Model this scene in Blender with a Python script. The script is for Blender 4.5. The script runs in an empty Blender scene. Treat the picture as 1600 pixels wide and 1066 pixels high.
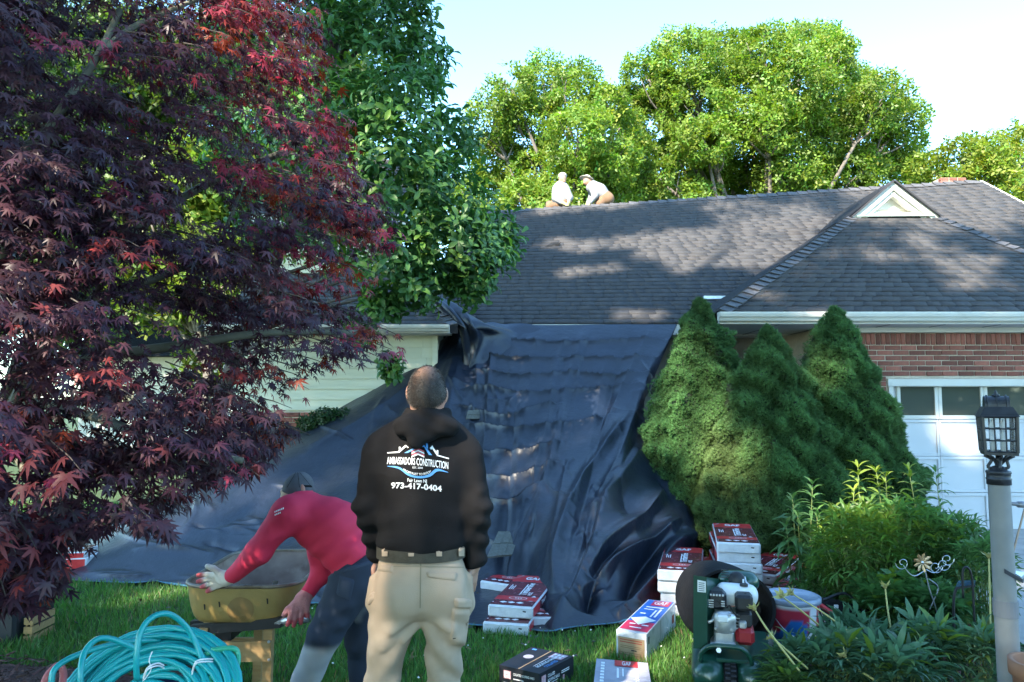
import bpy, math, random
import numpy as np
from mathutils import Matrix, Vector, Euler
R = math.radians
rng = np.random.default_rng(7)
random.seed(7)
scn = bpy.context.scene
col = scn.collection

# ------------------------------------------------------------------ camera
CAM = np.array([0.0, 0.0, 1.68]); PITCH = R(4.4); F = 1156.0
cd = bpy.data.cameras.new('camera'); cam = bpy.data.objects.new('camera', cd); col.objects.link(cam)
cam.location = CAM; cam.rotation_euler = (R(90) + PITCH, 0, 0)
cd.sensor_width = 36; cd.lens = 36 * F / 1600; cd.clip_start = 0.05; cd.clip_end = 2000
scn.camera = cam
# ------------------------------------------------------------------ sky, sun, exposure
SUN_EL, SUN_AZ = R(38), R(-150)          # azimuth measured from +Y towards +X: behind the camera on the left
w = bpy.data.worlds.new('World'); scn.world = w; w.use_nodes = True
nt = w.node_tree; bg = nt.nodes['Background']
sky = nt.nodes.new('ShaderNodeTexSky'); sky.sky_type = 'NISHITA'; sky.sun_disc = False
sky.sun_elevation = SUN_EL; sky.sun_rotation = SUN_AZ
sky.air_density = 1.0; sky.dust_density = 0.35; sky.ozone_density = 2.0
tint = nt.nodes.new('ShaderNodeMix'); tint.data_type = 'RGBA'; tint.blend_type = 'MULTIPLY'; tint.inputs[0].default_value = 1.0
tint.inputs[7].default_value = (.74, .96, 1.0, 1)
nt.links.new(sky.outputs[0], tint.inputs[6]); nt.links.new(tint.outputs[2], bg.inputs[0]); bg.inputs[1].default_value = 0.15
sl = bpy.data.lights.new('sun', 'SUN'); sl.energy = 3.1; sl.angle = R(0.8); sl.color = (1.0, 0.90, 0.76)
sun = bpy.data.objects.new('sun', sl); col.objects.link(sun)
SUND = np.array([math.sin(SUN_AZ) * math.cos(SUN_EL), math.cos(SUN_AZ) * math.cos(SUN_EL), math.sin(SUN_EL)])
sun.rotation_euler = Vector(SUND).to_track_quat('Z', 'Y').to_euler()
scn.view_settings.view_transform = 'Standard'; scn.view_settings.look = 'None'
scn.view_settings.gamma = 1; scn.view_settings.use_curve_mapping = False
scn.view_settings.exposure = 2.6
try:
    scn.cycles.use_denoising = True
    scn.cycles.max_bounces = 8; scn.cycles.transparent_max_bounces = 8
except Exception: pass

# ------------------------------------------------------------------ measuring helpers
CP, SP = math.cos(PITCH), math.sin(PITCH)
def ray(px, py):
    x = (px - 800) / F; y = (533 - py) / F
    return np.array([x, CP - y * SP, SP + y * CP])
def at(px, py, d):
    r = ray(px, py); return CAM + r * (d / r[1])
def gr(px, py, z=0.0):
    r = ray(px, py); return CAM + r * ((z - CAM[2]) / r[2])
def proj(P):
    P = np.atleast_2d(P); v = P - CAM
    x = v[:, 0]; dpt = v[:, 1] * CP + v[:, 2] * SP; u = -v[:, 1] * SP + v[:, 2] * CP
    dpt = np.maximum(dpt, 1e-3)
    return np.stack([800 + F * x / dpt, 533 - F * u / dpt, dpt], 1)
def in_poly(pts, poly):
    x, y = pts[:, 0], pts[:, 1]; ins = np.zeros(len(x), bool); n = len(poly)
    for i in range(n):
        x0, y0 = poly[i]; x1, y1 = poly[(i + 1) % n]
        if y0 == y1: continue
        c = ((y0 > y) != (y1 > y)) & (x < (x1 - x0) * (y - y0) / (y1 - y0) + x0)
        ins ^= c
    return ins
_kn = {}
def noise3(P, scale=1.0, seed=0, octaves=2):
    P = np.asarray(P, float); out = np.zeros(len(P)); amp = 1.0; tot = 0
    for o in range(octaves):
        key = (seed, o)
        if key not in _kn:
            g = np.random.default_rng(seed * 17 + o * 101 + 3)
            k = g.normal(size=(14, 3)); k /= np.linalg.norm(k, axis=1)[:, None]; k *= g.uniform(.6, 1.5, (14, 1))
            _kn[key] = (k, g.uniform(0, 6.28, 14))
        k, ph = _kn[key]
        out += amp * np.sin(P @ (k.T * scale * (2 ** o)) + ph).sum(1) / 5.0
        tot += amp; amp *= .5
    return out / tot
def sstep(a, b, x):
    t = np.clip((x - a) / (b - a), 0, 1); return t * t * (3 - 2 * t)

# ------------------------------------------------------------------ object helpers
WM = {}
def link(o, parent=None, local=False):
    col.objects.link(o)
    if parent is not None:
        o.parent = parent
        if not local: o.matrix_parent_inverse = WM[parent].inverted()
        WM[o] = (WM[parent] @ o.matrix_basis) if local else o.matrix_basis.copy()
    else: WM[o] = o.matrix_basis.copy()
    return o
def tag(o, label=None, cat=None, group=None, kind=None):
    if label: o['label'] = label
    if cat: o['category'] = cat
    if group: o['group'] = group
    if kind: o['kind'] = kind
    return o
def thing(name, label, cat, loc=(0, 0, 0), rz=0.0, group=None):
    o = bpy.data.objects.new(name, None); o.empty_display_size = .1
    o.location = loc; o.rotation_euler = (0, 0, rz)
    o.matrix_basis = Matrix.LocRotScale(Vector(loc), Euler((0, 0, rz)), None)
    link(o); return tag(o, label, cat, group)
def obj(name, me, mat=None, parent=None, local=False, smooth=None, mtx=None):
    if mat is not None:
        for m in (mat if isinstance(mat, (list, tuple)) else [mat]): me.materials.append(m)
    if smooth is not None: me.polygons.foreach_set('use_smooth', [smooth] * len(me.polygons))
    o = bpy.data.objects.new(name, me)
    if mtx is not None: o.matrix_basis = mtx
    return link(o, parent, local)
def copy_tree(o, mtx, label=None, group=None):
    def rec(s, par):
        c = s.copy(); col.objects.link(c)
        if par is not None: c.parent = par
        for ch in s.children: rec(ch, c)
        return c
    c = rec(o, None); c.matrix_basis = mtx
    if label: c['label'] = label
    if group: c['group'] = group
    return c
def np_mesh(name, V, tf, N=1, colr=None, smooth=False):
    """N copies of the face list tf laid over V (N*M,3)"""
    V = np.asarray(V, np.float32); M = len(V) // N
    sz = np.array([len(f) for f in tf]); flat = np.concatenate([np.array(f) for f in tf])
    loops = (flat[None, :] + (np.arange(N) * M)[:, None]).ravel().astype(np.int32)
    sizes = np.tile(sz, N); starts = np.concatenate([[0], np.cumsum(sizes)[:-1]]).astype(np.int32)
    me = bpy.data.meshes.new(name)
    me.vertices.add(len(V)); me.vertices.foreach_set('co', V.ravel())
    me.loops.add(len(loops)); me.loops.foreach_set('vertex_index', loops)
    me.polygons.add(len(sizes)); me.polygons.foreach_set('loop_start', starts)
    if smooth: me.polygons.foreach_set('use_smooth', np.ones(len(sizes), bool))
    if colr is not None:
        c = np.ones((N, M, 4), np.float32); c[:, :, :3] = np.asarray(colr, np.float32)[:, None, :]
        a = me.color_attributes.new('Col', 'FLOAT_COLOR', 'POINT'); a.data.foreach_set('color', c.ravel())
    me.update(calc_edges=True); me.validate()
    return me
class MB:
    """collects polygons, builds one mesh"""
    def __init__(s): s.v = []; s.f = []; s.m = []; s.mi = 0
    def add(s, V, Fc):
        o = len(s.v); s.v += [tuple(map(float, v)) for v in V]; s.f += [tuple(i + o for i in f) for f in Fc]; s.m += [s.mi] * len(Fc); return s
    def hexa(s, P):   # 8 points: bottom 0-3 ccw, top 4-7
        return s.add(P, [(3, 2, 1, 0), (4, 5, 6, 7), (0, 1, 5, 4), (1, 2, 6, 5), (2, 3, 7, 6), (3, 0, 4, 7)])
    def box(s, x0, x1, y0, y1, z0, z1, b=0.0):
        if b <= 0:
            return s.hexa([(x0, y0, z0), (x1, y0, z0), (x1, y1, z0), (x0, y1, z0), (x0, y0, z1), (x1, y0, z1), (x1, y1, z1), (x0, y1, z1)])
        V = []; c = ((x0 + x1) / 2, (y0 + y1) / 2, (z0 + z1) / 2); h = ((x1 - x0) / 2, (y1 - y0) / 2, (z1 - z0) / 2)
        b = min(b, min(h) * .9); idx = {}
        for sx in (-1, 1):
            for sy in (-1, 1):
                for sz in (-1, 1):
                    for ax in range(3):
                        p = [sx * (h[0] - b), sy * (h[1] - b), sz * (h[2] - b)]; p[ax] += (sx, sy, sz)[ax] * b
                        idx[(sx, sy, sz, ax)] = len(V); V.append((c[0] + p[0], c[1] + p[1], c[2] + p[2]))
        Fc = []
        def face(k):
            pts = np.array([V[i] for i in k]); n = np.cross(pts[1] - pts[0], pts[2] - pts[0])
            if np.dot(n, pts.mean(0) - np.array(c)) < 0: k = k[::-1]
            Fc.append(tuple(k))
        for ax in range(3):
            o = [a for a in range(3) if a != ax]
            for sg in (-1, 1):
                k = []
                for (u, v) in ((-1, -1), (1, -1), (1, 1), (-1, 1)):
                    q = [0, 0, 0]; q[ax] = sg; q[o[0]] = u; q[o[1]] = v; k.append(idx[(*q, ax)])
                face(k)
            for u in (-1, 1):
                for v in (-1, 1):
                    k = []
                    for t, a in ((-1, o[0]), (1, o[0]), (1, o[1]), (-1, o[1])):
                        q = [0, 0, 0]; q[ax] = t; q[o[0]] = u; q[o[1]] = v; k.append(idx[(*q, a)])
                    face(k)
        for sx in (-1, 1):
            for sy in (-1, 1):
                for sz in (-1, 1): face([idx[(sx, sy, sz, a)] for a in range(3)])
        return s.add(V, Fc)
    def tube(s, pts, r, n=8, caps=True, closed=False):
        pts = np.array(pts, float); K = len(pts); rr = np.broadcast_to(np.asarray(r, float), (K,))
        T = np.gradient(pts, axis=0)
        if closed: T = np.roll(pts, -1, 0) - np.roll(pts, 1, 0)
        T /= np.linalg.norm(T, axis=1)[:, None] + 1e-12
        ref = np.array([0, 0, 1.0]) if abs(T[0][2]) < .9 else np.array([1.0, 0, 0])
        u = np.cross(T[0], ref); u /= np.linalg.norm(u); V = []
        for i in range(K):
            u = u - T[i] * np.dot(u, T[i]); u /= np.linalg.norm(u) + 1e-12; v = np.cross(T[i], u)
            for j in range(n):
                a = 2 * math.pi * j / n; V.append(pts[i] + rr[i] * (math.cos(a) * u + math.sin(a) * v))
        Fc = []
        for i in range(K if closed else K - 1):
            i2 = (i + 1) % K
            for j in range(n): Fc.append((i * n + j, i * n + (j + 1) % n, i2 * n + (j + 1) % n, i2 * n + j))
        if caps and not closed: Fc += [tuple(range(n))[::-1], tuple((K - 1) * n + j for j in range(n))]
        return s.add(V, Fc)
    def lathe(s, prof, n=24, c=(0, 0, 0), axis=None, caps=True):
        M = Matrix.Identity(3) if axis is None else Vector((0, 0, 1)).rotation_difference(Vector(axis)).to_matrix()
        V = []; 
        for (r, z) in prof:
            for j in range(n):
                a = 2 * math.pi * j / n; p = M @ Vector((r * math.cos(a), r * math.sin(a), z)); V.append((p[0] + c[0], p[1] + c[1], p[2] + c[2]))
        Fc = []; K = len(prof)
        for i in range(K - 1):
            for j in range(n): Fc.append((i * n + j, i * n + (j + 1) % n, (i + 1) * n + (j + 1) % n, (i + 1) * n + j))
        if caps: Fc += [tuple(range(n))[::-1], tuple((K - 1) * n + j for j in range(n))]
        return s.add(V, Fc)
    def mesh(s, name='m'):
        me = bpy.data.meshes.new(name); me.from_pydata(s.v, [], s.f)
        if any(s.m): me.polygons.foreach_set('material_index', s.m)
        me.update(); return me
    def obj(s, name, mat, parent=None, local=False, smooth=None, mtx=None):
        return obj(name, s.mesh(name), mat, parent, local, smooth, mtx)
def box_obj(name, mat, parent, dims, local=False, b=0.0):
    return MB().box(*dims, b=b).obj(name, mat, parent, local)
def autosmooth(o, ang=40):
    me = o.data; me.polygons.foreach_set('use_smooth', [True] * len(me.polygons))
    try: me.set_sharp_from_angle(angle=R(ang))
    except Exception: pass
    return o
def crv(pts, n=24):
    """Catmull-Rom through points"""
    P = np.array(pts, float); P = np.vstack([2 * P[0] - P[1], P, 2 * P[-1] - P[-2]]); out = []
    K = len(P) - 3
    for t in np.linspace(0, K - 1e-6, n):
        i = int(t); f = t - i; a, b, c, d = P[i:i + 4]
        out.append(.5 * (2 * b + (c - a) * f + (2 * a - 5 * b + 4 * c - d) * f * f + (3 * b - a - 3 * c + d) * f ** 3))
    return np.array(out)

# ------------------------------------------------------------------ implicit surfaces (one continuous skin)
def cap(a, b, ra, rb, k=.03, sq=None): return ('c', np.array(a, float), np.array(b, float), ra, rb, k, sq)
def ell(c, r, k=.03, rot=None, sub=False): return ('s' if sub else 'e', np.array(c, float), np.array(r, float), rot, k)
def cut(c, n): n = np.array(n, float); return ('p', np.array(c, float), n / np.linalg.norm(n))
def sdf_mesh(name, prims, res=.01, pad=.06, disp=None, iso=0.0):
    lo = np.full(3, 1e9); hi = -lo
    for p in prims:
        if p[0] == 'c':
            m = max(p[3], p[4]) * (max(1, p[6][1]) if p[6] else 1)
            lo = np.minimum(lo, np.minimum(p[1], p[2]) - m); hi = np.maximum(hi, np.maximum(p[1], p[2]) + m)
        elif p[0] == 'e': lo = np.minimum(lo, p[1] - p[2].max()); hi = np.maximum(hi, p[1] + p[2].max())
    lo -= pad; hi += pad
    n = np.ceil((hi - lo) / res).astype(int) + 1
    ax = [lo[i] + res * np.arange(n[i]) for i in range(3)]
    X = np.stack(np.meshgrid(*ax, indexing='ij'), -1)
    D = np.full(tuple(n), 1.0)
    for p in prims:
        if p[0] == 'p':
            D = np.maximum(D, (X - p[1]) @ p[2]); continue
        k = p[5] if p[0] == 'c' else p[4]; mg = k + 4 * res
        if p[0] == 'c':
            m = max(p[3], p[4]) * (max(1, p[6][1]) if p[6] else 1) + mg; b0, b1 = np.minimum(p[1], p[2]) - m, np.maximum(p[1], p[2]) + m
        else: m = p[2].max() + mg; b0, b1 = p[1] - m, p[1] + m
        i0 = np.clip(((b0 - lo) / res).astype(int), 0, n); i1 = np.clip(((b1 - lo) / res).astype(int) + 2, 0, n)
        sl3 = tuple(slice(i0[i], i1[i]) for i in range(3)); Y = X[sl3]; E = D[sl3]
        if E.size == 0: continue
        if p[0] == 'c':
            _, a, b, ra, rb, k, sq = p; Q = Y - a; B = b - a
            if sq:
                u = np.array(sq[0], float); u /= np.linalg.norm(u); f = 1 / sq[1] - 1
                Q = Q + (Q @ u)[..., None] * u * f; B = B + (B @ u) * u * f
            t = np.clip((Q @ B) / max(B @ B, 1e-9), 0, 1)
            d = np.linalg.norm(Q - t[..., None] * B, axis=-1) - (ra + (rb - ra) * t)
        else:
            _, c, r, rot, k = p; Q = Y - c
            if rot is not None: Q = Q @ np.array(Euler(rot).to_matrix())
            q = np.linalg.norm(Q / r, axis=-1); q2 = np.linalg.norm(Q / (r * r), axis=-1) + 1e-9
            d = q * (q - 1) / q2
        if p[0] == 's':
            h = np.clip(.5 - .5 * (E + d) / k, 0, 1); D[sl3] = E * (1 - h) + (-d) * h + k * h * (1 - h)
        else:
            h = np.clip(.5 + .5 * (d - E) / k, 0, 1); D[sl3] = d * (1 - h) + E * h - k * h * (1 - h)
    if disp is not None:
        nb_m = np.abs(D) < .06; D[nb_m] += disp(X[nb_m])
    D = D - iso
    s = D < 0
    nx, ny, nz = D.shape
    acc = np.zeros((nx - 1, ny - 1, nz - 1, 3)); cnt = np.zeros((nx - 1, ny - 1, nz - 1))
    I = np.stack(np.meshgrid(*[np.arange(m - 1) for m in (nx, ny, nz)], indexing='ij'), -1).astype(float)
    cs = [(i, j, k) for i in (0, 1) for j in (0, 1) for k in (0, 1)]
    def sl_(a, c): return a[c[0]:c[0] + nx - 1, c[1]:c[1] + ny - 1, c[2]:c[2] + nz - 1]
    for axn in range(3):
        for c in cs:
            if c[axn]: continue
            c2 = list(c); c2[axn] = 1
            d0, d1 = sl_(D, c), sl_(D, c2); m = (d0 < 0) != (d1 < 0)
            t = np.where(m, d0 / np.where(m, d0 - d1, 1), 0)
            pt = np.array(c, float) + np.zeros_like(I); pt[..., axn] += t
            acc += np.where(m[..., None], pt, 0); cnt += m
    act = cnt > 0
    idx = -np.ones(act.shape, np.int64); idx[act] = np.arange(act.sum())
    V = lo + res * (I[act] + acc[act] / cnt[act][:, None])
    Fs = []
    for axn in range(3):
        o = [(axn + 1) % 3, (axn + 2) % 3]
        sla = [slice(1, None)] * 3; sla[axn] = slice(0, -1)
        slb = [slice(1, None)] * 3; slb[axn] = slice(1, None)
        A = s[tuple(slice(1, m - 1) if i != axn else slice(0, m - 1) for i, m in enumerate(s.shape))]
        B = s[tuple(slice(1, m - 1) if i != axn else slice(1, m) for i, m in enumerate(s.shape))]
        W = np.argwhere(A != B); 
        if not len(W): continue
        base = W.copy(); base[:, o[0]] += 1; base[:, o[1]] += 1
        q = []
        for (u, v) in ((-1, -1), (0, -1), (0, 0), (-1, 0)):
            w_ = base.copy(); w_[:, o[0]] += u; w_[:, o[1]] += v
            q.append(idx[w_[:, 0], w_[:, 1], w_[:, 2]])
        q = np.stack(q, 1); fl = ~A[tuple(W.T)]
        q[fl] = q[fl][:, ::-1]
        Fs.append(q)
    q = np.concatenate(Fs); q = q[(q >= 0).all(1)]
    # light smoothing
    Ed = np.concatenate([q[:, [0, 1]], q[:, [1, 2]], q[:, [2, 3]], q[:, [3, 0]]])
    for it in range(2):
        a2 = np.zeros_like(V); c2 = np.zeros(len(V))
        np.add.at(a2, Ed[:, 0], V[Ed[:, 1]]); np.add.at(c2, Ed[:, 0], 1)
        np.add.at(a2, Ed[:, 1], V[Ed[:, 0]]); np.add.at(c2, Ed[:, 1], 1)
        V = .5 * V + .5 * a2 / np.maximum(c2, 1)[:, None]
    me = bpy.data.meshes.new(name); me.vertices.add(len(V)); me.vertices.foreach_set('co', V.astype(np.float32).ravel())
    me.loops.add(len(q) * 4); me.loops.foreach_set('vertex_index', q.astype(np.int32).ravel())
    me.polygons.add(len(q)); me.polygons.foreach_set('loop_start', (np.arange(len(q)) * 4).astype(np.int32))
    me.polygons.foreach_set('use_smooth', np.ones(len(q), bool)); me.update(calc_edges=True); me.validate()
    return me

# ------------------------------------------------------------------ materials
def _nodes(name):
    m = bpy.data.materials.new(name); m.use_nodes = True
    return m, m.node_tree.nodes, m.node_tree.links, m.node_tree.nodes['Principled BSDF']
def c4(c): return (c[0], c[1], c[2], 1)
def M(name, c1, c2=None, scale=8.0, rough=.6, bump=0.0, bscale=60.0, metal=0.0, spec=.5, c3=None, s3=1.5, stretch=None, rvar=0.0, detail=4, objrand=0.0, coat=0.0, attr=False, th3=(.5, .62), trans=0.0, sheen=0.0, bdist=.01, aniso=None):
    m, N, L, b = _nodes(name)
    b.inputs['Roughness'].default_value = rough; b.inputs['Metallic'].default_value = metal
    b.inputs['Specular IOR Level'].default_value = spec
    if coat: b.inputs['Coat Weight'].default_value = coat; b.inputs['Coat Roughness'].default_value = .12
    if sheen: b.inputs['Sheen Weight'].default_value = sheen
    tc = N.new('ShaderNodeTexCoord'); src = tc.outputs['Object']
    if stretch:
        mp = N.new('ShaderNodeMapping'); mp.inputs['Scale'].default_value = stretch; L.new(src, mp.inputs[0]); src = mp.outputs[0]
    out = None
    def noise(sc, det=detail):
        n = N.new('ShaderNodeTexNoise'); n.inputs['Scale'].default_value = sc; n.inputs['Detail'].default_value = det; L.new(src, n.inputs['Vector']); return n
    if attr:
        a = N.new('ShaderNodeAttribute'); a.attribute_name = 'Col'; out = a.outputs['Color']
    if c2 is not None:
        n = noise(scale); r = N.new('ShaderNodeValToRGB'); r.color_ramp.elements[0].color = c4(c1); r.color_ramp.elements[1].color = c4(c2)
        r.color_ramp.elements[0].position = .32; r.color_ramp.elements[1].position = .68
        L.new(n.outputs['Fac'], r.inputs[0]); out = r.outputs[0]
        if rvar:
            mr = N.new('ShaderNodeMapRange'); mr.inputs['To Min'].default_value = rough - rvar; mr.inputs['To Max'].default_value = rough + rvar
            L.new(n.outputs['Fac'], mr.inputs['Value']); L.new(mr.outputs[0], b.inputs['Roughness'])
    if c3 is not None:
        n = noise(s3, 5); r = N.new('ShaderNodeValToRGB'); r.color_ramp.elements[0].position = th3[0]; r.color_ramp.elements[1].position = th3[1]
        L.new(n.outputs['Fac'], r.inputs[0]); mx = N.new('ShaderNodeMix'); mx.data_type = 'RGBA'
        L.new(r.outputs[0], mx.inputs[0])
        if out is not None: L.new(out, mx.inputs[6])
        else: mx.inputs[6].default_value = c4(c1)
        mx.inputs[7].default_value = c4(c3); out = mx.outputs[2]
    if objrand:
        oi = N.new('ShaderNodeObjectInfo'); hv = N.new('ShaderNodeHueSaturation')
        mr = N.new('ShaderNodeMapRange'); mr.inputs['To Min'].default_value = 1 - objrand; mr.inputs['To Max'].default_value = 1 + objrand
        L.new(oi.outputs['Random'], mr.inputs['Value']); L.new(mr.outputs[0], hv.inputs['Value'])
        if out is not None: L.new(out, hv.inputs['Color'])
        else: hv.inputs['Color'].default_value = c4(c1)
        out = hv.outputs[0]
    if out is not None: L.new(out, b.inputs['Base Color'])
    else: b.inputs['Base Color'].default_value = c4(c1)
    if bump:
        n = noise(bscale, 6); bp = N.new('ShaderNodeBump'); bp.inputs['Strength'].default_value = bump; bp.inputs['Distance'].default_value = bdist
        L.new(n.outputs['Fac'], bp.inputs['Height']); L.new(bp.outputs[0], b.inputs['Normal'])
    if trans:
        t = N.new('ShaderNodeBsdfTranslucent'); ms = N.new('ShaderNodeMixShader'); ms.inputs[0].default_value = trans
        if out is not None:
            hs = N.new('ShaderNodeHueSaturation'); hs.inputs['Value'].default_value = 1.7; hs.inputs['Saturation'].default_value = 1.1
            L.new(out, hs.inputs['Color']); L.new(hs.outputs[0], t.inputs['Color'])
        else: t.inputs['Color'].default_value = c4([min(1, x * 1.7) for x in c1])
        L.new(b.outputs[0], ms.inputs[1]); L.new(t.outputs[0], ms.inputs[2]); L.new(ms.outputs[0], N['Material Output'].inputs[0])
    return m
def glass_mat(name, tint=(.9, .95, .95), rough=.03, alpha=None):
    m, N, L, b = _nodes(name)
    b.inputs['Base Color'].default_value = c4(tint); b.inputs['Roughness'].default_value = rough
    b.inputs['Transmission Weight'].default_value = 1.0; b.inputs['IOR'].default_value = 1.2
    return m

# ------------------------------------------------------------------ leaves
def leaf_tmpl(kind):
    if kind == 'maple':
        V = [(0, 0, 0)]; Fc = []; th = [-118, -80, -42, 0, 42, 80, 118]; rr = [.42, .72, .93, 1.05, .93, .72, .42]
        val = [-140] + [(th[i] + th[i + 1]) / 2 for i in range(6)] + [140]; vr = [.12, .2, .27, .3, .3, .27, .2, .12]
        def P(r, a, z=None): return (r * math.cos(R(a)), r * math.sin(R(a)), -.30 * r * r if z is None else z)
        vi = []
        for a, r in zip(val, vr): vi.append(len(V)); V.append(P(r, a, .02))
        for i, (a, r) in enumerate(zip(th, rr)):
            k = len(V); hw = 7.5 if r > .5 else 9
            V += [P(r * .58, a - hw * 1.25), P(r, a), P(r * .58, a + hw * 1.25)]
            Fc += [(0, vi[i], k, k + 1, k + 2, vi[i + 1])]
        return np.array(V), Fc
    if kind == 'obovate':
        xs = [0, .3, .62, .88, 1.0]; ws = [.02, .13, .21, .15, .0]; zs = [0, .05, .04, -.06, -.16]
    elif kind == 'lance':
        xs = [0, .2, .5, .8, 1.0]; ws = [.01, .085, .105, .055, .0]; zs = [0, .07, .08, -.02, -.18]
    elif kind == 'ovate':
        xs = [0, .25, .55, .85, 1.0]; ws = [.02, .17, .2, .09, .0]; zs = [0, .04, .02, -.06, -.14]
    V = []; Fc = []
    for x, w_, z in zip(xs, ws, zs): V += [(x, -w_, z + w_ * .35), (x, 0, z), (x, w_, z + w_ * .35)]
    for i in range(4):
        a = i * 3
        Fc += [(a, a + 3, a + 4, a + 1), (a + 1, a + 4, a + 5, a + 2)]
    return np.array(V), Fc
def frames(d, n):
    d = d / (np.linalg.norm(d, axis=1)[:, None] + 1e-9); c = np.cross(n, d); c /= np.linalg.norm(c, axis=1)[:, None] + 1e-9
    return d, c, np.cross(d, c)
def leaf_verts(pos, d, n, size, tv):
    a, c, m = frames(d, n); s = size[:, None, None]
    return (pos[:, None, :] + s * (tv[None, :, 0, None] * a[:, None, :] + tv[None, :, 1, None] * c[:, None, :] + tv[None, :, 2, None] * m[:, None, :])).reshape(-1, 3)
def leaves(parent, pos, d, n, size, kind, colr, mat, nparts=0, name='foliage', partname='leaf', minpx=12, local_parts=None):
    tv, tf = leaf_tmpl(kind) if isinstance(kind, str) else kind
    N = len(pos); keep = np.ones(N, bool)
    if nparts:
        p = proj(pos); pxs = size * F / p[:, 2]
        vis = (p[:, 0] > -10) & (p[:, 0] < 1610) & (p[:, 1] > -10) & (p[:, 1] < 1075) & (pxs > minpx)
        # nearest leaf of each small cell of the picture, largest first
        cell = (p[:, 0] // 9).astype(int) * 1000 + (p[:, 1] // 9).astype(int)
        order = np.argsort(p[:, 2]); seen = set(); front = []
        for i in order:
            if vis[i] and cell[i] not in seen: seen.add(cell[i]); front.append(i)
        front = sorted(front, key=lambda i: -pxs[i])[:nparts]
        a, c, m = frames(d, n); K = 5; cm = np.array(colr)[front]
        lum = np.argsort(cm.sum(1)) if len(front) else []
        grp = np.zeros(len(front), int)
        for q, i in enumerate(lum): grp[i] = q * K // max(len(front), 1)
        tmpl = []
        for g in range(K):
            cc = cm[grp == g].mean(0) if (grp == g).any() else np.array([.1, .1, .1])
            me = np_mesh(partname, tv, tf, 1, cc[None], smooth=True); me.materials.append(mat); tmpl.append(me)
        for q, i in enumerate(front):
            s = size[i]; X = Matrix(((a[i][0] * s, c[i][0] * s, m[i][0] * s, pos[i][0]), (a[i][1] * s, c[i][1] * s, m[i][1] * s, pos[i][1]), (a[i][2] * s, c[i][2] * s, m[i][2] * s, pos[i][2]), (0, 0, 0, 1)))
            obj(partname, tmpl[grp[q]], None, parent, mtx=X)
            keep[i] = False
    me = np_mesh(name, leaf_verts(pos[keep], d[keep], n[keep], size[keep], tv), tf, int(keep.sum()), np.array(colr)[keep], smooth=True)
    o = obj(name, me, mat, parent); o['kind'] = 'stuff'
    return o

def color_attr(me, fn):
    n = len(me.vertices); co = np.zeros(n * 3, np.float32); me.vertices.foreach_get('co', co); c = np.ones((n, 4), np.float32)
    c[:, :3] = fn(co.reshape(-1, 3).astype(float)); a = me.color_attributes.new('Col', 'FLOAT_COLOR', 'POINT'); a.data.foreach_set('color', c.ravel()); return me
from mathutils.bvhtree import BVHTree
def bvh_of(me): return BVHTree.FromPolygons([v.co[:] for v in me.vertices], [p.vertices[:] for p in me.polygons])
def cast(bv, px, py):
    r = ray(px, py); h = bv.ray_cast(Vector(CAM), Vector(r / np.linalg.norm(r)))
    return (np.array(h[0]), np.array(h[1])) if h[0] is not None else None
def patch(name, bv, quad, mat, parent, off=.004, nu=8, nv=5, edge=True):
    """raised piece of cloth lying on a surface; quad in photograph pixels, clockwise from the upper left"""
    a, b, c, d = [np.array(q, float) for q in quad]; V = []; last = cast(bv, *np.mean(quad, 0))
    for i in range(nu + 1):
        for j in range(nv + 1):
            u, v = i / nu, j / nv; q = a * (1 - u) * (1 - v) + b * u * (1 - v) + c * u * v + d * (1 - u) * v
            h = cast(bv, *q)
            if h is None: h = last
            if h is None: V.append((0, 0, 0)); continue
            last = h; n = h[1] if np.dot(h[1], CAM - h[0]) > 0 else -h[1]
            e = 0 if edge and (i in (0, nu) or j in (0, nv)) else 1
            V.append(h[0] + n * (off if e else -.002))
    Fc = [(i * (nv + 1) + j, i * (nv + 1) + j + 1, (i + 1) * (nv + 1) + j + 1, (i + 1) * (nv + 1) + j) for i in range(nu) for j in range(nv)]
    return MB().add(V, Fc).obj(name, mat, parent, smooth=True)
_tx = {}
def text_geo(txt, bold=0.0, shear=0.0):
    """triangles of a line of text, unit cap height, origin at the left of the baseline"""
    key = (txt, bold, shear)
    if key in _tx: return _tx[key]
    cu = bpy.data.curves.new('lettering', 'FONT'); cu.body = txt; cu.size = 1; cu.offset = bold; cu.resolution_u = 3; cu.shear = shear
    o = bpy.data.objects.new('lettering', cu); col.objects.link(o); bpy.context.view_layer.update()
    me = bpy.data.meshes.new_from_object(o.evaluated_get(bpy.context.evaluated_depsgraph_get()))
    V = np.array([v.co[:2] for v in me.vertices]); Fc = [p.vertices[:] for p in me.polygons]
    bpy.data.objects.remove(o); bpy.data.meshes.remove(me); V = V.reshape(-1, 2) - [V[:, 0].min(), 0]
    _tx[key] = (V / .69, Fc); return _tx[key]
def print_px(name, bv, V, Fc, mat, parent, off=.003):
    """flat print: 2D shape in photograph pixels laid on a surface"""
    P = []; last = None
    for q in V:
        h = cast(bv, *q) or last
        if h is None: return None
        last = h; n = h[1] if np.dot(h[1], CAM - h[0]) > 0 else -h[1]; P.append(h[0] + n * off)
    return MB().add(P, Fc).obj(name, mat, parent)
def text_px(txt, x0, x1, y0, h, slope=0.0, bold=0.0, arc=0.0, quad=0.0):
    V, Fc = text_geo(txt, bold); w_ = V[:, 0].max(); u = V[:, 0] / w_; x = x0 + (x1 - x0) * u
    return np.c_[x, y0 + slope * (x - x0) + quad * (x - x0) ** 2 + arc * (1 - (2 * u - 1) ** 2) - V[:, 1] * h], Fc
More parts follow.
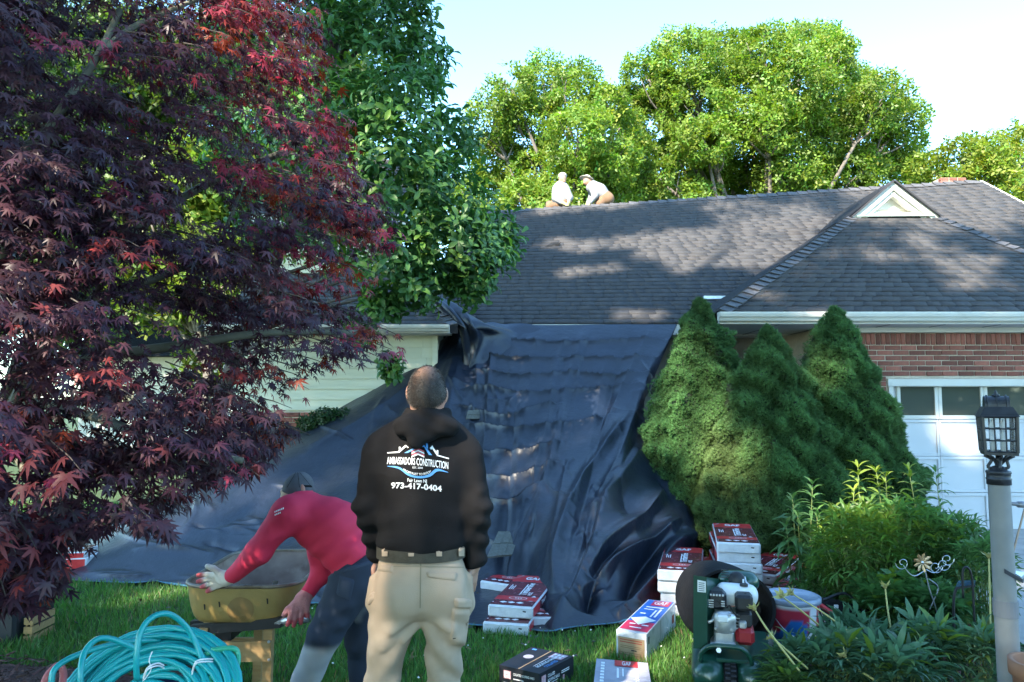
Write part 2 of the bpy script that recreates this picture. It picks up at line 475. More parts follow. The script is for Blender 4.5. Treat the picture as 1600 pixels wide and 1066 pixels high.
# ================================================================== ground
m_lawn = M('lawn_soil', (.030, .055, .012), (.045, .08, .018), scale=6, rough=.95, bump=.8, bscale=120)
m_mulch = M('mulch', (.055, .020, .014), (.115, .045, .030), scale=55, rough=.95, bump=1.0, bscale=90, bdist=.03)
m_pave = M('driveway', (.33, .31, .29), (.42, .40, .37), scale=5, rough=.9, bump=.4, bscale=60)
g = MB().add([(-400, -60, 0), (400, -60, 0), (400, 600, 0), (-400, 600, 0)], [(0, 1, 2, 3)]).obj('lawn', m_lawn); tag(g, kind='structure')
def flat(name, pts, z, mat):
    n = len(pts); m = MB().add([(p[0], p[1], z) for p in pts], [tuple(range(n))]); o = m.obj(name, mat); return tag(o, kind='structure')
dr = flat('driveway', [(4.0, 9.9), (3.72, 6.2), (3.0, 3.2), (2.9, -6), (9.5, -6), (9.5, 9.9)], .012, m_pave)
for k in range(12):
    pass
# mulch bed on the right, with a gently raised lumpy surface, and one in the left foreground
def bed(name, poly, z, seed, amp=.05, res=.05):
    P = np.array(poly); lo, hi = P.min(0), P.max(0)
    xs = np.arange(lo[0], hi[0], res); ys = np.arange(lo[1], hi[1], res)
    X, Y = np.meshgrid(xs, ys, indexing='ij'); pts = np.stack([X.ravel(), Y.ravel()], 1)
    dmin = np.full(len(pts), 1e9)
    for i in range(len(P)):
        a, b = P[i], P[(i + 1) % len(P)]; ab = b - a; t = np.clip(((pts - a) @ ab) / (ab @ ab), 0, 1)
        dmin = np.minimum(dmin, np.linalg.norm(pts - a - t[:, None] * ab, axis=1))
    ins = in_poly(pts, poly); sd = np.where(ins, dmin, -dmin)
    p3 = np.c_[pts, np.zeros(len(pts))]
    Z = z * sstep(-.02, .25, sd) - .03 * (sd < -.06) + amp * .35 * noise3(p3, 9, seed, 3) * sstep(0, .1, sd) + .012
    V = np.c_[pts, np.where(sd > -.06, Z, -.05)]
    nx, ny = len(xs), len(ys); I = np.arange(nx * ny).reshape(nx, ny)
    q = np.stack([I[:-1, :-1], I[1:, :-1], I[1:, 1:], I[:-1, 1:]], -1).reshape(-1, 4)
    q = q[(sd[q] > -.12).any(1)]
    o = obj(name, np_mesh(name, V, q.tolist(), 1, smooth=True), m_mulch); return tag(o, kind='structure')
BED_R = [(2.1, 8.9), (1.9, 7.2), (1.55, 5.9), (1.15, 4.75), (.98, 4.05), (1.1, 3.3), (1.3, 2.2), (2.55, 2.2), (2.75, 3.4), (3.5, 6.3), (3.8, 9.3)]
BED_L = [(-6, 5.55), (-3.6, 4.85), (-2.4, 4.65), (-1.55, 4.1), (-1.3, 3.2), (-1.2, 1.2), (-6, 1.2)]
bed('mulch_bed', BED_R, .07, 5)
bed('mulch_bed', BED_L, .05, 6)
# loose bark chips
tvc = np.array([(-.5, -.16, 0), (.5, -.13, .05), (.45, .15, 0), (-.45, .17, .06), (0, 0, .16)]); tfc = [(0, 1, 4), (1, 2, 4), (2, 3, 4), (3, 0, 4)]
def chips(poly, n, z, seed):
    g = np.random.default_rng(seed); P = np.array(poly); lo, hi = P.min(0), P.max(0)
    p = g.uniform(lo, hi, (n * 2, 2)); p = p[in_poly(p, poly)][:n]; N = len(p)
    pos = np.c_[p, np.full(N, z) + g.uniform(0, .03, N)]; a = g.uniform(0, 6.28, N)
    d = np.c_[np.cos(a), np.sin(a), g.normal(0, .3, N)]; nn = np.c_[g.normal(0, .35, (N, 2)), np.ones(N)]
    V = leaf_verts(pos, d, nn, g.uniform(.02, .06, N), tvc)
    c = np.array([.09, .036, .024])[None] * g.uniform(.4, 1.6, (N, 1)); c[:, 2] *= g.uniform(.7, 1.3, N)
    o = obj('bark_chips', np_mesh('bark_chips', V, tfc, N, c), M('bark', (.09, .036, .024), rough=.95, attr=True)); return tag(o, kind='stuff')
chips(BED_R, 9000, .08, 3); chips(BED_L, 9000, .06, 4)
# ================================================================== the house
m_shingle = M('asphalt_shingle', (.07, .07, .075), rough=.85, bump=.5, bscale=180, attr=True, c3=(.075, .075, .078), s3=25, th3=(.55, .75))
m_cap = M('cap_shingle', (.065, .064, .067), (.10, .095, .095), scale=14, rough=.85, bump=.5, bscale=160, objrand=.25)
m_deck = M('roof_deck', (.04, .04, .045), rough=.9)
m_white = M('white_trim', (.62, .60, .53), (.68, .66, .59), scale=3, rough=.5, c3=(.5, .47, .4), s3=5, th3=(.6, .8))
m_cream = M('cream_siding', (.60, .60, .44), (.66, .65, .49), scale=2.5, rough=.55, bump=.12, bscale=40, stretch=(1, 1, 6), objrand=.04)
m_brick = M('brick', (.21, .068, .05), (.30, .105, .07), scale=11, rough=.85, bump=.5, bscale=70, objrand=.42, c3=(.12, .06, .055), s3=5, th3=(.5, .75))
m_mortar = M('mortar', (.50, .42, .32), (.60, .51, .40), scale=30, rough=.95, bump=.6, bscale=90)
m_doorw = M('garage_door_paint', (.58, .585, .59), (.64, .64, .64), scale=2, rough=.38, spec=.5)
m_pane = M('window_pane', (.075, .085, .07), rough=.03, spec=1.0, coat=.3)
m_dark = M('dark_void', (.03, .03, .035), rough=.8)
m_soffit = M('soffit', (.55, .53, .5), (.62, .6, .56), scale=5, rough=.7)
m_copper = M('patina_flashing', (.36, .5, .44), (.5, .6, .55), scale=20, rough=.6)
m_metal = M('galvanised_metal', (.5, .52, .55), (.62, .64, .66), scale=25, rough=.35, metal=.9)

house = thing('ranch_house', 'low ranch house with dark shingle roof, red brick garage front and cream siding', 'house', (1.5, 10.5, 0))

# ---- roof planes ----------------------------------------------------------
ZE = 2.73
RL, RR = at(735, 334, 15.8), at(1531, 283, 14.4)
EL, ER = np.array([-1.5, 10.5, ZE]), np.array([RR[0] + 1.05, 10.3, ZE])
def rr_(px, py, d): return at(px, py, d)
GA = np.array([2.53, 9.0, ZE]); GT0 = at(1331, 336, 12.05); GT1 = at(1457, 336, 12.05); GB = at(1840, 488, 9.0); GB[2] = ZE
def bil(Q, u, v):   # Q = [bottom-left, bottom-right, top-right, top-left]
    a, b, c, d = Q; u = np.asarray(u)[..., None]; v = np.asarray(v)[..., None]
    return a * (1 - u) * (1 - v) + b * u * (1 - v) + c * u * v + d * (1 - u) * v
def shingle_field(Q, ncourse, seed, bounds=None):
    """tabs laid course by course over quad Q: list of (corner points, thickness, colour)"""
    g = np.random.default_rng(seed); a, b, c, d = Q; out = []
    nrm = np.cross(b - a, d - a); nrm /= np.linalg.norm(nrm)
    for i in range(ncourse):
        v0, v1 = i / ncourse, (i + 1.25) / ncourse; v1 = min(v1, 1.0)
        Wd = np.linalg.norm(bil(Q, 1, v0) - bil(Q, 0, v0))
        x = -g.uniform(0, .2); t = .0
        wob = g.normal(0, .004)
        while x < Wd:
            wd = g.choice([.16, .2, .24, .30, .36]) * g.uniform(.85, 1.15)
            x0, x1 = max(x, 0) + .0006, min(x + wd, Wd) - .0006
            if x1 - x0 > .02:
                th = .019 + g.uniform(0, .0012)
                dv = g.normal(0, .0005) + wob * .2
                u0, u1 = x0 / Wd, x1 / Wd
                P = [bil(Q, u0, v0 + dv), bil(Q, u1, v0 + dv), bil(Q, u1, v1), bil(Q, u0, v1)]
                k = g.normal(1, .055) * (1 + .05 * math.sin(i * 2.3 + x * 1.3)); hue = g.normal(0, .02)
                out.append((P, th, np.clip(np.array([.051 * (1 + hue), .049, .050 * (1 - hue)]) * k, .02, .2), nrm))
            x += wd
    return out
SHF = [(0, 1, 2, 3), (4, 5, 1, 0), (0, 3, 7, 4), (1, 5, 6, 2)]
def shingle_verts(s):
    P, th, c, n = s; up = n * th; lo = n * -.006
    return [P[0] + up, P[1] + up, P[2] + n * .001, P[3] + n * .001, P[0] + lo, P[1] + lo, P[2] + lo, P[3] + lo]
def lay_roof(name, Q, n, seed, nparts, tri=None):
    a, b, c, d = Q
    nrm = np.cross(b - a, d - a); nrm /= np.linalg.norm(nrm)
    nu, nv = 20, 8; U, Vv = np.meshgrid(np.linspace(0, 1, nu), np.linspace(0, 1, nv), indexing='ij'); gp = bil(Q, U.ravel(), Vv.ravel()) - nrm * .012
    V = np.concatenate([gp, gp - nrm * .1]); n0 = nu * nv; fc = []
    for i in range(nu - 1):
        for j in range(nv - 1): k = i * nv + j; fc += [(k, k + nv, k + nv + 1, k + 1), (n0 + k + 1, n0 + k + nv + 1, n0 + k + nv, n0 + k)]
    rim = [i * nv for i in range(nu)] + [(nu - 1) * nv + j for j in range(1, nv)] + [i * nv + nv - 1 for i in range(nu - 2, -1, -1)] + [j for j in range(nv - 2, 0, -1)]
    for k in range(len(rim)): p_, q_ = rim[k], rim[(k + 1) % len(rim)]; fc.append((q_, p_, n0 + p_, n0 + q_))
    m = MB().add(V, fc); ro = m.obj(name, m_deck, house)
    S = shingle_field(Q, n, seed)
    if tri is not None: S = [s for s in S if tri(sum(s[0]) / 4)]
    ctr = np.array([sum(s[0]) / 4 for s in S]); pr = proj(ctr)
    wpx = np.array([np.linalg.norm(s[0][1] - s[0][0]) for s in S]) * F / pr[:, 2]
    vis = (pr[:, 0] > 0) & (pr[:, 0] < 1600) & (pr[:, 1] > 0)
    order = [i for i in np.argsort(-wpx * vis) if vis[i]][:nparts]; pick = set(int(i) for i in order)
    rest = [s for i, s in enumerate(S) if i not in pick]
    V = np.array([shingle_verts(s) for s in rest]).reshape(-1, 3)
    o = obj('shingle_courses', np_mesh('shingle_courses', V, SHF, len(rest), np.array([s[2] for s in rest])), m_shingle, ro); o['kind'] = 'stuff'
    for i in pick:
        s = S[i]; obj('shingle', np_mesh('shingle', np.array(shingle_verts(s)), SHF, 1, s[2][None]), m_shingle, ro)
    return ro
main_roof = lay_roof('main_roof', [EL, ER, RR, RL], 38, 1, 60)
gar_roof = lay_roof('garage_roof', [GA, GB, GT1, GT0], 25, 2, 240)
# garage roof right and left flanks (run back into the main roof)
bk = np.array([GB[0] - .1, 13.0, GT1[2] - .6])
m = MB(); m.add([GB, GB + [0, 5, 0], GT1 + [0, 3, .0], GT1], [(0, 1, 2, 3)]); m.obj('flank_right', m_shingle, gar_roof)
m = MB(); m.add([GA, GT0, GT0 + [0, 1.2, .0], np.array([2.53, 10.6, ZE + .06])], [(0, 1, 2, 3)]); m.obj('flank_left', m_shingle, gar_roof)
# back slope and gable ends of the main roof
m = MB(); BL, BR = RL + [-.5, 5, -3], RR + [0, 5, -3]
m.add([RL, RR, BR, BL], [(0, 1, 2, 3)]); m.obj('rear_slope', m_deck, main_roof)
m = MB(); m.hexa([ER + [.0, 0, -.16], ER + [.05, 0, -.16], RR + [.05, 0, -.16], RR + [0, 0, -.16], ER + [0, 0, .012], ER + [.05, 0, .012], RR + [.05, 0, .012], RR + [0, 0, .012]])
m.obj('rake_board', m_white, main_roof)
m = MB(); m.add([ER + [-.3, .3, -.2], RR + [-.3, 0, -.2], BR + [-.3, 0, -.2], BR + [-.3, 0, -3], ER + [-.3, .3, -2.7]], [(0, 1, 2, 3, 4)]); m.obj('gable_wall', m_cream, house)

def caps(parent, A, B, step, wid, nup, sa, sb, seed):
    """folded cap shingles from A up to B; sa, sb: downhill directions of the two planes"""
    g = np.random.default_rng(seed); Lg = np.linalg.norm(B - A); e = (B - A) / Lg; n = int(Lg / step)
    for i in range(n):
        c0 = A + e * (i * step); c1 = A + e * ((i + 1.3) * step); h0 = .022 + g.uniform(0, .008); h1 = .006
        wj = wid * g.uniform(.94, 1.06); sk = g.normal(0, .008)
        u = np.array(nup)
        V = []
        for (c, h) in ((c0, h0), (c1, h1)):
            for t in (0, 1):
                off = u * (h - t * .008)
                V += [c + sa * wj + off + e * sk, c + sa * wj * .3 + off * 1.3, c + off * 1.6, c + sb * wj * .3 + off * 1.3, c + sb * wj + off - e * sk]
        Fc = []
        for j in range(4): Fc += [(j, j + 1, 11 + j, 10 + j), (j + 5, j, j + 1, j + 6)[::-1], ]
        Fc += [(0, 10, 15, 5), (4, 9, 19, 14)]
        MB().add(V, Fc).obj('cap_shingle', m_cap, parent)
nf = np.cross(GB - GA, GT0 - GA); nf /= np.linalg.norm(nf)
def unit(v): v = np.array(v, float); return v / np.linalg.norm(v)
upv = unit([0, -.5, .85])
caps(gar_roof, GA + [0, 0, .01], GT0, .165, .15, upv, unit([.9, -.5, -.28]), unit([-.75, .62, -.42]), 3)
caps(gar_roof, GB + (GT1 - GB) * .1, GT1, .165, .15, upv, unit([-.9, -.5, -.25]), unit([.75, .5, -.1]), 4)
caps(main_roof, RL, RR, .2, .15, unit([0, -.2, 1]), unit([0, -.84, -.54]), unit([0, .84, -.54]), 5)

# ---- dutch gable ------------------------------------------------------------
pk, bl, br = at(1391, 287, 11.9), at(1333, 337, 11.98), at(1455, 336, 11.98)
dg = MB().add([bl + [.12, .1, .03], br + [-.12, .1, .03], pk + [0, .1, -.12]], [(0, 1, 2)]).obj('dutch_gable', m_soffit, house)
# boards on the face
for k in range(4):
    t0, t1 = k / 4, (k + 1) / 4; a0 = bl + (pk - bl) * t0; b0 = br + (pk - br) * t0; a1 = bl + (pk - bl) * t1; b1 = br + (pk - br) * t1
    s = np.array([0, .06, -.03])
    a0, b0, a1, b1 = a0 + s, b0 + s, a1 + s, b1 + s
    f = np.array([0, -.02, 0])
    MB().add([a0 + f, b0 + f, b1, a1, a0, b0], [(0, 1, 2, 3), (0, 4, 5, 1)]).obj('board', m_white, dg)
for (a, c) in ((bl, pk), (br, pk)):
    d = unit(c - a); q = np.array([0, 0, 1.0]); sd = unit(np.cross(np.cross(d, [0, 1, 0]), d)); 
    inn = unit(np.cross(d, [0, 1, 0])); inn = inn if inn[2] < 0 else -inn
    for (w0, w1, y0, y1, nm, mt) in ((0, .10, -.10, .04, 'rake_trim', m_white), (.10, .17, -.06, .05, 'rake_moulding', m_white), (-.025, 0, -.15, .1, 'drip_edge', m_deck)):
        A, C = a - d * .10, c + d * (.0)
        P = [A + inn * w1, C + inn * w1, C + inn * w1 + [0, y1 - y0, 0], A + inn * w1 + [0, y1 - y0, 0], A + inn * w0, C + inn * w0, C + inn * w0 + [0, y1 - y0, 0], A + inn * w0 + [0, y1 - y0, 0]]
        P = [p + [0, y0, 0] for p in P]
        MB().hexa(P).obj(nm, mt, dg)
MB().hexa([bl + [.05, -.05, -.02], br + [-.05, -.05, -.02], br + [-.05, .05, -.02], bl + [.05, .05, -.02], bl + [.05, -.05, .035], br + [-.05, -.05, .035], br + [-.05, .05, .035], bl + [.05, .05, .035]]).obj('sill_trim', m_white, dg)
MB().hexa([bl + [.0, -.13, -.045], br + [0, -.13, -.045], br + [0, -.05, -.03], bl + [0, -.05, -.03], bl + [0, -.13, -.035], br + [0, -.13, -.035], br + [0, -.05, .0], bl + [0, -.05, .0]]).obj('flashing', m_copper, dg)
rp = pk + [0, 2.6, 0]
MB().add([bl + [-.1, -.1, -.03], pk + [0, -.1, .03], rp, bl + [-.1, 1.2, -.03]], [(0, 1, 2, 3)]).obj('gable_roof_slope', m_shingle, dg)
MB().add([br + [.1, -.1, -.03], br + [.1, 1.2, -.03], rp, pk + [0, -.1, .03]], [(0, 1, 2, 3)]).obj('gable_roof_slope', m_shingle, dg)

# ---- gutters -----------------------------------------------------------------
def gutter(name, x0, x1, y, zt, h, dep, mat):
    pr = [(0, 0), (0, -h), (-dep * .55, -h), (-dep * .72, -h * .62), (-dep * .9, -h * .55), (-dep, -h * .2), (-dep, 0), (-dep + .008, 0), (-dep + .008, -h * .2), (-.008, -h * .2)]
    V = [(x0, y + a, zt + b) for a, b in pr] + [(x1, y + a, zt + b) for a, b in pr]; n = len(pr)
    Fc = [(i, (i + 1) % n, n + (i + 1) % n, n + i) for i in range(n)] + [tuple(range(7)), tuple(n + i for i in range(7))]
    return MB().add(V, Fc).obj(name, mat, house)
zg = at(1300, 487.5, 8.9)[2]; zg1 = at(1300, 501, 8.9)[2]
gutter('gutter', GA[0] - .02, 8.6, 9.0, zg, zg - zg1, .125, m_white)
MB().box(GA[0], 8.6, 9.001, 9.03, zg1 - .01, zg - .02).obj('fascia_board', m_white, house)
zs = zg1 - .012
so = MB().box(GA[0], 8.6, 9.0, 11.0, zs - .02, zs).obj('soffit', m_soffit, house)
for k in range(9):
    MB().box(2.6 + k * .68, 2.6 + k * .68 + .01, 9.05, 10.98, zs - .024, zs - .0205).obj('seam', m_dark, so)
MB().box(3.95, 8.6, 9.40, 9.485, zs - .085, zs - .022).obj('frieze_board', m_white, house)

# ---- brick garage front ------------------------------------------------------
YB = 9.5; XB0, XB1 = 3.98, 7.75
dz_t = at(1450, 592, YB)[2]; dx0 = at(1391, 700, YB)[0]; dx1 = dx0 + 2.9
bw = MB().box(XB0 + .01, dx0, YB + .012, YB + .2, 0, zs - .085).box(dx0 + .001, dx1, YB + .012, YB + .2, dz_t + .001, zs - .085).box(dx1 + .001, XB1 + .6, YB + .012, YB + .2, 0, zs - .085).obj('brick_wall', m_mortar, house)
cz, ch, bl_, bh = zs - .085, .0667, .196, .056
me_str = MB().box(0, bl_, 0, .09, 0, bh, b=.004).mesh('brick'); me_half = MB().box(0, .093, 0, .09, 0, bh, b=.004).mesh('brick'); me_sol = MB().box(0, .056, 0, .09, 0, .145, b=.004).mesh('brick')
for q in (me_str, me_half, me_sol): q.materials.append(m_brick)
nb = 0
def put_brick(me, x, z):
    global nb
    j = [random.gauss(0, .0012) for _ in range(3)]
    obj('brick', me, None, bw, mtx=Matrix.Translation((x + j[0], YB + j[1] * 1.5, z + j[2])) @ Matrix.Rotation(random.gauss(0, .004), 4, 'Y')); nb += 1
x = XB0
while x < XB1: put_brick(me_sol, x, cz - .152); x += .0645
extra = MB(); z = cz - .152 - ch; row = 0
while z > .02:
    x = XB0 + (0 if row % 2 == 0 else -.103)
    while x < XB1:
        me, xx, ln = me_str, x, bl_
        if x < XB0: me, xx, ln = me_half, XB0, .093
        hit = z + bh > 0 and z < dz_t + .004 and xx + ln > dx0 - .005 and xx < dx1
        if hit and xx < dx0 - .1: me, ln = me_half, .093; hit = xx + ln > dx0 - .005
        if not hit:
            p = proj(np.array([xx, YB, z]))[0]
            if p[0] < 1610 and z > 1.35 and p[0] > 1320 and nb < 285: put_brick(me, xx, z)
            else: extra.box(xx, xx + ln, YB, YB + .09, z, z + bh, b=.004)
        x += .2065
    z -= ch; row += 1
o = extra.obj('brick_courses', m_brick, bw); o['kind'] = 'stuff'

# ---- garage door ---------------------------------------------------------------
gd = MB().box(dx0, dx1, YB + .16, YB + .2, 0, dz_t).obj('garage_door', m_doorw, house)
fw = .075
MB().box(dx0 - .01, dx1, YB - .03, YB + .1, dz_t - .095, dz_t - .002, b=.004).obj('head_jamb', m_white, gd)
MB().box(dx0, dx0 + fw * .75, YB - .028, YB + .1, 0, dz_t - .096, b=.004).obj('side_jamb', m_white, gd)
MB().box(dx1 - .06, dx1, YB - .028, YB + .1, 0, dz_t - .096, b=.004).obj('side_jamb', m_white, gd)
ys = [at(1450, y, YB + .1)[2] for y in (603, 655, 713, 770, 829)]
ys[4] = .01
px_ = [1402, 1466.5, 1538, 1609, 1680]; xs_ = [at(p, 650, YB + .1)[0] for p in px_]
for r in range(4):
    zt, zb = ys[r] - .003, ys[r + 1] + .003
    sec = MB(); 
    sec.box(dx0 + .06, dx1 - .06, YB + .12, YB + .158, zb, zt, b=.003)
    so_ = sec.obj('door_section', m_doorw, gd)
    for k in range(4):
        x0, x1 = xs_[k], xs_[k + 1]
        if r == 0:
            mm = MB(); a, b_, c_, d_ = x0 + .045, x1 - .045, zb + .045, zt - .012
            mm.box(x0 + .003, a, YB + .085, YB + .119, zb, zt).box(b_, x1 - .003, YB + .085, YB + .119, zb, zt).box(a + .0005, b_ - .0005, YB + .087, YB + .119, zb, c_).box(a + .0005, b_ - .0005, YB + .087, YB + .119, d_, zt)
            mm.obj('window_frame', m_white, so_)
            MB().box(a - .004, b_ + .004, YB + .106, YB + .112, c_ - .004, d_ + .004).obj('window_pane', m_pane, so_)
        else:
            mm = MB(); i = .05
            for (q, yy) in ((0, .119), (1, .1)):
                pass
            a, b_, c_, d_ = x0 + .03, x1 - .03, zb + .04, zt - .04
            mm.box(x0 + .002, a, YB + .1, YB + .119, zb, zt, b=.003).box(b_, x1 - .002, YB + .1, YB + .119, zb, zt, b=.003).box(a + .0005, b_ - .0005, YB + .1, YB + .119, zb, c_, b=.003).box(a + .0005, b_ - .0005, YB + .1, YB + .119, d_, zt, b=.003)
            mm.obj('door_panel', m_doorw, so_)

m_porch = M('porch_shade_grey', (.20, .185, .165), (.25, .23, .21), scale=4, rough=.7)  # wall colour greyed down, the porch's deep shade is put into it
# ---- porch behind the spruces -----------------------------------------------------
MB().box(-1.2, 3.97, 11.0, 11.1, 0, ZE - .05).obj('porch_wall', m_porch, house)
MB().box(3.985, 4.08, 9.69, 11.0, 0, zs - .025).obj('garage_side_wall', m_mortar, house)
wx = at(1243, 540, 10.97)
wf = MB().box(wx[0] - .32, wx[0] + .32, 10.93, 10.998, 1.2, 2.38, b=.005).obj('window', m_white, house)
MB().box(wx[0] - .26, wx[0] + .26, 10.915, 10.928, 1.26, 2.32).obj('window_pane', m_pane, wf)
MB().box(-1.4, ER[0] - .2, 10.5, 11.0, ZE - .16, ZE - .14).obj('main_soffit', m_soffit, house)
MB().box(-1.4, 2.5, 10.44, 10.498, ZE - .16, ZE - .01).obj('main_fascia', m_white, house)
# flashing piece and lifted shingle left on the roof
p = at(1117, 467, 11.1)
MB().box(p[0] - .17, p[0] + .17, p[1], p[1] + .1, p[2] - .03, p[2] + .045).obj('metal_flashing', m_metal, main_roof)
f0 = at(866, 387, 13.35)
fl = MB().add([f0 + [-.2, 0, 0], f0 + [.05, 0, .0], f0 + [.13, .02, .1], f0 + [-.02, .1, .12]], [(0, 1, 2), (0, 2, 3)]); fl.obj('lifted_shingle', m_shingle, main_roof)
# chimney
c0 = at(1481, 291, 15.2)
ch_ = MB().box(c0[0] - .26, c0[0] + .26, 15.0, 15.6, 4.6, c0[2] + .12).obj('chimney', m_mortar, house)
for r in range(7):
    for k in range(3):
        x = c0[0] - .268 + k * .18 + (0.0 if r % 2 else -.0)
        obj('brick', me_str, None, ch_, mtx=Matrix.Translation((x, 14.99, c0[2] + .06 - r * ch)) @ Matrix.Diagonal((.86, 1, 1, 1)))

# ---- left wing ---------------------------------------------------------------------
LX0, LX1, LY = -3.7, at(683, 560, 9.8)[0], 9.8
lw = MB().box(LX0, LX1 - .02, LY + .02, LY + .2, 0, 2.6).obj('siding_wall', m_cream, house)
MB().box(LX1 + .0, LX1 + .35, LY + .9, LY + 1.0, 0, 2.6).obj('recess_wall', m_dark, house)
MB().box(LX1 - .018, LX1, LY + .2, LY + 1.3, 0, 2.6).obj('wing_side_wall', m_cream, house)
def planks(parent, x0, x1, y, z0, z1, ex=.138):
    z = z0
    while z < z1 - .02:
        zz = min(z + ex, z1); xs = [x0]
        while xs[-1] < x1: xs.append(min(x1, xs[-1] + random.uniform(2.4, 3.6)))
        for a, b in zip(xs[:-1], xs[1:]):
            if b - a < .02: continue
            MB().hexa([(a, y - .022, z), (b - .003, y - .022, z), (b - .003, y + .019, z), (a, y + .019, z), (a, y - .003, zz + .008), (b - .003, y - .003, zz + .008), (b - .003, y + .019, zz + .008), (a, y + .019, zz + .008)]).obj('siding_board', m_cream, parent)
        z += ex
zsid = at(500, 641, LY)[2]
planks(lw, LX0, LX1, LY, zsid, 2.56)
# brick base below the siding
base = MB().box(LX0, LX1 - .03, LY - .03, LY + .019, 0, zsid - .02).obj('brick_base', m_mortar, house)
eb = MB(); z = zsid - .02 - ch; row = 0; cnt = 0
while z > 0:
    x = LX0 + (0 if row % 2 else .1)
    while x < LX1 - .22:
        p = proj(np.array([x, LY, z]))[0]
        if 400 < p[0] < 500 and p[1] < 720 and cnt < 40:
            obj('brick', me_str, None, base, mtx=Matrix.Translation((x, LY - .045, z))); cnt += 1
        else: eb.box(x, x + bl_, LY - .042, LY - .02, z, z + bh)
        x += .2065
    z -= ch; row += 1
o = eb.obj('brick_courses', m_brick, base); o['kind'] = 'stuff'
MB().box(LX1 - .06, LX1 + .01, LY - .04, LY + .018, zsid, 2.58).obj('corner_board', m_cream, lw)
zl = at(600, 507, 9.3)[2]; zl1 = at(600, 517, 9.3)[2]
gutter('gutter', LX0 - .2, at(702, 512, 9.35)[0], 9.42, zl, zl - zl1, .12, m_white)
MB().box(LX0, at(702, 512, 9.35)[0], 9.42, 9.8, zl1 - .02, zl1).obj('wing_soffit', m_soffit, house)
wa, wb = np.array([LX0 - .2, 9.42, zl]), np.array([at(715, 508, 9.42)[0], 9.42, zl])
wc, wd = at(632, 428, 11.4), None; wd = np.array([LX0 - .2, 11.4, wc[2]])
wing_roof = lay_roof('wing_roof', [wa, wb, wc, wd], 14, 9, 0)
caps(wing_roof, wb, wc, .17, .13, upv, unit([-.9, -.4, -.2]), unit([.8, .4, -.4]), 11)
MB().add([wb, wb + [0, 2.5, .2], wc + [0, 1.5, .6], wc], [(0, 1, 2, 3)]).obj('wing_flank', m_deck, wing_roof)
uw = MB().box(LX0, at(622, 430, 11.42)[0], 11.43, 11.6, 2.6, at(600, 345, 11.4)[2]).obj('upper_wall', m_cream, house)
planks(uw, LX0, at(622, 430, 11.4)[0], 11.4, wc[2] + .01, at(600, 345, 11.4)[2])
ux = at(640, 340, 11.2); uz = ux[2]
uq = [np.array([LX0 - .3, 11.0, uz]), np.array([ux[0], 11.0, uz]), np.array([ux[0], 14.2, uz + 1.9]), np.array([LX0 - .3, 14.2, uz + 1.9])]
lay_roof('upper_roof', uq, 22, 12, 0)
MB().box(LX0 - .3, ux[0], 10.97, 10.998, uz - .17, uz - .01).obj('upper_fascia', m_white, house)
MB().box(LX0 - .3, ux[0], 11.0, 11.4, uz - .17, uz - .15).obj('upper_soffit', m_soffit, house)
MB().box(ux[0] - .35, ux[0] - .25, 11.61, 15, 0, uz - .2).obj('upper_side_wall', m_cream, house)
wu = MB().box(-3.35, -2.35, 11.33, 11.375, wc[2] + .35, uz - .35, b=.004).obj('window', m_white, house)
MB().box(-3.27, -2.43, 11.322, 11.331, wc[2] + .43, uz - .43).obj('window_pane', m_pane, wu)
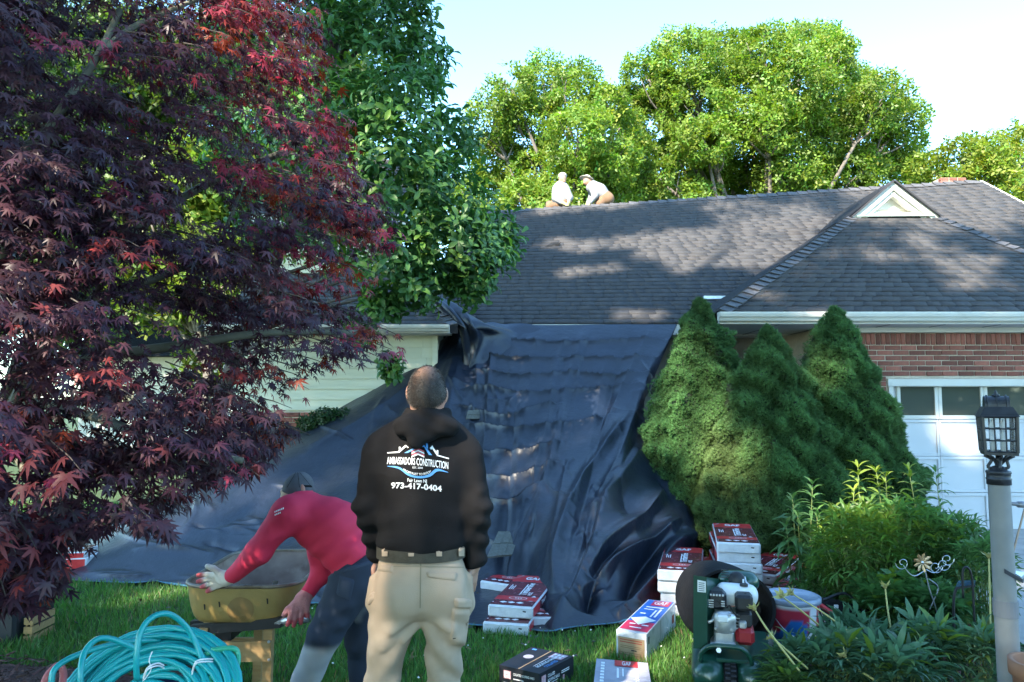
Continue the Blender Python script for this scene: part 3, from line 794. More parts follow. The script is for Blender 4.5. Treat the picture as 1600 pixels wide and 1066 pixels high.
# ================================================================== the tarpaulin
def tarp_mat():
    m, N, L, b = _nodes('woven_tarp')
    tc = N.new('ShaderNodeTexCoord'); 
    n1 = N.new('ShaderNodeTexNoise'); n1.inputs['Scale'].default_value = 2.2; n1.inputs['Detail'].default_value = 5; L.new(tc.outputs['Object'], n1.inputs[0])
    r = N.new('ShaderNodeValToRGB'); r.color_ramp.elements[0].color = (.005, .009, .018, 1); r.color_ramp.elements[1].color = (.011, .017, .032, 1)
    r.color_ramp.elements[0].position = .35; r.color_ramp.elements[1].position = .7; L.new(n1.outputs['Fac'], r.inputs[0])
    # dust smears
    mp = N.new('ShaderNodeMapping'); mp.inputs['Scale'].default_value = (3, 1.1, 1.5); L.new(tc.outputs['Object'], mp.inputs[0])
    n2 = N.new('ShaderNodeTexNoise'); n2.inputs['Scale'].default_value = 1.6; n2.inputs['Detail'].default_value = 8; n2.inputs['Roughness'].default_value = .65; L.new(mp.outputs[0], n2.inputs[0])
    r2 = N.new('ShaderNodeValToRGB'); r2.color_ramp.elements[0].position = .56; r2.color_ramp.elements[1].position = .8; r2.color_ramp.elements[1].color = (.32, .32, .32, 1); L.new(n2.outputs['Fac'], r2.inputs[0])
    mx = N.new('ShaderNodeMix'); mx.data_type = 'RGBA'; L.new(r2.outputs[0], mx.inputs[0]); L.new(r.outputs[0], mx.inputs[6]); mx.inputs[7].default_value = (.035, .038, .042, 1)
    L.new(mx.outputs[2], b.inputs['Base Color'])
    mr = N.new('ShaderNodeMapRange'); mr.inputs['To Min'].default_value = .27; mr.inputs['To Max'].default_value = .50; L.new(n2.outputs['Fac'], mr.inputs[0]); L.new(mr.outputs[0], b.inputs['Roughness'])
    b.inputs['Specular IOR Level'].default_value = .62
    n3 = N.new('ShaderNodeTexNoise'); n3.inputs['Scale'].default_value = 14; n3.inputs['Detail'].default_value = 6; L.new(tc.outputs['Object'], n3.inputs[0])
    n4 = N.new('ShaderNodeTexNoise'); n4.inputs['Scale'].default_value = 160; L.new(tc.outputs['Object'], n4.inputs[0])
    ad = N.new('ShaderNodeMath'); ad.operation = 'MULTIPLY_ADD'; L.new(n4.outputs['Fac'], ad.inputs[0]); ad.inputs[1].default_value = .18; L.new(n3.outputs['Fac'], ad.inputs[2])
    bp = N.new('ShaderNodeBump'); bp.inputs['Strength'].default_value = .35; bp.inputs['Distance'].default_value = .02; L.new(ad.outputs[0], bp.inputs['Height']); L.new(bp.outputs[0], b.inputs['Normal'])
    return m
m_tarp = tarp_mat()
m_hem = M('tarp_hem', (.03, .12, .17), (.05, .17, .22), scale=30, rough=.5)
m_eyelet = M('eyelet', (.75, .75, .74), rough=.3, metal=.9)
tarp = thing('tarp', 'huge dark blue woven tarp hung from the eave and spread over the lawn', 'tarp', (-.5, 8.0, 0))
# columns: control points (px, py, distance) from the eave down to the lawn edge
def gY(py): return gr(800, py, .02)[1]
def cc(*pts): return [tuple(p) if len(p) == 3 else (p[0], p[1], gY(p[1])) for p in pts]
COLS = [
 cc((770, 509, 10.37), (757, 598, 9.4), (728, 700, 8.5), (702, 800, 7.65), (690, 900, 6.85), (680, 976)),
 cc((815, 508, 10.37), (808, 598, 9.25), (790, 700, 8.2), (775, 800, 7.3), (765, 905, 6.7), (765, 985)),
 cc((880, 508, 10.37), (862, 598, 9.25), (842, 700, 8.15), (828, 800, 7.2), (820, 905, 6.6), (815, 986)),
 cc((950, 507, 10.36), (926, 598, 9.25), (898, 700, 8.1), (874, 800, 7.0), (860, 900, 6.15), (858, 990)),
 cc((1010, 507, 10.36), (968, 598, 9.22), (940, 700, 8.05), (915, 800, 6.95), (900, 890, 6.1), (905, 983)),
 cc((1040, 507, 10.36), (990, 598, 9.18), (968, 700, 8.05), (965, 800, 6.9), (955, 880, 6.25), (960, 978)),
 cc((1052, 507, 10.36), (1004, 600, 9.2), (1000, 690, 8.35), (1010, 780, 7.3), (1015, 850, 6.7), (1010, 965)),
 cc((1057, 507, 10.36), (1012, 602, 9.25), (1012, 672, 8.6), (1045, 752, 7.85), (1072, 820, 7.25), (1058, 935)),
 cc((1058, 508, 10.38), (1016, 604, 9.3), (1006, 645, 8.9), (1046, 735, 8.1), (1093, 822, 7.6), (1090, 878)),
]
def taut(top, foot, sag):      # a line of cloth drawn from the eave to its foot on the lawn, with sag
    a, b = at(*top), gr(foot[0], foot[1], .02); o = []
    for t in (0, .2, .42, .64, .84, 1.0):
        p = a + (b - a) * t; p[2] = max(.02 + .0 * t, p[2] - sag * 4 * t * (1 - t) * (1 - .25 * t)); o.append(p)
    return o
LEFT = [taut((716, 514, 10.40), (92, 857), .22), taut((720, 512, 10.38), (85, 903), .30), taut((728, 511, 10.37), (280, 916), .34), taut((742, 510, 10.37), (500, 950), .36)]
G = np.array(LEFT + [[at(*p) for p in c] for c in COLS])      # (columns, rows, 3)
def cr_resample(A, n, axis):
    A = np.moveaxis(A, axis, 0); K = len(A); P = np.concatenate([[2 * A[0] - A[1]], A, [2 * A[-1] - A[-2]]])
    t = np.linspace(0, K - 1 - 1e-6, n); i = t.astype(int); f = (t - i).reshape((-1,) + (1,) * (A.ndim - 1))
    a, b, c, d = P[i], P[i + 1], P[i + 2], P[i + 3]
    return np.moveaxis(.5 * (2 * b + (c - a) * f + (2 * a - 5 * b + 4 * c - d) * f * f + (3 * b - a - 3 * c + d) * f ** 3), 0, axis)
NT, NS = 380, 450
S = cr_resample(cr_resample(G, NT, 0), NS, 1)
def normals(S):
    n = np.cross(np.gradient(S, axis=0), np.gradient(S, axis=1)); n /= np.linalg.norm(n, axis=-1)[..., None] + 1e-9
    return n
Nn = normals(S)
if Nn[NT // 2, NS // 2][1] > 0: Nn = -Nn
TP = proj(S.reshape(-1, 3)); 
def pdist(pts, poly):
    best = np.full(len(pts), 1e9); side = np.zeros(len(pts)); tt = np.zeros(len(pts)); L = 0
    P = np.array(poly, float); tot = np.linalg.norm(np.diff(P, axis=0), axis=1).sum()
    for a, b in zip(P[:-1], P[1:]):
        ab = b - a; l = np.linalg.norm(ab); t = np.clip(((pts - a) @ ab) / (l * l), 0, 1); q = pts - a - t[:, None] * ab
        d = np.linalg.norm(q, axis=1); s = np.sign(ab[0] * q[:, 1] - ab[1] * q[:, 0]); m = d < best
        best[m] = d[m]; side[m] = s[m]; tt[m] = (L + t[m] * l) / tot; L += l
    return best, side, tt
disp = np.zeros(len(TP)); p2 = TP[:, :2]
def ridge(poly, w, amp, taper=True):
    global disp
    P = crv([(x, y, 0) for x, y in poly], 12)[:, :2] if len(poly) > 2 else np.array(poly)
    lo, hi = P.min(0) - 3 * w, P.max(0) + 3 * w; m = np.where(((p2 > lo) & (p2 < hi)).all(1))[0]
    d, s, t = pdist(p2[m], P); k = np.exp(-(d / w) ** 1.35)
    if taper: k *= np.clip(np.minimum(t, 1 - t) * 5, 0, 1) ** .7
    disp[m] += amp * k
def crease(poly, w, amp):
    global disp
    P = crv([(x, y, 0) for x, y in poly], 16)[:, :2]
    lo, hi = P.min(0) - 6 * w, P.max(0) + 6 * w; m = np.where(((p2 > lo) & (p2 < hi)).all(1))[0]
    d, s, t = pdist(p2[m], P); k = np.exp(-(d / w)) * np.clip(np.minimum(t, 1 - t) * 8, 0, 1)
    disp[m] += amp * np.where(s > 0, 1.0, -.35) * k
# horizontal pull lines where the sheet sags in strips
for i, (y, xl, xr, dr_) in enumerate([(530, 742, 1045, -1), (553, 738, 1030, 3), (579, 722, 1015, 0), (607, 712, 1000, -8), (634, 706, 880, -3), (664, 716, 960, -20), (698, 722, 880, -12), (736, 735, 880, -16), (775, 745, 850, -20)]):
    xs = np.linspace(xl, xr, 6); sag = 7 + i * 1.6
    g = np.random.default_rng(i)
    crease([(x, y + dr_ * (x - xl) / (xr - xl) + sag * math.sin(math.pi * (x - xl) / (xr - xl)) + g.normal(0, 2)) for x in xs], 4 + i * .35, .075)
# seam running down the sheet
ridge([(915, 507), (880, 620), (853, 745), (800, 860), (790, 960)], 5, .030)
ridge([(1020, 507), (975, 600), (925, 700)], 5, .026)
crease([(925, 507), (893, 620), (862, 745)], 4, .01)
# big folds in the heap at the lower right
ridge([(985, 640), (945, 700), (905, 760), (875, 840), (868, 930)], 9, .10)
ridge([(1000, 700), (960, 770), (925, 850), (890, 930), (862, 985)], 13, .15)
ridge([(1040, 760), (1000, 810), (950, 850), (915, 900)], 12, .16)
ridge([(1065, 810), (1020, 850), (965, 880), (905, 925)], 10, .17)
ridge([(1080, 835), (1040, 870), (1010, 920), (960, 965)], 12, .16)
ridge([(960, 745), (990, 800), (1045, 815)], 14, -.08)
ridge([(935, 800), (915, 860), (880, 950)], 12, -.14)
ridge([(985, 835), (940, 880), (915, 960)], 12, -.16)
ridge([(1040, 840), (1000, 890), (975, 960)], 13, -.16)
ridge([(1015, 700), (1030, 740), (1060, 790)], 14, -.05)
ridge([(1060, 830), (1085, 840)], 10, .06)
ridge([(870, 780), (905, 800), (960, 790)], 10, .03)
ridge([(885, 845), (935, 825), (985, 800)], 9, .035)
# long tension folds fanning down from the knot at the upper left corner
for a, b, c, am in (((722, 520), (640, 640), (560, 760), .03), ((722, 522), (668, 640), (620, 760), .025), ((728, 525), (700, 640), (680, 740), .03), ((735, 520), (745, 600), (730, 690), .03), ((745, 516), (790, 535), (830, 560), .02), ((720, 530), (705, 580), (690, 620), .045), ((718, 522), (610, 625), (470, 715), .03)):
    ridge([a, b, c], 8, am)
for i in range(16):
    x0 = 740 + 19 * i; gg = np.random.default_rng(70 + i); k = (x0 - 740) / 300
    x1 = 735 + k * 190 + gg.normal(0, 8)
    y0 = gg.uniform(510, 600); y1 = gg.uniform(760, 960)
    ridge([(x0 + (x1 - x0) * t + gg.normal(0, 4), y0 + (y1 - y0) * t) for t in (0, .35, .7, 1)], gg.uniform(5, 9), gg.choice([-1, 1]) * gg.uniform(.014, .034))
# small diagonal wrinkles
g = np.random.default_rng(12)
for i in range(120):
    x, y = g.uniform(300, 1040), g.uniform(520, 960); a = g.choice([g.normal(2.1, .3), g.normal(.9, .35), g.normal(.15, .2)]); l = g.uniform(18, 70)
    ridge([(x, y), (x + l * .5 * math.cos(a) + g.normal(0, 4), y + l * .5 * math.sin(a)), (x + l * math.cos(a), y + l * math.sin(a))], g.uniform(2.5, 6), g.choice([-1, 1, 1]) * g.uniform(.010, .030))
for i in range(26):   # low creases on the part that lies on the lawn
    x, y = g.uniform(110, 560), g.uniform(810, 930); l = g.uniform(60, 200); a = g.normal(.12, .12)
    ridge([(x, y), (x + l / 2, y + l / 2 * math.sin(a) + g.normal(0, 4)), (x + l, y + l * math.sin(a))], g.uniform(2.5, 5), g.uniform(.01, .03))
flat_ = S.reshape(-1, 3)
disp += .012 * noise3(flat_, 5, 40, 3) + .02 * noise3(flat_, 1.6, 41, 2)
edge = np.minimum(np.linspace(0, 1, NS) * 25, 1)[None, :].repeat(NT, 0).ravel()
T = flat_ + Nn.reshape(-1, 3) * (disp * edge)[:, None]
T[:, 2] = np.maximum(T[:, 2], .018 + .01 * (noise3(flat_, 3, 44) + 1) + np.maximum(disp, 0) * .8)
T = T.reshape(NT, NS, 3)
I = np.arange(NT * NS).reshape(NT, NS)
q = np.stack([I[:-1, :-1], I[1:, :-1], I[1:, 1:], I[:-1, 1:]], -1).reshape(-1, 4)
obj('sheet', np_mesh('sheet', T.reshape(-1, 3), q.tolist(), 1, smooth=True), m_tarp, tarp)
# hem along the lawn edge and the right edge, with eyelets
def hem(line, inner, name='hem'):
    A = np.array(line); B = np.array(inner); up = np.array([0, -.006, .006])
    V = np.concatenate([A + up, A * .25 + B * .75 + up]); n = len(A)
    obj(name, np_mesh(name, V, [(i, i + 1, n + i + 1, n + i) for i in range(n - 1)], 1, smooth=True), m_hem, tarp)
hem(T[:, -1], T[:, -4]); hem(T[-1, 90:], T[-5, 90:])
def eyelet(P, nrm):
    MB().lathe([(.012, 0), (.022, .004), (.024, .0), (.022, -.003), (.012, 0)], 14, P, nrm, caps=False).obj('eyelet', m_eyelet, tarp, smooth=True)
for t in (70, 172, 309, 352): eyelet(T[t, -3] + [0, -.012, .012], (0, -.7, .7))
for s in (307, 375, 427): eyelet(T[-4, s] + [0, -.015, .0], (.2, -.9, .2))
# bunched corner going up the valley at the upper left
cn = [crv([at(*p) for p in c], 40) for c in (
 [(660, 462, 9.9), (690, 490, 9.75), (712, 520, 9.7), (722, 560, 9.75), (712, 610, 9.8)],
 [(668, 458, 9.9), (704, 482, 9.6), (726, 512, 9.5), (735, 545, 9.65), (722, 600, 9.6)],
 [(676, 458, 10.0), (716, 482, 9.7), (738, 508, 9.55), (752, 530, 9.75), (745, 575, 9.65)],
 [(690, 465, 10.2), (726, 490, 9.9), (752, 508, 9.8), (790, 522, 10.0), (800, 545, 9.9)],
 [(700, 476, 10.4), (736, 500, 10.3), (775, 508, 10.36), (835, 512, 10.33), (850, 527, 10.25)])]
C = cr_resample(np.array(cn), 60, 0)
nC = normals(C); fx = C.reshape(-1, 3)
u_ = np.linspace(0, 1, 60)[:, None].repeat(40, 1).ravel(); v_ = np.linspace(0, 1, 40)[None].repeat(60, 0).ravel()
C2 = fx + nC.reshape(-1, 3) * (.045 * np.sin(u_ * 21 + v_ * 3) * np.sin(math.pi * v_) + .02 * noise3(fx, 14, 50, 2))[:, None]
I = np.arange(2400).reshape(60, 40); q = np.stack([I[:-1, :-1], I[1:, :-1], I[1:, 1:], I[:-1, 1:]], -1).reshape(-1, 4)
obj('bunched_corner', np_mesh('bunched_corner', C2, q.tolist(), 1, smooth=True), m_tarp, tarp)
# scraps of old shingle that came down onto the sheet
Tn = normals(T); Tn = Tn if Tn[NT // 2, NS // 2][1] < 0 else -Tn
def on_tarp(px, py):
    p = proj(T.reshape(-1, 3)); i = np.argmin((p[:, 0] - px) ** 2 + (p[:, 1] - py) ** 2 + (p[:, 2] - 7) * 0); return T.reshape(-1, 3)[i], Tn.reshape(-1, 3)[i]
m_scrap = M('old_shingle', (.115, .115, .095), (.16, .16, .135), scale=40, rough=.9, bump=.5, bscale=150)
def scrap(quad, label, cuts):
    nrm = on_tarp(*np.mean(quad, 0))[1]; c = np.mean([on_tarp(*k)[0] for k in quad], 0) + nrm * .04
    P = []
    for k in quad:
        r = ray(*k); P.append(CAM + r * (np.dot(c - CAM, nrm) / np.dot(r, nrm)))
    t = thing('shingle_scrap', label, 'shingle', tuple(c), group='old shingles fallen on the tarp')
    a, b, cc_, d = P; n = cuts
    for i in range(n):
        u0, u1 = i / n + .004, (i + 1) / n - .004; th = nrm * (.012 + .004 * (i % 2))
        q = [a + (b - a) * u0, a + (b - a) * u1, d + (cc_ - d) * u1, d + (cc_ - d) * u0]
        for j in range(2):
            w0, w1 = j / 2, (j + 1) / 2 - .01
            e = [q[0] + (q[3] - q[0]) * w0, q[1] + (q[2] - q[1]) * w0, q[1] + (q[2] - q[1]) * w1, q[0] + (q[3] - q[0]) * w1]
            MB().hexa([x - nrm * .005 for x in e] + [x + th + nrm * .004 * j for x in e]).obj('tab', m_scrap, t)
scrap([(728, 655), (750, 655), (752, 642), (731, 642)], 'small grey shingle piece stuck high on the tarp beside the man in black', 1)
scrap([(760, 872), (800, 868), (812, 833), (778, 832)], 'larger three tab shingle piece lying low on the tarp right of the man in black', 3)
UNDER = np.zeros((200, 200), bool); tq = T.reshape(-1, 3); tq = tq[tq[:, 2] < .16]
UNDER[np.clip(((tq[:, 0] + 8) / .06).astype(int), 0, 199), np.clip((tq[:, 1] / .06).astype(int), 0, 199)] = True
# ---- grass blades ------------------------------------------------------------
m_grass = M('grass', (.05, .11, .02), rough=.55, attr=True, trans=.35)
def grass(n, seed):
    g = np.random.default_rng(seed)
    y = 3.2 + 9.5 * g.random(n) ** 1.55; x = g.uniform(-1, 1, n) * (y * .72 + .3)
    p = np.c_[x, y]
    ok = (x < 3.0) & ~in_poly(p, BED_R) & ~in_poly(p, BED_L) & ~((x > -2.3) & (y > 8)) & (y < 12) & ~in_poly(p, [(4.0, 9.9), (3.72, 6.2), (3.0, 3.2), (2.9, -6), (9.5, -6), (9.5, 9.9)])
    p = p[ok]; y = p[:, 1]; x = p[:, 0]
    ci = np.clip(((x + 8) / .06).astype(int), 0, 199); cj = np.clip((y / .06).astype(int), 0, 199); p = p[~UNDER[ci, cj]]; N = len(p); y = p[:, 1]
    p3 = np.c_[p, np.zeros(N)]
    h = g.uniform(.035, .085, N) * (1 + .25 * noise3(p3, 3, 21)); a = g.uniform(0, 6.28, N); ln = g.uniform(.1, .75, N) * h
    wd = g.uniform(.0018, .0036, N) * (1 + .12 * (y - 3))
    dx, dy = np.cos(a), np.sin(a); b = g.uniform(0, 6.28, N); ux, uy = np.cos(b) * wd, np.sin(b) * wd
    z0 = np.zeros(N)
    V = np.stack([np.c_[p[:, 0] - ux, p[:, 1] - uy, z0], np.c_[p[:, 0] + ux, p[:, 1] + uy, z0],
                  np.c_[p[:, 0] + dx * ln * .35 + ux * .8, p[:, 1] + dy * ln * .35 + uy * .8, h * .6], np.c_[p[:, 0] + dx * ln * .35 - ux * .8, p[:, 1] + dy * ln * .35 - uy * .8, h * .6],
                  np.c_[p[:, 0] + dx * ln, p[:, 1] + dy * ln, h]], 1).reshape(-1, 3)
    k = g.normal(1, .22, (N, 1)).clip(.4, 1.8) * (1 + .22 * noise3(p3, 1.4, 22)[:, None])
    c = np.array([.078, .185, .036])[None] * k; dry = g.random(N) < .05; c[dry] = np.array([.24, .19, .08]) * g.uniform(.6, 1.1, (dry.sum(), 1))
    c[:, 0] *= g.uniform(.8, 1.3, N)
    o = obj('grass', np_mesh('grass', V, [(0, 1, 2, 3), (3, 2, 4)], N, c), m_grass); return tag(o, kind='stuff')
grass(230000, 9)
# clover flowers
g9 = np.random.default_rng(31); N = 90
p = np.c_[g9.uniform(-1.8, 1.4, N), g9.uniform(3.8, 6.2, N)]; ok = ~in_poly(p, BED_L) & ~in_poly(p, BED_R); p = p[ok]; p = p[~UNDER[np.clip(((p[:, 0] + 8) / .06).astype(int), 0, 199), np.clip((p[:, 1] / .06).astype(int), 0, 199)]]; N = len(p)
oc = np.array([(1, 0, 0), (-1, 0, 0), (0, 1, 0), (0, -1, 0), (0, 0, 1), (0, 0, -1)]) * .008; of = [(0, 2, 4), (2, 1, 4), (1, 3, 4), (3, 0, 4), (2, 0, 5), (1, 2, 5), (3, 1, 5), (0, 3, 5)]
V = (np.c_[p, g9.uniform(.06, .085, N)][:, None] + oc[None] * g9.uniform(.5, 1.0, (N, 1, 1))).reshape(-1, 3)
tag(obj('clover_flowers', np_mesh('clover_flowers', V, of, N), M('clover', (.75, .74, .7), rough=.7)), kind='stuff')
# a few dry leaves and crumbs of shingle lost in the grass
gl_ = np.random.default_rng(44); N = 170
p = np.c_[gl_.uniform(-3.2, 1.5, N), gl_.uniform(3.7, 6.8, N)]; p = p[~in_poly(p, BED_R) & ~in_poly(p, BED_L)]; N = len(p)
V = leaf_verts(np.c_[p, gl_.uniform(.035, .07, N)], np.c_[gl_.normal(size=(N, 2)), gl_.normal(0, .2, N)], np.c_[gl_.normal(0, .4, (N, 2)), np.ones(N)], gl_.uniform(.02, .06, N), tvc)
c = np.where((gl_.random(N) < .5)[:, None], np.array([.16, .10, .05]), np.array([.06, .06, .06])) * gl_.uniform(.6, 1.4, (N, 1))
tag(obj('lawn_litter', np_mesh('lawn_litter', V, tfc, N, c), M('litter', (.1, .08, .05), rough=.9, attr=True)), kind='stuff')
# ================================================================== people
m_skin = M('skin', (.40, .22, .15), (.47, .27, .19), scale=14, rough=.5, bump=.15, bscale=120, c3=(.42, .19, .13), s3=9)
m_hood = M('hoodie_black', (.007, .0065, .0075), (.012, .011, .0115), scale=6, rough=.92, bump=.35, bscale=260, spec=.2, bdist=.004)
m_khaki = M('khaki', (.375, .27, .185), (.44, .325, .23), scale=5, rough=.85, bump=.25, bscale=320, c3=(.32, .24, .165), s3=4, bdist=.004)
m_belt = M('belt_olive', (.042, .034, .022), (.06, .05, .032), scale=40, rough=.7, bump=.4, bscale=300)
m_hairm = M('hair', (.030, .024, .020), rough=.6, attr=True)
m_attr = M('cloth_vcol', (.1, .1, .1), rough=.85, attr=True, bump=.25, bscale=280, bdist=.004)
m_prw = M('print_white', (.82, .82, .82), rough=.6)
m_prb = M('print_blue', (.10, .32, .68), rough=.6)
m_prr = M('print_red', (.55, .09, .12), rough=.6)
m_boot = M('boot', (.10, .07, .045), (.14, .10, .065), scale=12, rough=.7)
m_eye = M('eye', (.7, .68, .64), rough=.2)
D1 = 3.06
def p1(px, py, o=0.0): return at(px, py, D1 + o)
g1 = p1(658, 1229); man = thing('person', 'standing man seen from behind in a black printed hoodie and khaki cargo trousers', 'person', (g1[0], D1, 0))
YF = ((0, 1, 0), .8)
# --- body: head, neck, arms and hands, trunk and legs in one skin
skull = [ell(p1(667, 611, -.015), (.0695, .093, .100), .03), ell(p1(667, 632, .035), (.062, .075, .085), .04), ell(p1(667, 655, .07), (.042, .04, .035), .03)]
ears = [ell(p1(638.5, 614, .01), (.012, .026, .034), .008, (0, 0, R(18))), ell(p1(695.5, 617, .01), (.010, .026, .034), .008, (0, 0, R(-18)))]
face = [ell(p1(667, 622, .115), (.016, .022, .028), .015), ell(p1(667, 606, .085), (.05, .02, .014), .02), ell(p1(667, 643, .10), (.026, .014, .012), .012),
        ell(p1(656, 613, .105), (.014, .012, .010), .008, sub=True), ell(p1(678, 613, .105), (.014, .012, .010), .008, sub=True)]
def hand(palm_a, palm_b, wid, thick_axis, wdir, fdir, curl, tdir, k=.006, s=1.0, spread=.16):
    """palm from wrist side to knuckles, four unequal fingers of three bones, thumb from the side of the palm"""
    pr = []; A, B = np.array(palm_a), np.array(palm_b); W = unit(wdir); Fd = unit(fdir); Nn = unit(np.cross(W, Fd)) * curl[1]
    for j in range(4):
        t = (j - 1.5) / 1.5
        pr.append(cap(A + W * t * wid * .30, B + W * t * wid * .44, .013 * s, .0115 * s, .014))
    for j, L in enumerate((.068, .078, .073, .058)):
        t = (j - 1.5) / 1.5; q = B + W * t * wid * .44; d = unit(Fd + W * t * spread); r = .0098 * s; L = L * s
        for b in range(3):
            e = q + d * L * (.45, .32, .24)[b]; pr.append(cap(q, e, r, r * .9, k)); q = e; r *= .92; d = unit(d + Nn * curl[0])
    tb = A + (B - A) * .35 + W * wid * .5 * (1 if tdir > 0 else -1); td = unit(Fd * .6 + W * tdir)
    m_ = tb + td * .035 * s; pr += [cap(A + W * wid * .2 * tdir, tb, .015 * s, .013 * s, .012), cap(tb, m_, .0125 * s, .011 * s, k), cap(m_, m_ + unit(td + Fd * .6) * .03 * s, .011 * s, .0092 * s, k)]
    return pr
WR = p1(741, 884, .07); WL = p1(594, 868, .17)
handR = hand(WR, p1(737, 908, .075), .075, None, (.35, .9, 0), (-.12, .1, -1), (.12, 1), -1)
handL = hand(WL, p1(606, 884, .22), .075, None, (.5, .8, .1), (.5, .45, -.7), (.25, -1), -1)
body = skull + ears + face + [cap(p1(668, 632, -.015), p1(666, 690, .0), .060, .060, .03), cap(p1(640, 712, .01), p1(690, 714, .01), .055, .055, .05), ell(p1(660, 760), (.15, .10, .2), .05), ell(p1(658, 900), (.14, .1, .16), .05)]
for sh, el_, wr in ((p1(598, 708), p1(578, 790, .02), WL), (p1(722, 710), p1(742, 792), WR)):
    body += [cap(sh, el_, .05, .042, .03), cap(el_, wr, .042, .028, .02)]
for hp, kn, an in ((p1(620, 950), p1(597, 1070, .02), p1(588, 1205)), (p1(694, 950), p1(694, 1070, .02), p1(697, 1205))):
    body += [cap(hp, kn, .075, .055, .03), cap(kn, an, .05, .036, .02), cap(an, an + [0, .10, -.04], .036, .03, .02)]
bme = sdf_mesh('body', body + handR + handL, res=.0062)
bo = obj('body', bme, m_skin, man)
for px in (656, 678): MB().lathe([(.0001, -.011), (.008, -.008), (.011, 0), (.008, .008), (.0001, .011)], 10, p1(px, 613, .083)).obj('eye', m_eye, man, smooth=True)
# --- hair: cropped, thin at the crown
hsd = [ell(p1(667, 611, -.015), (.0722, .0955, .1030), .03), ell(p1(667, 626, -.012), (.0655, .083, .085), .04), cut(p1(667, 640, -.1), (0, .55, -1)), cut(p1(667, 640, .045), (0, 1, -.9))]
hme = sdf_mesh('hair', hsd, res=.005)
def hair_col(P):
    top = P - p1(667, 611, -.015); thin = np.exp(-(((top[:, 0] + .004) / .045) ** 2 + ((top[:, 1] + .045) / .05) ** 2 + ((top[:, 2] - .08) / .05) ** 2)); n = noise3(P, 160, 7, 2) * .5 + .5
    a = np.clip(thin * .85 + .08 - n * .22, 0, .7)[:, None]; side = sstep(.045, .075, np.abs(top[:, 0]))[:, None]
    base = np.array([.028, .022, .018]) * (1 - side) + np.array([.075, .065, .058]) * side
    return base * (1 - a) + np.array([.36, .2, .13]) * a
color_attr(hme, hair_col); obj('hair', hme, m_hairm, man)
hv = np.array([v.co[:] for v in hme.vertices]); hn = np.array([v.normal[:] for v in hme.vertices]); gh = np.random.default_rng(5)
ii = gh.integers(0, len(hv), 15000); cl = hair_col(hv[ii]); keep = gh.random(len(ii)) < np.clip(1.25 - cl[:, 0] * 3.5, .12, 1); ii = ii[keep]; n = len(ii)
dd = hn[ii] * .8 + np.array([0, -.1, -.75]) + gh.normal(0, .3, (n, 3)); tvh = np.array([(0, -.06, 0), (0, .06, 0), (1, 0, 0)])
ch_ = np.array([.028, .022, .018])[None] * gh.uniform(.5, 1.8, (n, 1)); gy = gh.random(n) < .18; ch_[gy] = np.array([.16, .145, .13]) * gh.uniform(.6, 1.2, (gy.sum(), 1))
o = obj('hair_strands', np_mesh('hair_strands', leaf_verts(hv[ii] + gh.normal(0, .0015, (n, 3)), dd, gh.normal(size=(n, 3)), gh.uniform(.006, .011, n), tvh), [(0, 1, 2)], n, ch_), m_hairm, man); o['kind'] = 'stuff'
# --- hoodie
def folds1(P):
    q = P - np.array([g1[0], D1, 0]); z = q[:, 2]
    f = .0045 * np.sin(z * 70 + q[:, 0] * 22 * np.sign(q[:, 0]) + 2.2 * noise3(P, 6, 14)) * sstep(1.36, 1.12, z) * sstep(-.4, .5, noise3(P, 4, 15))
    arm = sstep(.19, .24, np.abs(q[:, 0])); f += arm * .006 * np.sin(z * 85 + 3 * noise3(P, 8, 16)) * sstep(1.45, 1.15, z)
    return f + .004 * noise3(P, 9, 17, 2) + .007 * (np.abs(noise3(P * [1, 1, 1.5], 17, 117, 2)) - .3)
hd = [ell(p1(660, 737, -.005), (.205, .130, .185), .05), ell(p1(659, 810, 0), (.182, .135, .14), .06), ell(p1(659, 846, 0), (.180, .137, .075), .05),
      cap(p1(606, 699), p1(714, 702), .068, .068, .05, YF), cap(p1(642, 664, -.01), p1(600, 694), .055, .055, .05), cap(p1(692, 664, -.01), p1(720, 697), .055, .055, .05),
      cap(p1(592, 712), p1(577.5, 790, .02), .071, .062, .035), cap(p1(577.5, 790, .02), p1(591, 862, .15), .061, .050, .03), cap(p1(591, 860, .14), p1(595, 872, .175), .047, .041, .02),
      cap(p1(729, 714), p1(743, 792, .0), .070, .063, .035), cap(p1(743, 792, 0), p1(741, 872, .055), .061, .050, .03), cap(p1(741, 872, .055), p1(741, 884, .066), .047, .041, .02),
      cap(p1(752, 800, -.04), p1(733, 840, -.02), .018, .014, .02), cap(p1(748, 770, -.05), p1(728, 800, -.04), .014, .012, .02)]
hem1 = p1(659, 863)[2]
armz = []
hme2 = sdf_mesh('hoodie', hd + [cut((0, 0, hem1 - .075), (0, 0, -1))], res=.0085, disp=folds1)
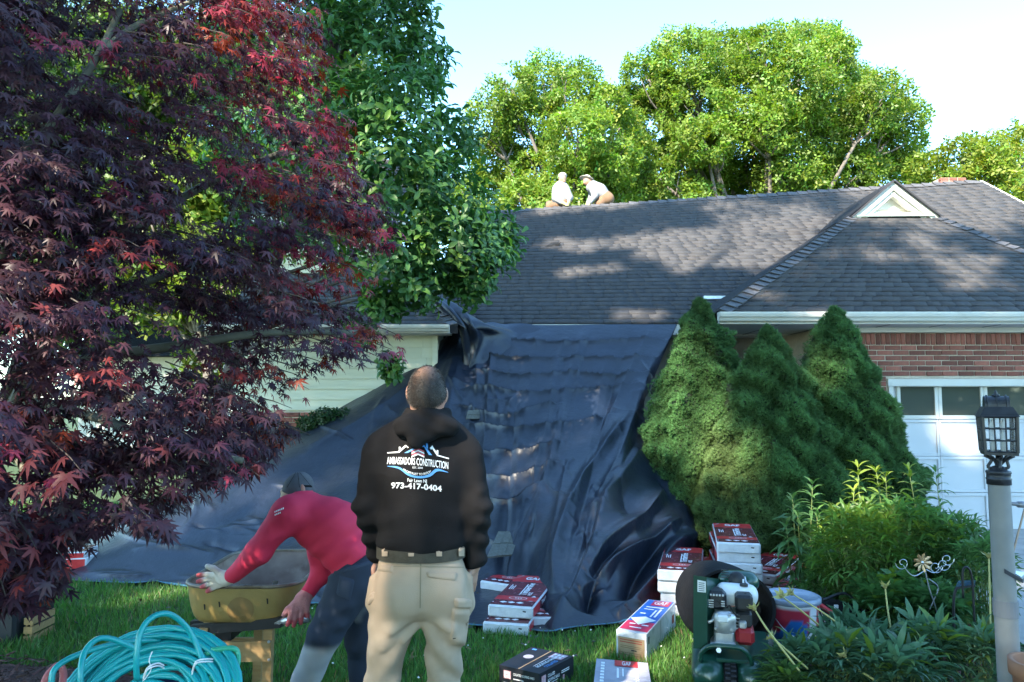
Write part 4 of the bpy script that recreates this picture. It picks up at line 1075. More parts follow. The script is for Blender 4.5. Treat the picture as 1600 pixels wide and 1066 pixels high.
# trim the trunk (not the sleeves) at the hem: pull low trunk vertices up to the ribbing
co = np.array([v.co[:] for v in hme2.vertices]); qx = co[:, 0] - p1(659, 863)[0]
tr = (np.abs(qx) < .182) & (co[:, 2] < hem1) & (co[:, 1] < D1 + .12) & ~((qx > .165) & (co[:, 1] > D1 + .03)); co[tr, 2] = hem1 + (co[tr, 2] - hem1) * .05
hme2.vertices.foreach_set('co', co.astype(np.float32).ravel()); hme2.update()
hoodie = obj('hoodie', hme2, m_hood, man)
hood = [ell(p1(664, 661, -.035), (.118, .085, .052), .03), cap(p1(640, 664, -.115), p1(648, 690, -.135), .036, .02, .04), cap(p1(690, 664, -.115), p1(650, 692, -.135), .034, .018, .04), cap(p1(628, 668, -.09), p1(706, 668, -.09), .032, .032, .04),
        cap(p1(641, 647, .0), p1(668, 649, -.075), .028, .030, .03), cap(p1(668, 649, -.075), p1(696, 648, .0), .030, .028, .03), ell(p1(668, 650, .0), (.062, .062, .12), .012, sub=True)]
hoodm = sdf_mesh('hood', hood, res=.007, disp=lambda P: .003 * noise3(P, 22, 18, 2) + .004 * np.sin(P[:, 2] * 120 + 60 * np.abs(P[:, 0] - p1(652, 0)[0])) * .6)
obj('hood', hoodm, m_hood, man)
# print on the back
bh = bvh_of(hme2)
def pr(name, V, Fc, mat, off=.004): return print_px(name, bh, V, Fc, mat, hoodie, off)
def fine(poly, n=3):   # subdivide outline of a strip given as two rails
    return poly
pr('lettering', *text_px('AMBASSADORS CONSTRUCTION', 605.5, 700, 725.2, 10.8, .0, .012, quad=.0009), m_prw)
pr('lettering', *text_px('EST. 2008', 645, 660.5, 732.2, 2.9, .05), m_prw)
pr('lettering', *text_px('FROM RUST TO ROOF', 631, 673, 735.5, 3.3, .07, .01, 5.5), m_prw)
pr('lettering', *text_px('Fair Lawn NJ', 637, 667, 752.2, 5.0, .06, .02), m_prw)
pr('lettering', *text_px('973-417-0404', 612, 690, 762.3, 8.6, .0, .03, quad=.0009), m_prw)
def strip(name, rails, mat, n=6):
    V = []; Fc = []
    U = [crv([(*p, 0) for p in r], n)[:, :2] if len(r) > 2 else np.array([np.array(r[0]) * (1 - t) + np.array(r[1]) * t for t in np.linspace(0, 1, n)]) for r in rails]
    for a, b in zip(*U): V += [a, b]
    pr(name, V, [(2 * i, 2 * i + 1, 2 * i + 3, 2 * i + 2) for i in range(n - 1)], mat, .0045)
strip('roof_line', [[(606, 707.5), (624, 706)], [(606, 709), (625, 708)]], m_prw); strip('roof_line', [[(622, 706.4), (634.5, 695.8)], [(624.4, 708), (636, 698)]], m_prw); strip('roof_line', [[(633.5, 696), (639, 699.5)], [(635, 698), (637.5, 701)]], m_prw); strip('roof_line', [[(624, 699), (626.4, 699)], [(624, 706), (626.4, 704)]], m_prw)
strip('roof_line', [[(671.5, 701), (675.5, 697)], [(673.5, 703.5), (677, 700)]], m_prw); strip('roof_line', [[(675, 697), (684.5, 711)], [(673.6, 700), (682.5, 712.5)]], m_prw); strip('roof_line', [[(682.5, 711), (701, 716.3)], [(682.5, 713), (701, 718)]], m_prw); strip('roof_line', [[(682, 704), (684.6, 704.6)], [(682, 709), (684.6, 710.5)]], m_prw)
strip('roof_shape', [[(632, 708.3), (661, 693.3)], [(637, 708.5), (661, 697.6)]], m_prb); strip('roof_shape', [[(660, 693), (675, 712)], [(661.5, 697), (670, 711.5)]], m_prb); strip('roof_shape', [[(665.5, 693.6), (668.5, 694)], [(665.5, 699), (668.5, 703)]], m_prb); strip('roof_shape', [[(650, 699), (661, 694)], [(657, 699.5), (664, 699)]], m_prb)
for k, mt in enumerate((m_prr, m_prw, m_prr, m_prw)):
    y = 702.5 + k * 2.7
    strip('chevron', [[(643.5, y + 2.5), (653.5, y - 1.6)], [(643.5, y + 4.6), (653.5, y + .6)]], mt, 4); strip('chevron', [[(653.5, y - 1.6), (663, y + 3)], [(653.5, y + .6), (663, y + 5)]], mt, 4)
strip('swoosh', [[(606, 728.3), (624, 729.8), (640, 740.5), (655, 743.8), (670, 741), (682, 732.5), (700, 738)], [(606, 729), (624, 733), (638, 743), (655, 747), (672, 744.5), (684, 736.5), (700, 738.6)]], m_prb, 22)
# --- trousers
def folds2(P):
    q = P - np.array([g1[0], D1, 0]); z = q[:, 2]; sx = np.sign(q[:, 0])
    f = .011 * np.sin(z * 48 + sx * q[:, 0] * 55 + 2.5 * noise3(P, 5, 24)) * sstep(.88, .74, z) * sstep(-.5, .4, noise3(P, 3.3, 25))
    f += .004 * np.sin(z * 95 - sx * q[:, 0] * 40 + 3 * noise3(P, 7, 26)) * sstep(.66, .45, z)
    return f + .003 * noise3(P, 10, 27, 2) + .009 * (np.abs(noise3(P * [1, 1, 1.3], 18, 127, 2)) - .3)
tr_ = [ell(p1(658, 890), (.178, .130, .12), .05), ell(p1(657, 930), (.194, .135, .10), .06), ell(p1(626, 922, -.055), (.085, .085, .095), .05), ell(p1(690, 922, -.055), (.085, .085, .095), .05),
       cap(p1(619, 945), p1(595, 1066, .02), .100, .067, .03), cap(p1(595, 1066, .02), p1(588, 1205, 0), .067, .062, .03),
       cap(p1(695, 945), p1(694, 1066, .02), .099, .066, .03), cap(p1(694, 1066, .02), p1(697, 1205, 0), .066, .062, .03),
       cap(p1(652, 958, -.07), p1(612, 985, -.085), 0.026, 0.015, 0.017), cap(p1(662, 958, -.07), p1(704, 980, -.085), 0.026, 0.015, 0.017), cap(p1(640, 975, -.05), p1(600, 1015, -.07), 0.022, 0.012, 0.017), cap(p1(672, 975, -.06), p1(712, 1005, -.06), 0.022, 0.015, 0.017),
       cap(p1(655, 968, -.04), p1(630, 1000, -.06), 0.019, 0.015, 0.014), cap(p1(583, 905, -.02), p1(580, 945, -.02), .02, .02, .03), cap(p1(732, 905, .0), p1(735, 945, 0), .022, .022, .03),
       cut((0, 0, p1(658, 850)[2]), (0, 0, 1)), cut((0, 0, .05), (0, 0, -1))]
tme = sdf_mesh('trousers', tr_, res=.0085, disp=folds2); tro = obj('trousers', tme, m_khaki, man); bt = bvh_of(tme)
m_stitch = M('stitching', (.25, .2, .13), rough=.9)
# seat seam, back pockets, cargo pockets
patch('seat_seam', bt, [(656.5, 874), (658.5, 874), (657.5, 950), (655.5, 950)], m_stitch, tro, .002, 2, 18, False)
patch('yoke_seam', bt, [(592, 884), (724, 886), (724, 887.5), (592, 885.5)], m_stitch, tro, .002, 30, 1, False)
patch('back_pocket', bt, [(592, 880), (617, 881), (614, 896), (589, 893)], m_khaki, tro, .007, 10, 6)
patch('back_pocket', bt, [(664, 893), (716, 893), (712, 909), (668, 903)], m_khaki, tro, .007, 14, 6)
patch('cargo_pocket', bt, [(706, 950), (735, 950), (726, 1012), (702, 1003)], m_khaki, tro, .010, 10, 12)
patch('pocket_flap', bt, [(709, 934), (736, 935), (736, 952), (710, 950)], m_khaki, tro, .014, 10, 6)
patch('cargo_pocket', bt, [(574, 935), (586, 922), (584, 938), (577, 948)], m_khaki, tro, .012, 6, 6)
patch('label_tab', bt, [(705, 993), (713, 994), (712, 999), (704, 998)], m_hood, tro, .014, 3, 2)
# belt and loops
bz0, bz1 = p1(658, 869.5)[2], p1(658, 852)[2]; bc = p1(658, 860)
def ring(r, f, z): return [(bc[0] + r * math.cos(a), D1 + r * f * math.sin(a), z) for a in np.linspace(0, 2 * math.pi, 72, endpoint=False)]
V = ring(.180, .745, bz0) + ring(.180, .745, bz1) + ring(.173, .745, bz1) + ring(.173, .745, bz0); n = 72
bme2 = MB().add(V, [(k * n + j, k * n + (j + 1) % n, ((k + 1) % 4) * n + (j + 1) % n, ((k + 1) % 4) * n + j) for k in range(4) for j in range(n)])
belt = bme2.obj('belt', m_belt, man, smooth=False); bb = bvh_of(belt.data)
for x in (603, 643, 685.5, 719): patch('belt_loop', bb, [(x - 4.5, 854), (x + 4.5, 854), (x + 4.2, 869), (x - 4.2, 869)], m_khaki, tro, .007, 3, 6, False)
for an in (p1(588, 1205), p1(697, 1205)):
    bs = sdf_mesh('boot', [cap([an[0], D1 - .02, .07], [an[0], D1 + .16, .045], .05, .042, .03), cap([an[0], D1, .05], [an[0], D1, .16], .052, .055, .03), cut((0, 0, 0), (0, 0, -1))], .01); obj('boot', bs, m_boot, man)

# ------------------------------------------------------------------ the man bending over the wheelbarrow
D2 = 3.9
def p2(px, py, o=0.0): return at(px, py, D2 + o)
man2 = thing('person', 'man in a red long sleeve shirt and grey cap bending over the wheelbarrow', 'person', (p2(520, 1000)[0], D2, 0))
m_red = M('shirt_red', (.60, .020, .065), (.68, .030, .082), scale=4, rough=.8, bump=.25, bscale=260, bdist=.004)
m_capc = M('cap_grey', (.07, .072, .08), (.10, .10, .11), scale=20, rough=.85, bump=.3, bscale=260)
m_glove = M('glove', (.6, .57, .52), rough=.9, attr=True, bump=.5, bscale=200)
m_shoe = M('shoe', (.16, .11, .08), rough=.7)
WN, WF = p2(358, 903, .02), p2(480, 927, .10)
hN = hand(p2(352, 904, .03), p2(337, 907, .05), .085, None, (.12, .5, -.85), (-1, .1, -.18), (.16, -1), -1, s=1.12, spread=.3)
hF = hand(p2(474, 934, .07), p2(468, 951, .05), .085, None, (.95, .25, .25), (-.12, .0, -1), (.10, 1), -1, s=1.1, spread=.2)
body2 = [ell(p2(464, 769, .08), (.074, .088, .10), .03), ell(p2(454, 780, .10), (.052, .055, .06), .03), cap(p2(466, 768, .07), p2(488, 798, .02), .055, .06, .03), ell(p2(443, 768, .13), (.02, .015, .018), .012), ell(p2(471, 765, .0), (.022, .009, .03), .008),
         cap(p2(480, 805), p2(520, 828), .09, .11, .05), cap(p2(520, 828), p2(552, 880), .11, .1, .05), cap(p2(455, 803, -.09), p2(405, 860, -.10), .05, .042, .03), cap(p2(405, 860, -.10), WN, .042, .03, .02), cap(p2(495, 850, .14), p2(503, 893, .15), .05, .042, .03), cap(p2(503, 893, .15), WF, .042, .03, .02),
         cap(p2(548, 915, -.06), p2(508, 990, -.10), .08, .055, .03), cap(p2(508, 990, -.10), p2(466, 1090, -.02), .055, .04, .02), cap(p2(572, 925, .10), p2(564, 1000, .14), .08, .055, .03), cap(p2(564, 1000, .14), p2(566, 1068, .20), .05, .04, .02)]
for f0 in (p2(466, 1090, -.02), p2(566, 1068, .20)): body2.append(cap(f0, [f0[0] - .12, f0[1] + .02, .045], .04, .035, .02))
b2 = sdf_mesh('body', body2 + hN + hF, res=.0068); obj('body', b2, m_skin, man2)
def glove(prs, wr, inward, name='glove'):
    q = [cap(p[1], p[2], p[3] + .0032, p[4] + .0032, p[5]) for p in prs]; e = q[0]
    q.append(cap(wr, (prs[1][1] + prs[2][1]) / 2, .034, .036, .02))
    me = sdf_mesh(name, q, res=.0048)
    tips = np.array([p[2] for p in prs[4:16]])
    def colr(P):
        dmin = np.min(np.linalg.norm(P[:, None] - tips[None, 2::3], axis=2), axis=1); n = noise3(P, 40, 33, 2) * .5 + .5
        rd = np.clip(sstep(.042, .016, dmin) + (inward > 0) * .75 * sstep(.0, .5, n + .35) + .15 * (n > .85), 0, 1)[:, None]
        return np.array([.70, .62, .54]) * (1 - rd) + np.array([.55, .10, .11]) * rd
    color_attr(me, colr); obj(name, me, m_glove, man2)
glove(hN, p2(362, 902, .01), -1); glove(hF, p2(480, 926, .10), 1)
def folds3(P):
    return .005 * np.sin(P[:, 2] * 60 - P[:, 0] * 38 + 3 * noise3(P, 6, 35)) * sstep(-.3, .6, noise3(P, 4, 36)) + .004 * noise3(P, 8, 37, 2) + .010 * (np.abs(noise3(P * [.8, 1, 1.4], 17, 137, 2)) - .3)
sh = [cap(p2(478, 806, .0), p2(518, 826, .0), .118, .148, .05), cap(p2(518, 826), p2(549, 872), .148, .126, .05), ell(p2(560, 862), (.10, .15, .09), .05),
      cap(p2(468, 800, -.05), p2(452, 803, -.10), .085, .082, .05), cap(p2(452, 803, -.10), p2(405, 860, -.10), .080, .064, .035), cap(p2(405, 860, -.10), p2(364, 899, .01), .062, .042, .03), cap(p2(498, 850, .13), p2(504, 893, .15), .07, .058, .04), cap(p2(504, 893, .15), p2(482, 924, .10), .055, .042, .03),
      cap(p2(470, 790, .08), p2(500, 812, .12), .09, .10, .05), cut(p2(552, 878), p2(552, 878) - p2(532, 838))]
# hem plane perpendicular to the trunk
sme = sdf_mesh('shirt', sh[:-1] + [cut(p2(553, 880), (.22, -.05, -1))] if False else sh[:-1], res=.0085, disp=folds3)
co = np.array([v.co[:] for v in sme.vertices]); ax_ = unit(p2(549, 872) - p2(518, 826)); s_ = (co - p2(551, 879)) @ ax_; mk = (s_ > 0) & (co[:, 0] > p2(508, 800)[0]) & (co[:, 1] < D2 + .17); co[mk] -= ax_[None] * (s_[mk] * .97)[:, None]
sme.vertices.foreach_set('co', co.astype(np.float32).ravel()); sme.update(); shirt = obj('shirt', sme, m_red, man2); bs2 = bvh_of(sme)
patch('collar', bs2, [(459, 768), (492, 766), (492, 771), (459, 774)], m_red, shirt, .008, 8, 2)
for i, (x, y, t) in enumerate(((431, 799, 'PRO BUILT'), (430, 805, 'ROOFING'))):
    pass
for k in range(2):
    for j in range(6 - k * 2):
        x = 429.5 + j * 2.5 + k * .3; y = 799 - j * 1.0 + k * 4.6
        print_px('sleeve_print', bs2, [(x, y), (x + 1.7, y - .7), (x + 1.7, y + 1.7), (x, y + 2.4)], [(0, 1, 2, 3)], m_prw, shirt, .003)
jn = [ell(p2(555, 888), (.135, .15, .12), .05), ell(p2(566, 893, .06), (.11, .12, .12), .05), cap(p2(548, 912, -.06), p2(508, 990, -.10), .112, .086, .04), cap(p2(508, 990, -.10), p2(466, 1090, -.02), .080, .070, .03), cap(p2(573, 920, .10), p2(564, 1000, .14), .105, .080, .04), cap(p2(564, 1000, .14), p2(566, 1058, .20), .074, .068, .03),
      cap(p2(530, 975, -.16), p2(492, 1000, -.17), .02, .014, .03), cap(p2(545, 945, -.15), p2(505, 968, -.17), .018, .012, .03)]
jme = sdf_mesh('jeans', jn, res=.0085, disp=lambda P: .008 * np.sin(P[:, 2] * 55 + P[:, 0] * 30 + 3 * noise3(P, 6, 38)) * sstep(-.3, .6, noise3(P, 4, 39)) + .004 * noise3(P, 8, 40, 2) + .009 * (np.abs(noise3(P, 20, 140, 2)) - .3))
co = np.array([v.co[:] for v in jme.vertices]); s_ = (co - p2(551, 880)) @ ax_; mk = (s_ < -.02) & (co[:, 2] > .6); co[mk] -= ax_[None] * ((s_[mk] + .02) * .97)[:, None]
jme.vertices.foreach_set('co', co.astype(np.float32).ravel()); jme.update()
zk = p2(508, 990)[2]
def jcol(P):
    n = noise3(P, 9, 41, 3); n2 = noise3(P, 30, 42, 2); near = (P[:, 1] < D2 + .03)
    dust = near * sstep(-.02, .03, (zk - .015 - P[:, 2]) + .02 * n) * np.clip(.85 + .25 * n2, 0, 1) + near * .6 * sstep(.62, 1.2, n * .7 + n2 * .5 + .35 * np.exp(-((P[:, 2] - zk - .12) / .07) ** 2)) + (~near) * sstep(.18, .1, P[:, 2]) * .8
    dust = np.clip(dust, 0, .95)[:, None]; base = np.array([.016, .024, .044])[None] * (1 + .25 * n2[:, None])
    return base * (1 - dust) + np.array([.40, .40, .41]) * dust
color_attr(jme, jcol); jeans = obj('jeans', jme, m_attr, man2); bj = bvh_of(jme)
m_denim = M('denim_dark', (.026, .036, .062), rough=.85)
patch('back_pocket', bj, [(530, 898), (556, 905), (548, 940), (524, 930)], m_denim, jeans, .006, 8, 8)
patch('waistband', bj, [(518, 893), (588, 872), (590, 879), (520, 901)], m_denim, jeans, .006, 14, 3)
for f0, fy in ((p2(466, 1090, -.02), 0), (p2(566, 1068, .20), 0)):
    obj('shoe', sdf_mesh('shoe', [cap([f0[0] + .03, f0[1], .055], [f0[0] - .15, f0[1] + .03, .042], .048, .042, .03), cap([f0[0], f0[1], .05], [f0[0], f0[1], .12], .05, .05, .03), cut((0, 0, .001), (0, 0, -1))], .01), m_shoe, man2)
# cap
cpd = [ell(p2(466, 766, .075), (.081, .096, .098), .02, (0, R(14), 0)), cap(p2(444, 768, .12), p2(434, 773, .19), .05, .045, .01, ((.2, -.2, 1), .16)), cut(p2(467, 775, .07), (-.30, -.10, -1))]
cm_ = sdf_mesh('cap', cpd, .006); cpo = obj('cap', cm_, m_capc, man2); bc2 = bvh_of(cm_)
patch('cap_strap', bc2, [(473, 757), (489, 757), (489, 763), (472, 762)], m_hood, cpo, .004, 5, 2)
for x0, x1 in ((452, 449), (466, 468), (481, 487)): patch('cap_seam', bc2, [(465 + (x0 - 465) * .2 - .3, 739), (465 + (x0 - 465) * .2 + .3, 739), (x1 + .4, 762), (x1 - .4, 762)], m_hood, cpo, .0025, 1, 10, False)

# ------------------------------------------------------------------ two roofers on the ridge
D3 = 15.75
def p3(px, py, o=0.0): return at(px, py, D3 + o)
m_wsh = M('work_shirt_white', (.24, .245, .25), (.30, .30, .30), scale=5, rough=.85)
m_tan = M('work_trousers_tan', (.20, .115, .065), (.25, .15, .085), scale=5, rough=.85)
m_hat = M('hat_pale', (.42, .38, .32), rough=.85)
m_gl2 = M('work_glove_yellow', (.5, .45, .2), rough=.9)
def roofer(label, base, parts, hat, _n, shirt, trou, gl):
    t = thing('person', label, 'person', tuple(base), group='roofers on the ridge')
    obj('body', sdf_mesh('body', parts, .014), m_skin, t); obj('shirt', sdf_mesh('shirt', shirt, .016), m_wsh, t); obj('trousers', sdf_mesh('trousers', trou, .018), m_tan, t)
    obj('hat', sdf_mesh('hat', hat, .012), m_hat, t); obj('gloves', sdf_mesh('gloves', gl, .012), m_gl2, t)
def fing(w, d, s): return [cap(w, w + np.array(d) * .05, .035, .032, .02)] + [cap(w + np.array(d) * .05 + np.array(s) * (k - 1.5) * .02, w + np.array(d) * .12 + np.array(s) * (k - 1.5) * .024, .013, .011, .008) for k in range(4)] + [cap(w + np.array(s) * .03, w + np.array(s) * .06 + np.array(d) * .05, .015, .012, .01)]
rzl = p3(880, 326)
roofer('kneeling roofer in a white cap and white shirt, left of the two on the ridge', (rzl[0], D3, rzl[2] - .15),
       [ell(p3(879, 279.5, -.02), (.08, .095, .11), .03), ell(p3(882, 283, -.09), (.02, .025, .025), .02), cap(p3(878, 284), p3(876.5, 293), .06, .07, .04), cap(p3(876, 296), p3(875, 318), .13, .12, .05), cap(p3(869, 297, -.05), p3(868, 311, -.1), .05, .045, .03), cap(p3(868, 311, -.1), p3(880, 317, -.25), .045, .035, .03), cap(p3(884, 297, -.05), p3(891, 309, -.12), .05, .045, .03), cap(p3(891, 309, -.12), p3(888, 315, -.25), .04, .035, .03), cap(p3(872, 320), p3(864, 324, .1), .09, .07, .04), cap(p3(880, 320), p3(884, 324, .1), .09, .07, .04)],
       [ell(p3(879, 275, 0), (.095, .11, .075), .03), cap(p3(882, 277, -.10), p3(885, 278.5, -.16), .06, .05, .02, ((0, -.2, 1), .18)), cut(p3(879, 278.5), (0, -.1, -1))], None,
       [cap(p3(876.5, 293), p3(875.5, 305), .15, .17, .06, YF), cap(p3(875.5, 305), p3(874.5, 319), .17, .17, .06, YF), cap(p3(869, 295, -.04), p3(867.5, 310, -.1), .085, .07, .05), cap(p3(867.5, 310, -.1), p3(878, 316.5, -.23), .068, .05, .04), cap(p3(884.5, 295, -.04), p3(891, 309, -.12), .08, .065, .05), cap(p3(891, 309, -.12), p3(889, 313, -.22), .06, .05, .04)],
       [cap(p3(872, 319), p3(861, 323, .12), .14, .11, .05), cap(p3(879, 319), p3(885, 325, .1), .14, .11, .05), cap(p3(861, 323, .12), p3(858, 319, .4), .1, .08, .05)],
       fing(p3(879, 317, -.25), (.8, -.3, -.5), (.3, .3, .5)) + fing(p3(889, 314.5, -.25), (-.3, -.3, -.9), (.6, .3, -.2)))
roofer('roofer in a wide brimmed hat stooping forward, right of the two on the ridge', (p3(938, 322)[0], D3, rzl[2] - .1),
       [ell(p3(917.5, 283, -.02), (.09, .09, .105), .03), ell(p3(913, 286, -.05), (.025, .02, .025), .02), cap(p3(919, 286), p3(926, 291), .06, .07, .04), cap(p3(927, 293), p3(944, 307), .13, .12, .05), cap(p3(926, 295, -.1), p3(929, 307, -.15), .05, .045, .03), cap(p3(929, 307, -.15), p3(921, 318, -.2), .045, .035, .03), cap(p3(925, 295, .12), p3(924, 307, .15), .05, .045, .03), cap(p3(924, 307, .15), p3(918, 318, 0), .045, .035, .03), cap(p3(945, 309), p3(937, 318), .1, .08, .04), cap(p3(937, 318), p3(941, 326, .1), .07, .06, .03), cap(p3(948, 309, .15), p3(950, 324, .2), .1, .07, .04)],
       [ell(p3(917, 278.5), (.09, .095, .075), .03), cap(p3(917, 279.5), p3(916.9, 279.6), .165, .165, .01, ((.25, .1, 1), .14)), cut(p3(917, 284), (0, 0, -1))], None,
       [cap(p3(926, 292.5), p3(936, 299), .145, .16, .06), cap(p3(936, 299), p3(944, 307), .16, .145, .06), cap(p3(926, 294, -.1), p3(929.5, 307, -.15), .08, .065, .05), cap(p3(929.5, 307, -.15), p3(922, 316.5, -.2), .062, .045, .04), cap(p3(925, 294, .1), p3(924, 307, .15), .08, .06, .05), cap(p3(924, 307, .15), p3(919, 316, .02), .06, .045, .04)],
       [cap(p3(944, 307.5), p3(949, 311), .15, .15, .06), cap(p3(946, 309), p3(936, 319, -.05), .13, .10, .05), cap(p3(936, 319, -.05), p3(940, 326, .1), .1, .08, .05), cap(p3(950, 311, .12), p3(950, 325, .2), .12, .09, .05)],
       fing(p3(920.5, 318, -.2), (-.3, -.3, -.9), (.6, .5, 0)) + fing(p3(918, 317.5, 0), (-.4, -.2, -.9), (.6, .5, 0)))
# ================================================================== things on the lawn
m_wrapw = M('wrap_white', (.60, .61, .63), (.74, .75, .77), scale=16, rough=.32, bump=.6, bscale=26, bdist=.012, c3=(.42, .43, .46), s3=9, th3=(.55, .75))
m_wrapr = M('wrap_red', (.52, .022, .03), (.60, .04, .045), scale=14, rough=.28, bump=.35, bscale=30, bdist=.008, c3=(.5, .3, .3), s3=22, th3=(.66, .8))
m_wrapm = M('wrap_maroon', (.11, .018, .026), (.20, .035, .045), scale=18, rough=.26, bump=.45, bscale=30, bdist=.008, c3=(.36, .26, .28), s3=24, th3=(.6, .78))
m_card = M('cardboard', (.36, .24, .13), (.44, .31, .18), scale=10, rough=.9, c3=(.26, .17, .09), s3=6)
m_blk = M('black_card', (.016, .018, .024), (.022, .024, .032), scale=8, rough=.38)
m_ink = M('ink_dark', (.02, .02, .022), rough=.6)
m_blue = M('box_blue', (.02, .12, .48), (.03, .15, .53), scale=8, rough=.35)
m_pink = M('box_red', (.58, .03, .09), rough=.35)
def txt_obj(txt, o, ux, uy, h, mat, parent, width=None, local=True, bold=.01, off=0.0):
    V, Fc = text_geo(txt, bold); o, ux, uy = np.array(o, float), unit(ux), unit(uy); sx = h if width is None else width / V[:, 0].max()
    n = np.cross(ux, uy)
    P = o[None] + V[:, :1] * sx * ux[None] + V[:, 1:] * h * uy[None] + n[None] * off
    return MB().add(P, Fc).obj('lettering', mat, parent, local)
def quadm(name, pts, mat, parent, local=True): return MB().add(pts, [tuple(range(len(pts)))]).obj(name, mat, parent, local)
# ---- wrapped shingle bundles ----------------------------------------------------
BW, BL_, BH = .335, .93, .086
def make_bundle():
    t = thing('shingle_bundle', 'x', 'shingle bundle', (0, 0, 0))
    g = np.random.default_rng(3); nx, ny = 9, 20; V = []; Fc = []
    # wrapped block: slightly sagging box with soft edges
    me = MB(); x0, x1, h = -BW / 2, BW / 2, BH
    me.box(x0, x1, 0, BL_, 0, h, b=.012); blk = me.obj('wrapped_block', m_wrapw, t, True)
    z = h + .0012
    bands = [(.012, .15, m_wrapm), (.15, .26, m_wrapr), (.26, .70, m_wrapm), (.70, BL_ - .012, m_wrapr)]
    for (a, b, mt) in bands:
        n = 7; V = []; Fc = []
        for i in range(n):
            x = x0 + .008 + (x1 - x0 - .016) * i / (n - 1)
            for y in (a, (a + b) / 2, b): V.append((x, y, z + g.normal(0, .0006)))
        for i in range(n - 1):
            for j in range(2): Fc.append((i * 3 + j, (i + 1) * 3 + j, (i + 1) * 3 + j + 1, i * 3 + j + 1))
        MB().add(V, Fc).obj('printed_band', mt, t, True)
    for sx in (-1, 1):
        xs = sx * (BW / 2 + .0012)
        for (a, b, mt) in ((.012, .24, m_wrapr), (.24, .72, m_wrapm), (.72, BL_ - .012, m_wrapr)):
            q = [(xs, a, .012), (xs, b, .012), (xs, b, h - .012), (xs, a, h - .012)]; quadm('side_print', q if sx > 0 else q[::-1], mt, t)
        if sx > 0:
            txt_obj('GAF', (xs, .76, .025), (0, 1, 0), (0, 0, 1), .036, m_prw, t, off=.001)
            txt_obj('Timberline', (xs, .30, .03), (0, 1, 0), (0, 0, 1), .030, m_prw, t, off=.001)
    for k in (-1, 0, 1):
        c = (k * .062 - .01, .085); quadm('diamond', [(c[0] - .03, c[1], z + .002), (c[0], c[1] - .022, z + .002), (c[0] + .03, c[1], z + .002), (c[0], c[1] + .022, z + .002)], m_prw, t)
    ovl = [(.01 + .07 * math.cos(a), .205 + .036 * math.sin(a), z + .002) for a in np.linspace(0, 6.283, 20, endpoint=False)]; ov2 = [(.01 + .064 * math.cos(a), .205 + .031 * math.sin(a), z + .002) for a in np.linspace(0, 6.283, 20, endpoint=False)]
    MB().add(ovl + ov2, [(i, (i + 1) % 20, 20 + (i + 1) % 20, 20 + i) for i in range(20)]).obj('badge_outline', m_prw, t, True)
    for k in range(3):
        a = -.022 + k * .02; quadm('badge_mark', [(a + .01, .195, z + .002), (a + .022, .195, z + .002), (a + .018, .216, z + .002), (a + .008, .216, z + .002)], m_prw, t)
    # the lettering reads up the length of the bundle
    txt_obj('Timberline', (.045, .30, z), (0, 1, 0), (-1, 0, 0), .052, m_prw, t, width=.36, off=.002, bold=.02)
    txt_obj('HDZ', (.085, .30, z), (0, 1, 0), (-1, 0, 0), .028, m_prw, t, width=.09, off=.002, bold=.02)
    quadm('rule_line', [(.0, .30, z + .002), (-.008, .30, z + .002), (-.008, .62, z + .002), (.0, .62, z + .002)], m_prw, t)
    for k, (x, l) in enumerate(((-.09, .12), (-.105, .1), (-.12, .14))): quadm('small_print', [(x, .45, z + .002), (x - .006, .45, z + .002), (x - .006, .45 + l, z + .002), (x, .45 + l, z + .002)], m_prw, t)
    txt_obj('GAF', (-.065, .77, z), (1, 0, 0), (0, 1, 0), .085, m_prw, t, width=.13, off=.002, bold=.03)
    quadm('torn_hole', [(.09, -.0015, .05), (.115, -.0015, .046), (.118, -.0015, .056), (.096, -.0015, .058)][::1], m_ink, t)
    return t
bundle0 = make_bundle(); used0 = [False]
def put_bundle(x, y, z, rz, label, group, tilt=0.0):
    mt = Matrix.Translation((x, y, z)) @ Matrix.Rotation(rz, 4, 'Z') @ Matrix.Rotation(tilt, 4, 'X')
    if not used0[0]:
        used0[0] = True; bundle0.matrix_basis = mt; bundle0['label'] = label; bundle0['group'] = group; return bundle0
    return copy_tree(bundle0, mt, label, group)
GBN = 'red wrapped shingle bundles'
def front(px, py, z): return gr(px, py, z)
f = front(790, 995, 0); put_bundle(f[0], f[1], .008, R(-12), 'lower red shingle bundle of the small front pile at the foot of the tarp', GBN)
f2 = front(840, 989, 0); put_bundle(f2[0] + .03, f2[1] + .06, .006, R(-3), 'red shingle bundle half hidden at the right under the pair', GBN)
f3 = front(797, 968.5, .094); put_bundle(f3[0], f3[1] + .01, .102, R(-14), 'top red shingle bundle of the small front pile near the man in khaki', GBN)
f4 = front(785, 960, 0); put_bundle(f4[0] - .06, f4[1] + .55, .02, R(-30), 'red shingle bundle peeping out at the left behind the small front pile', GBN)
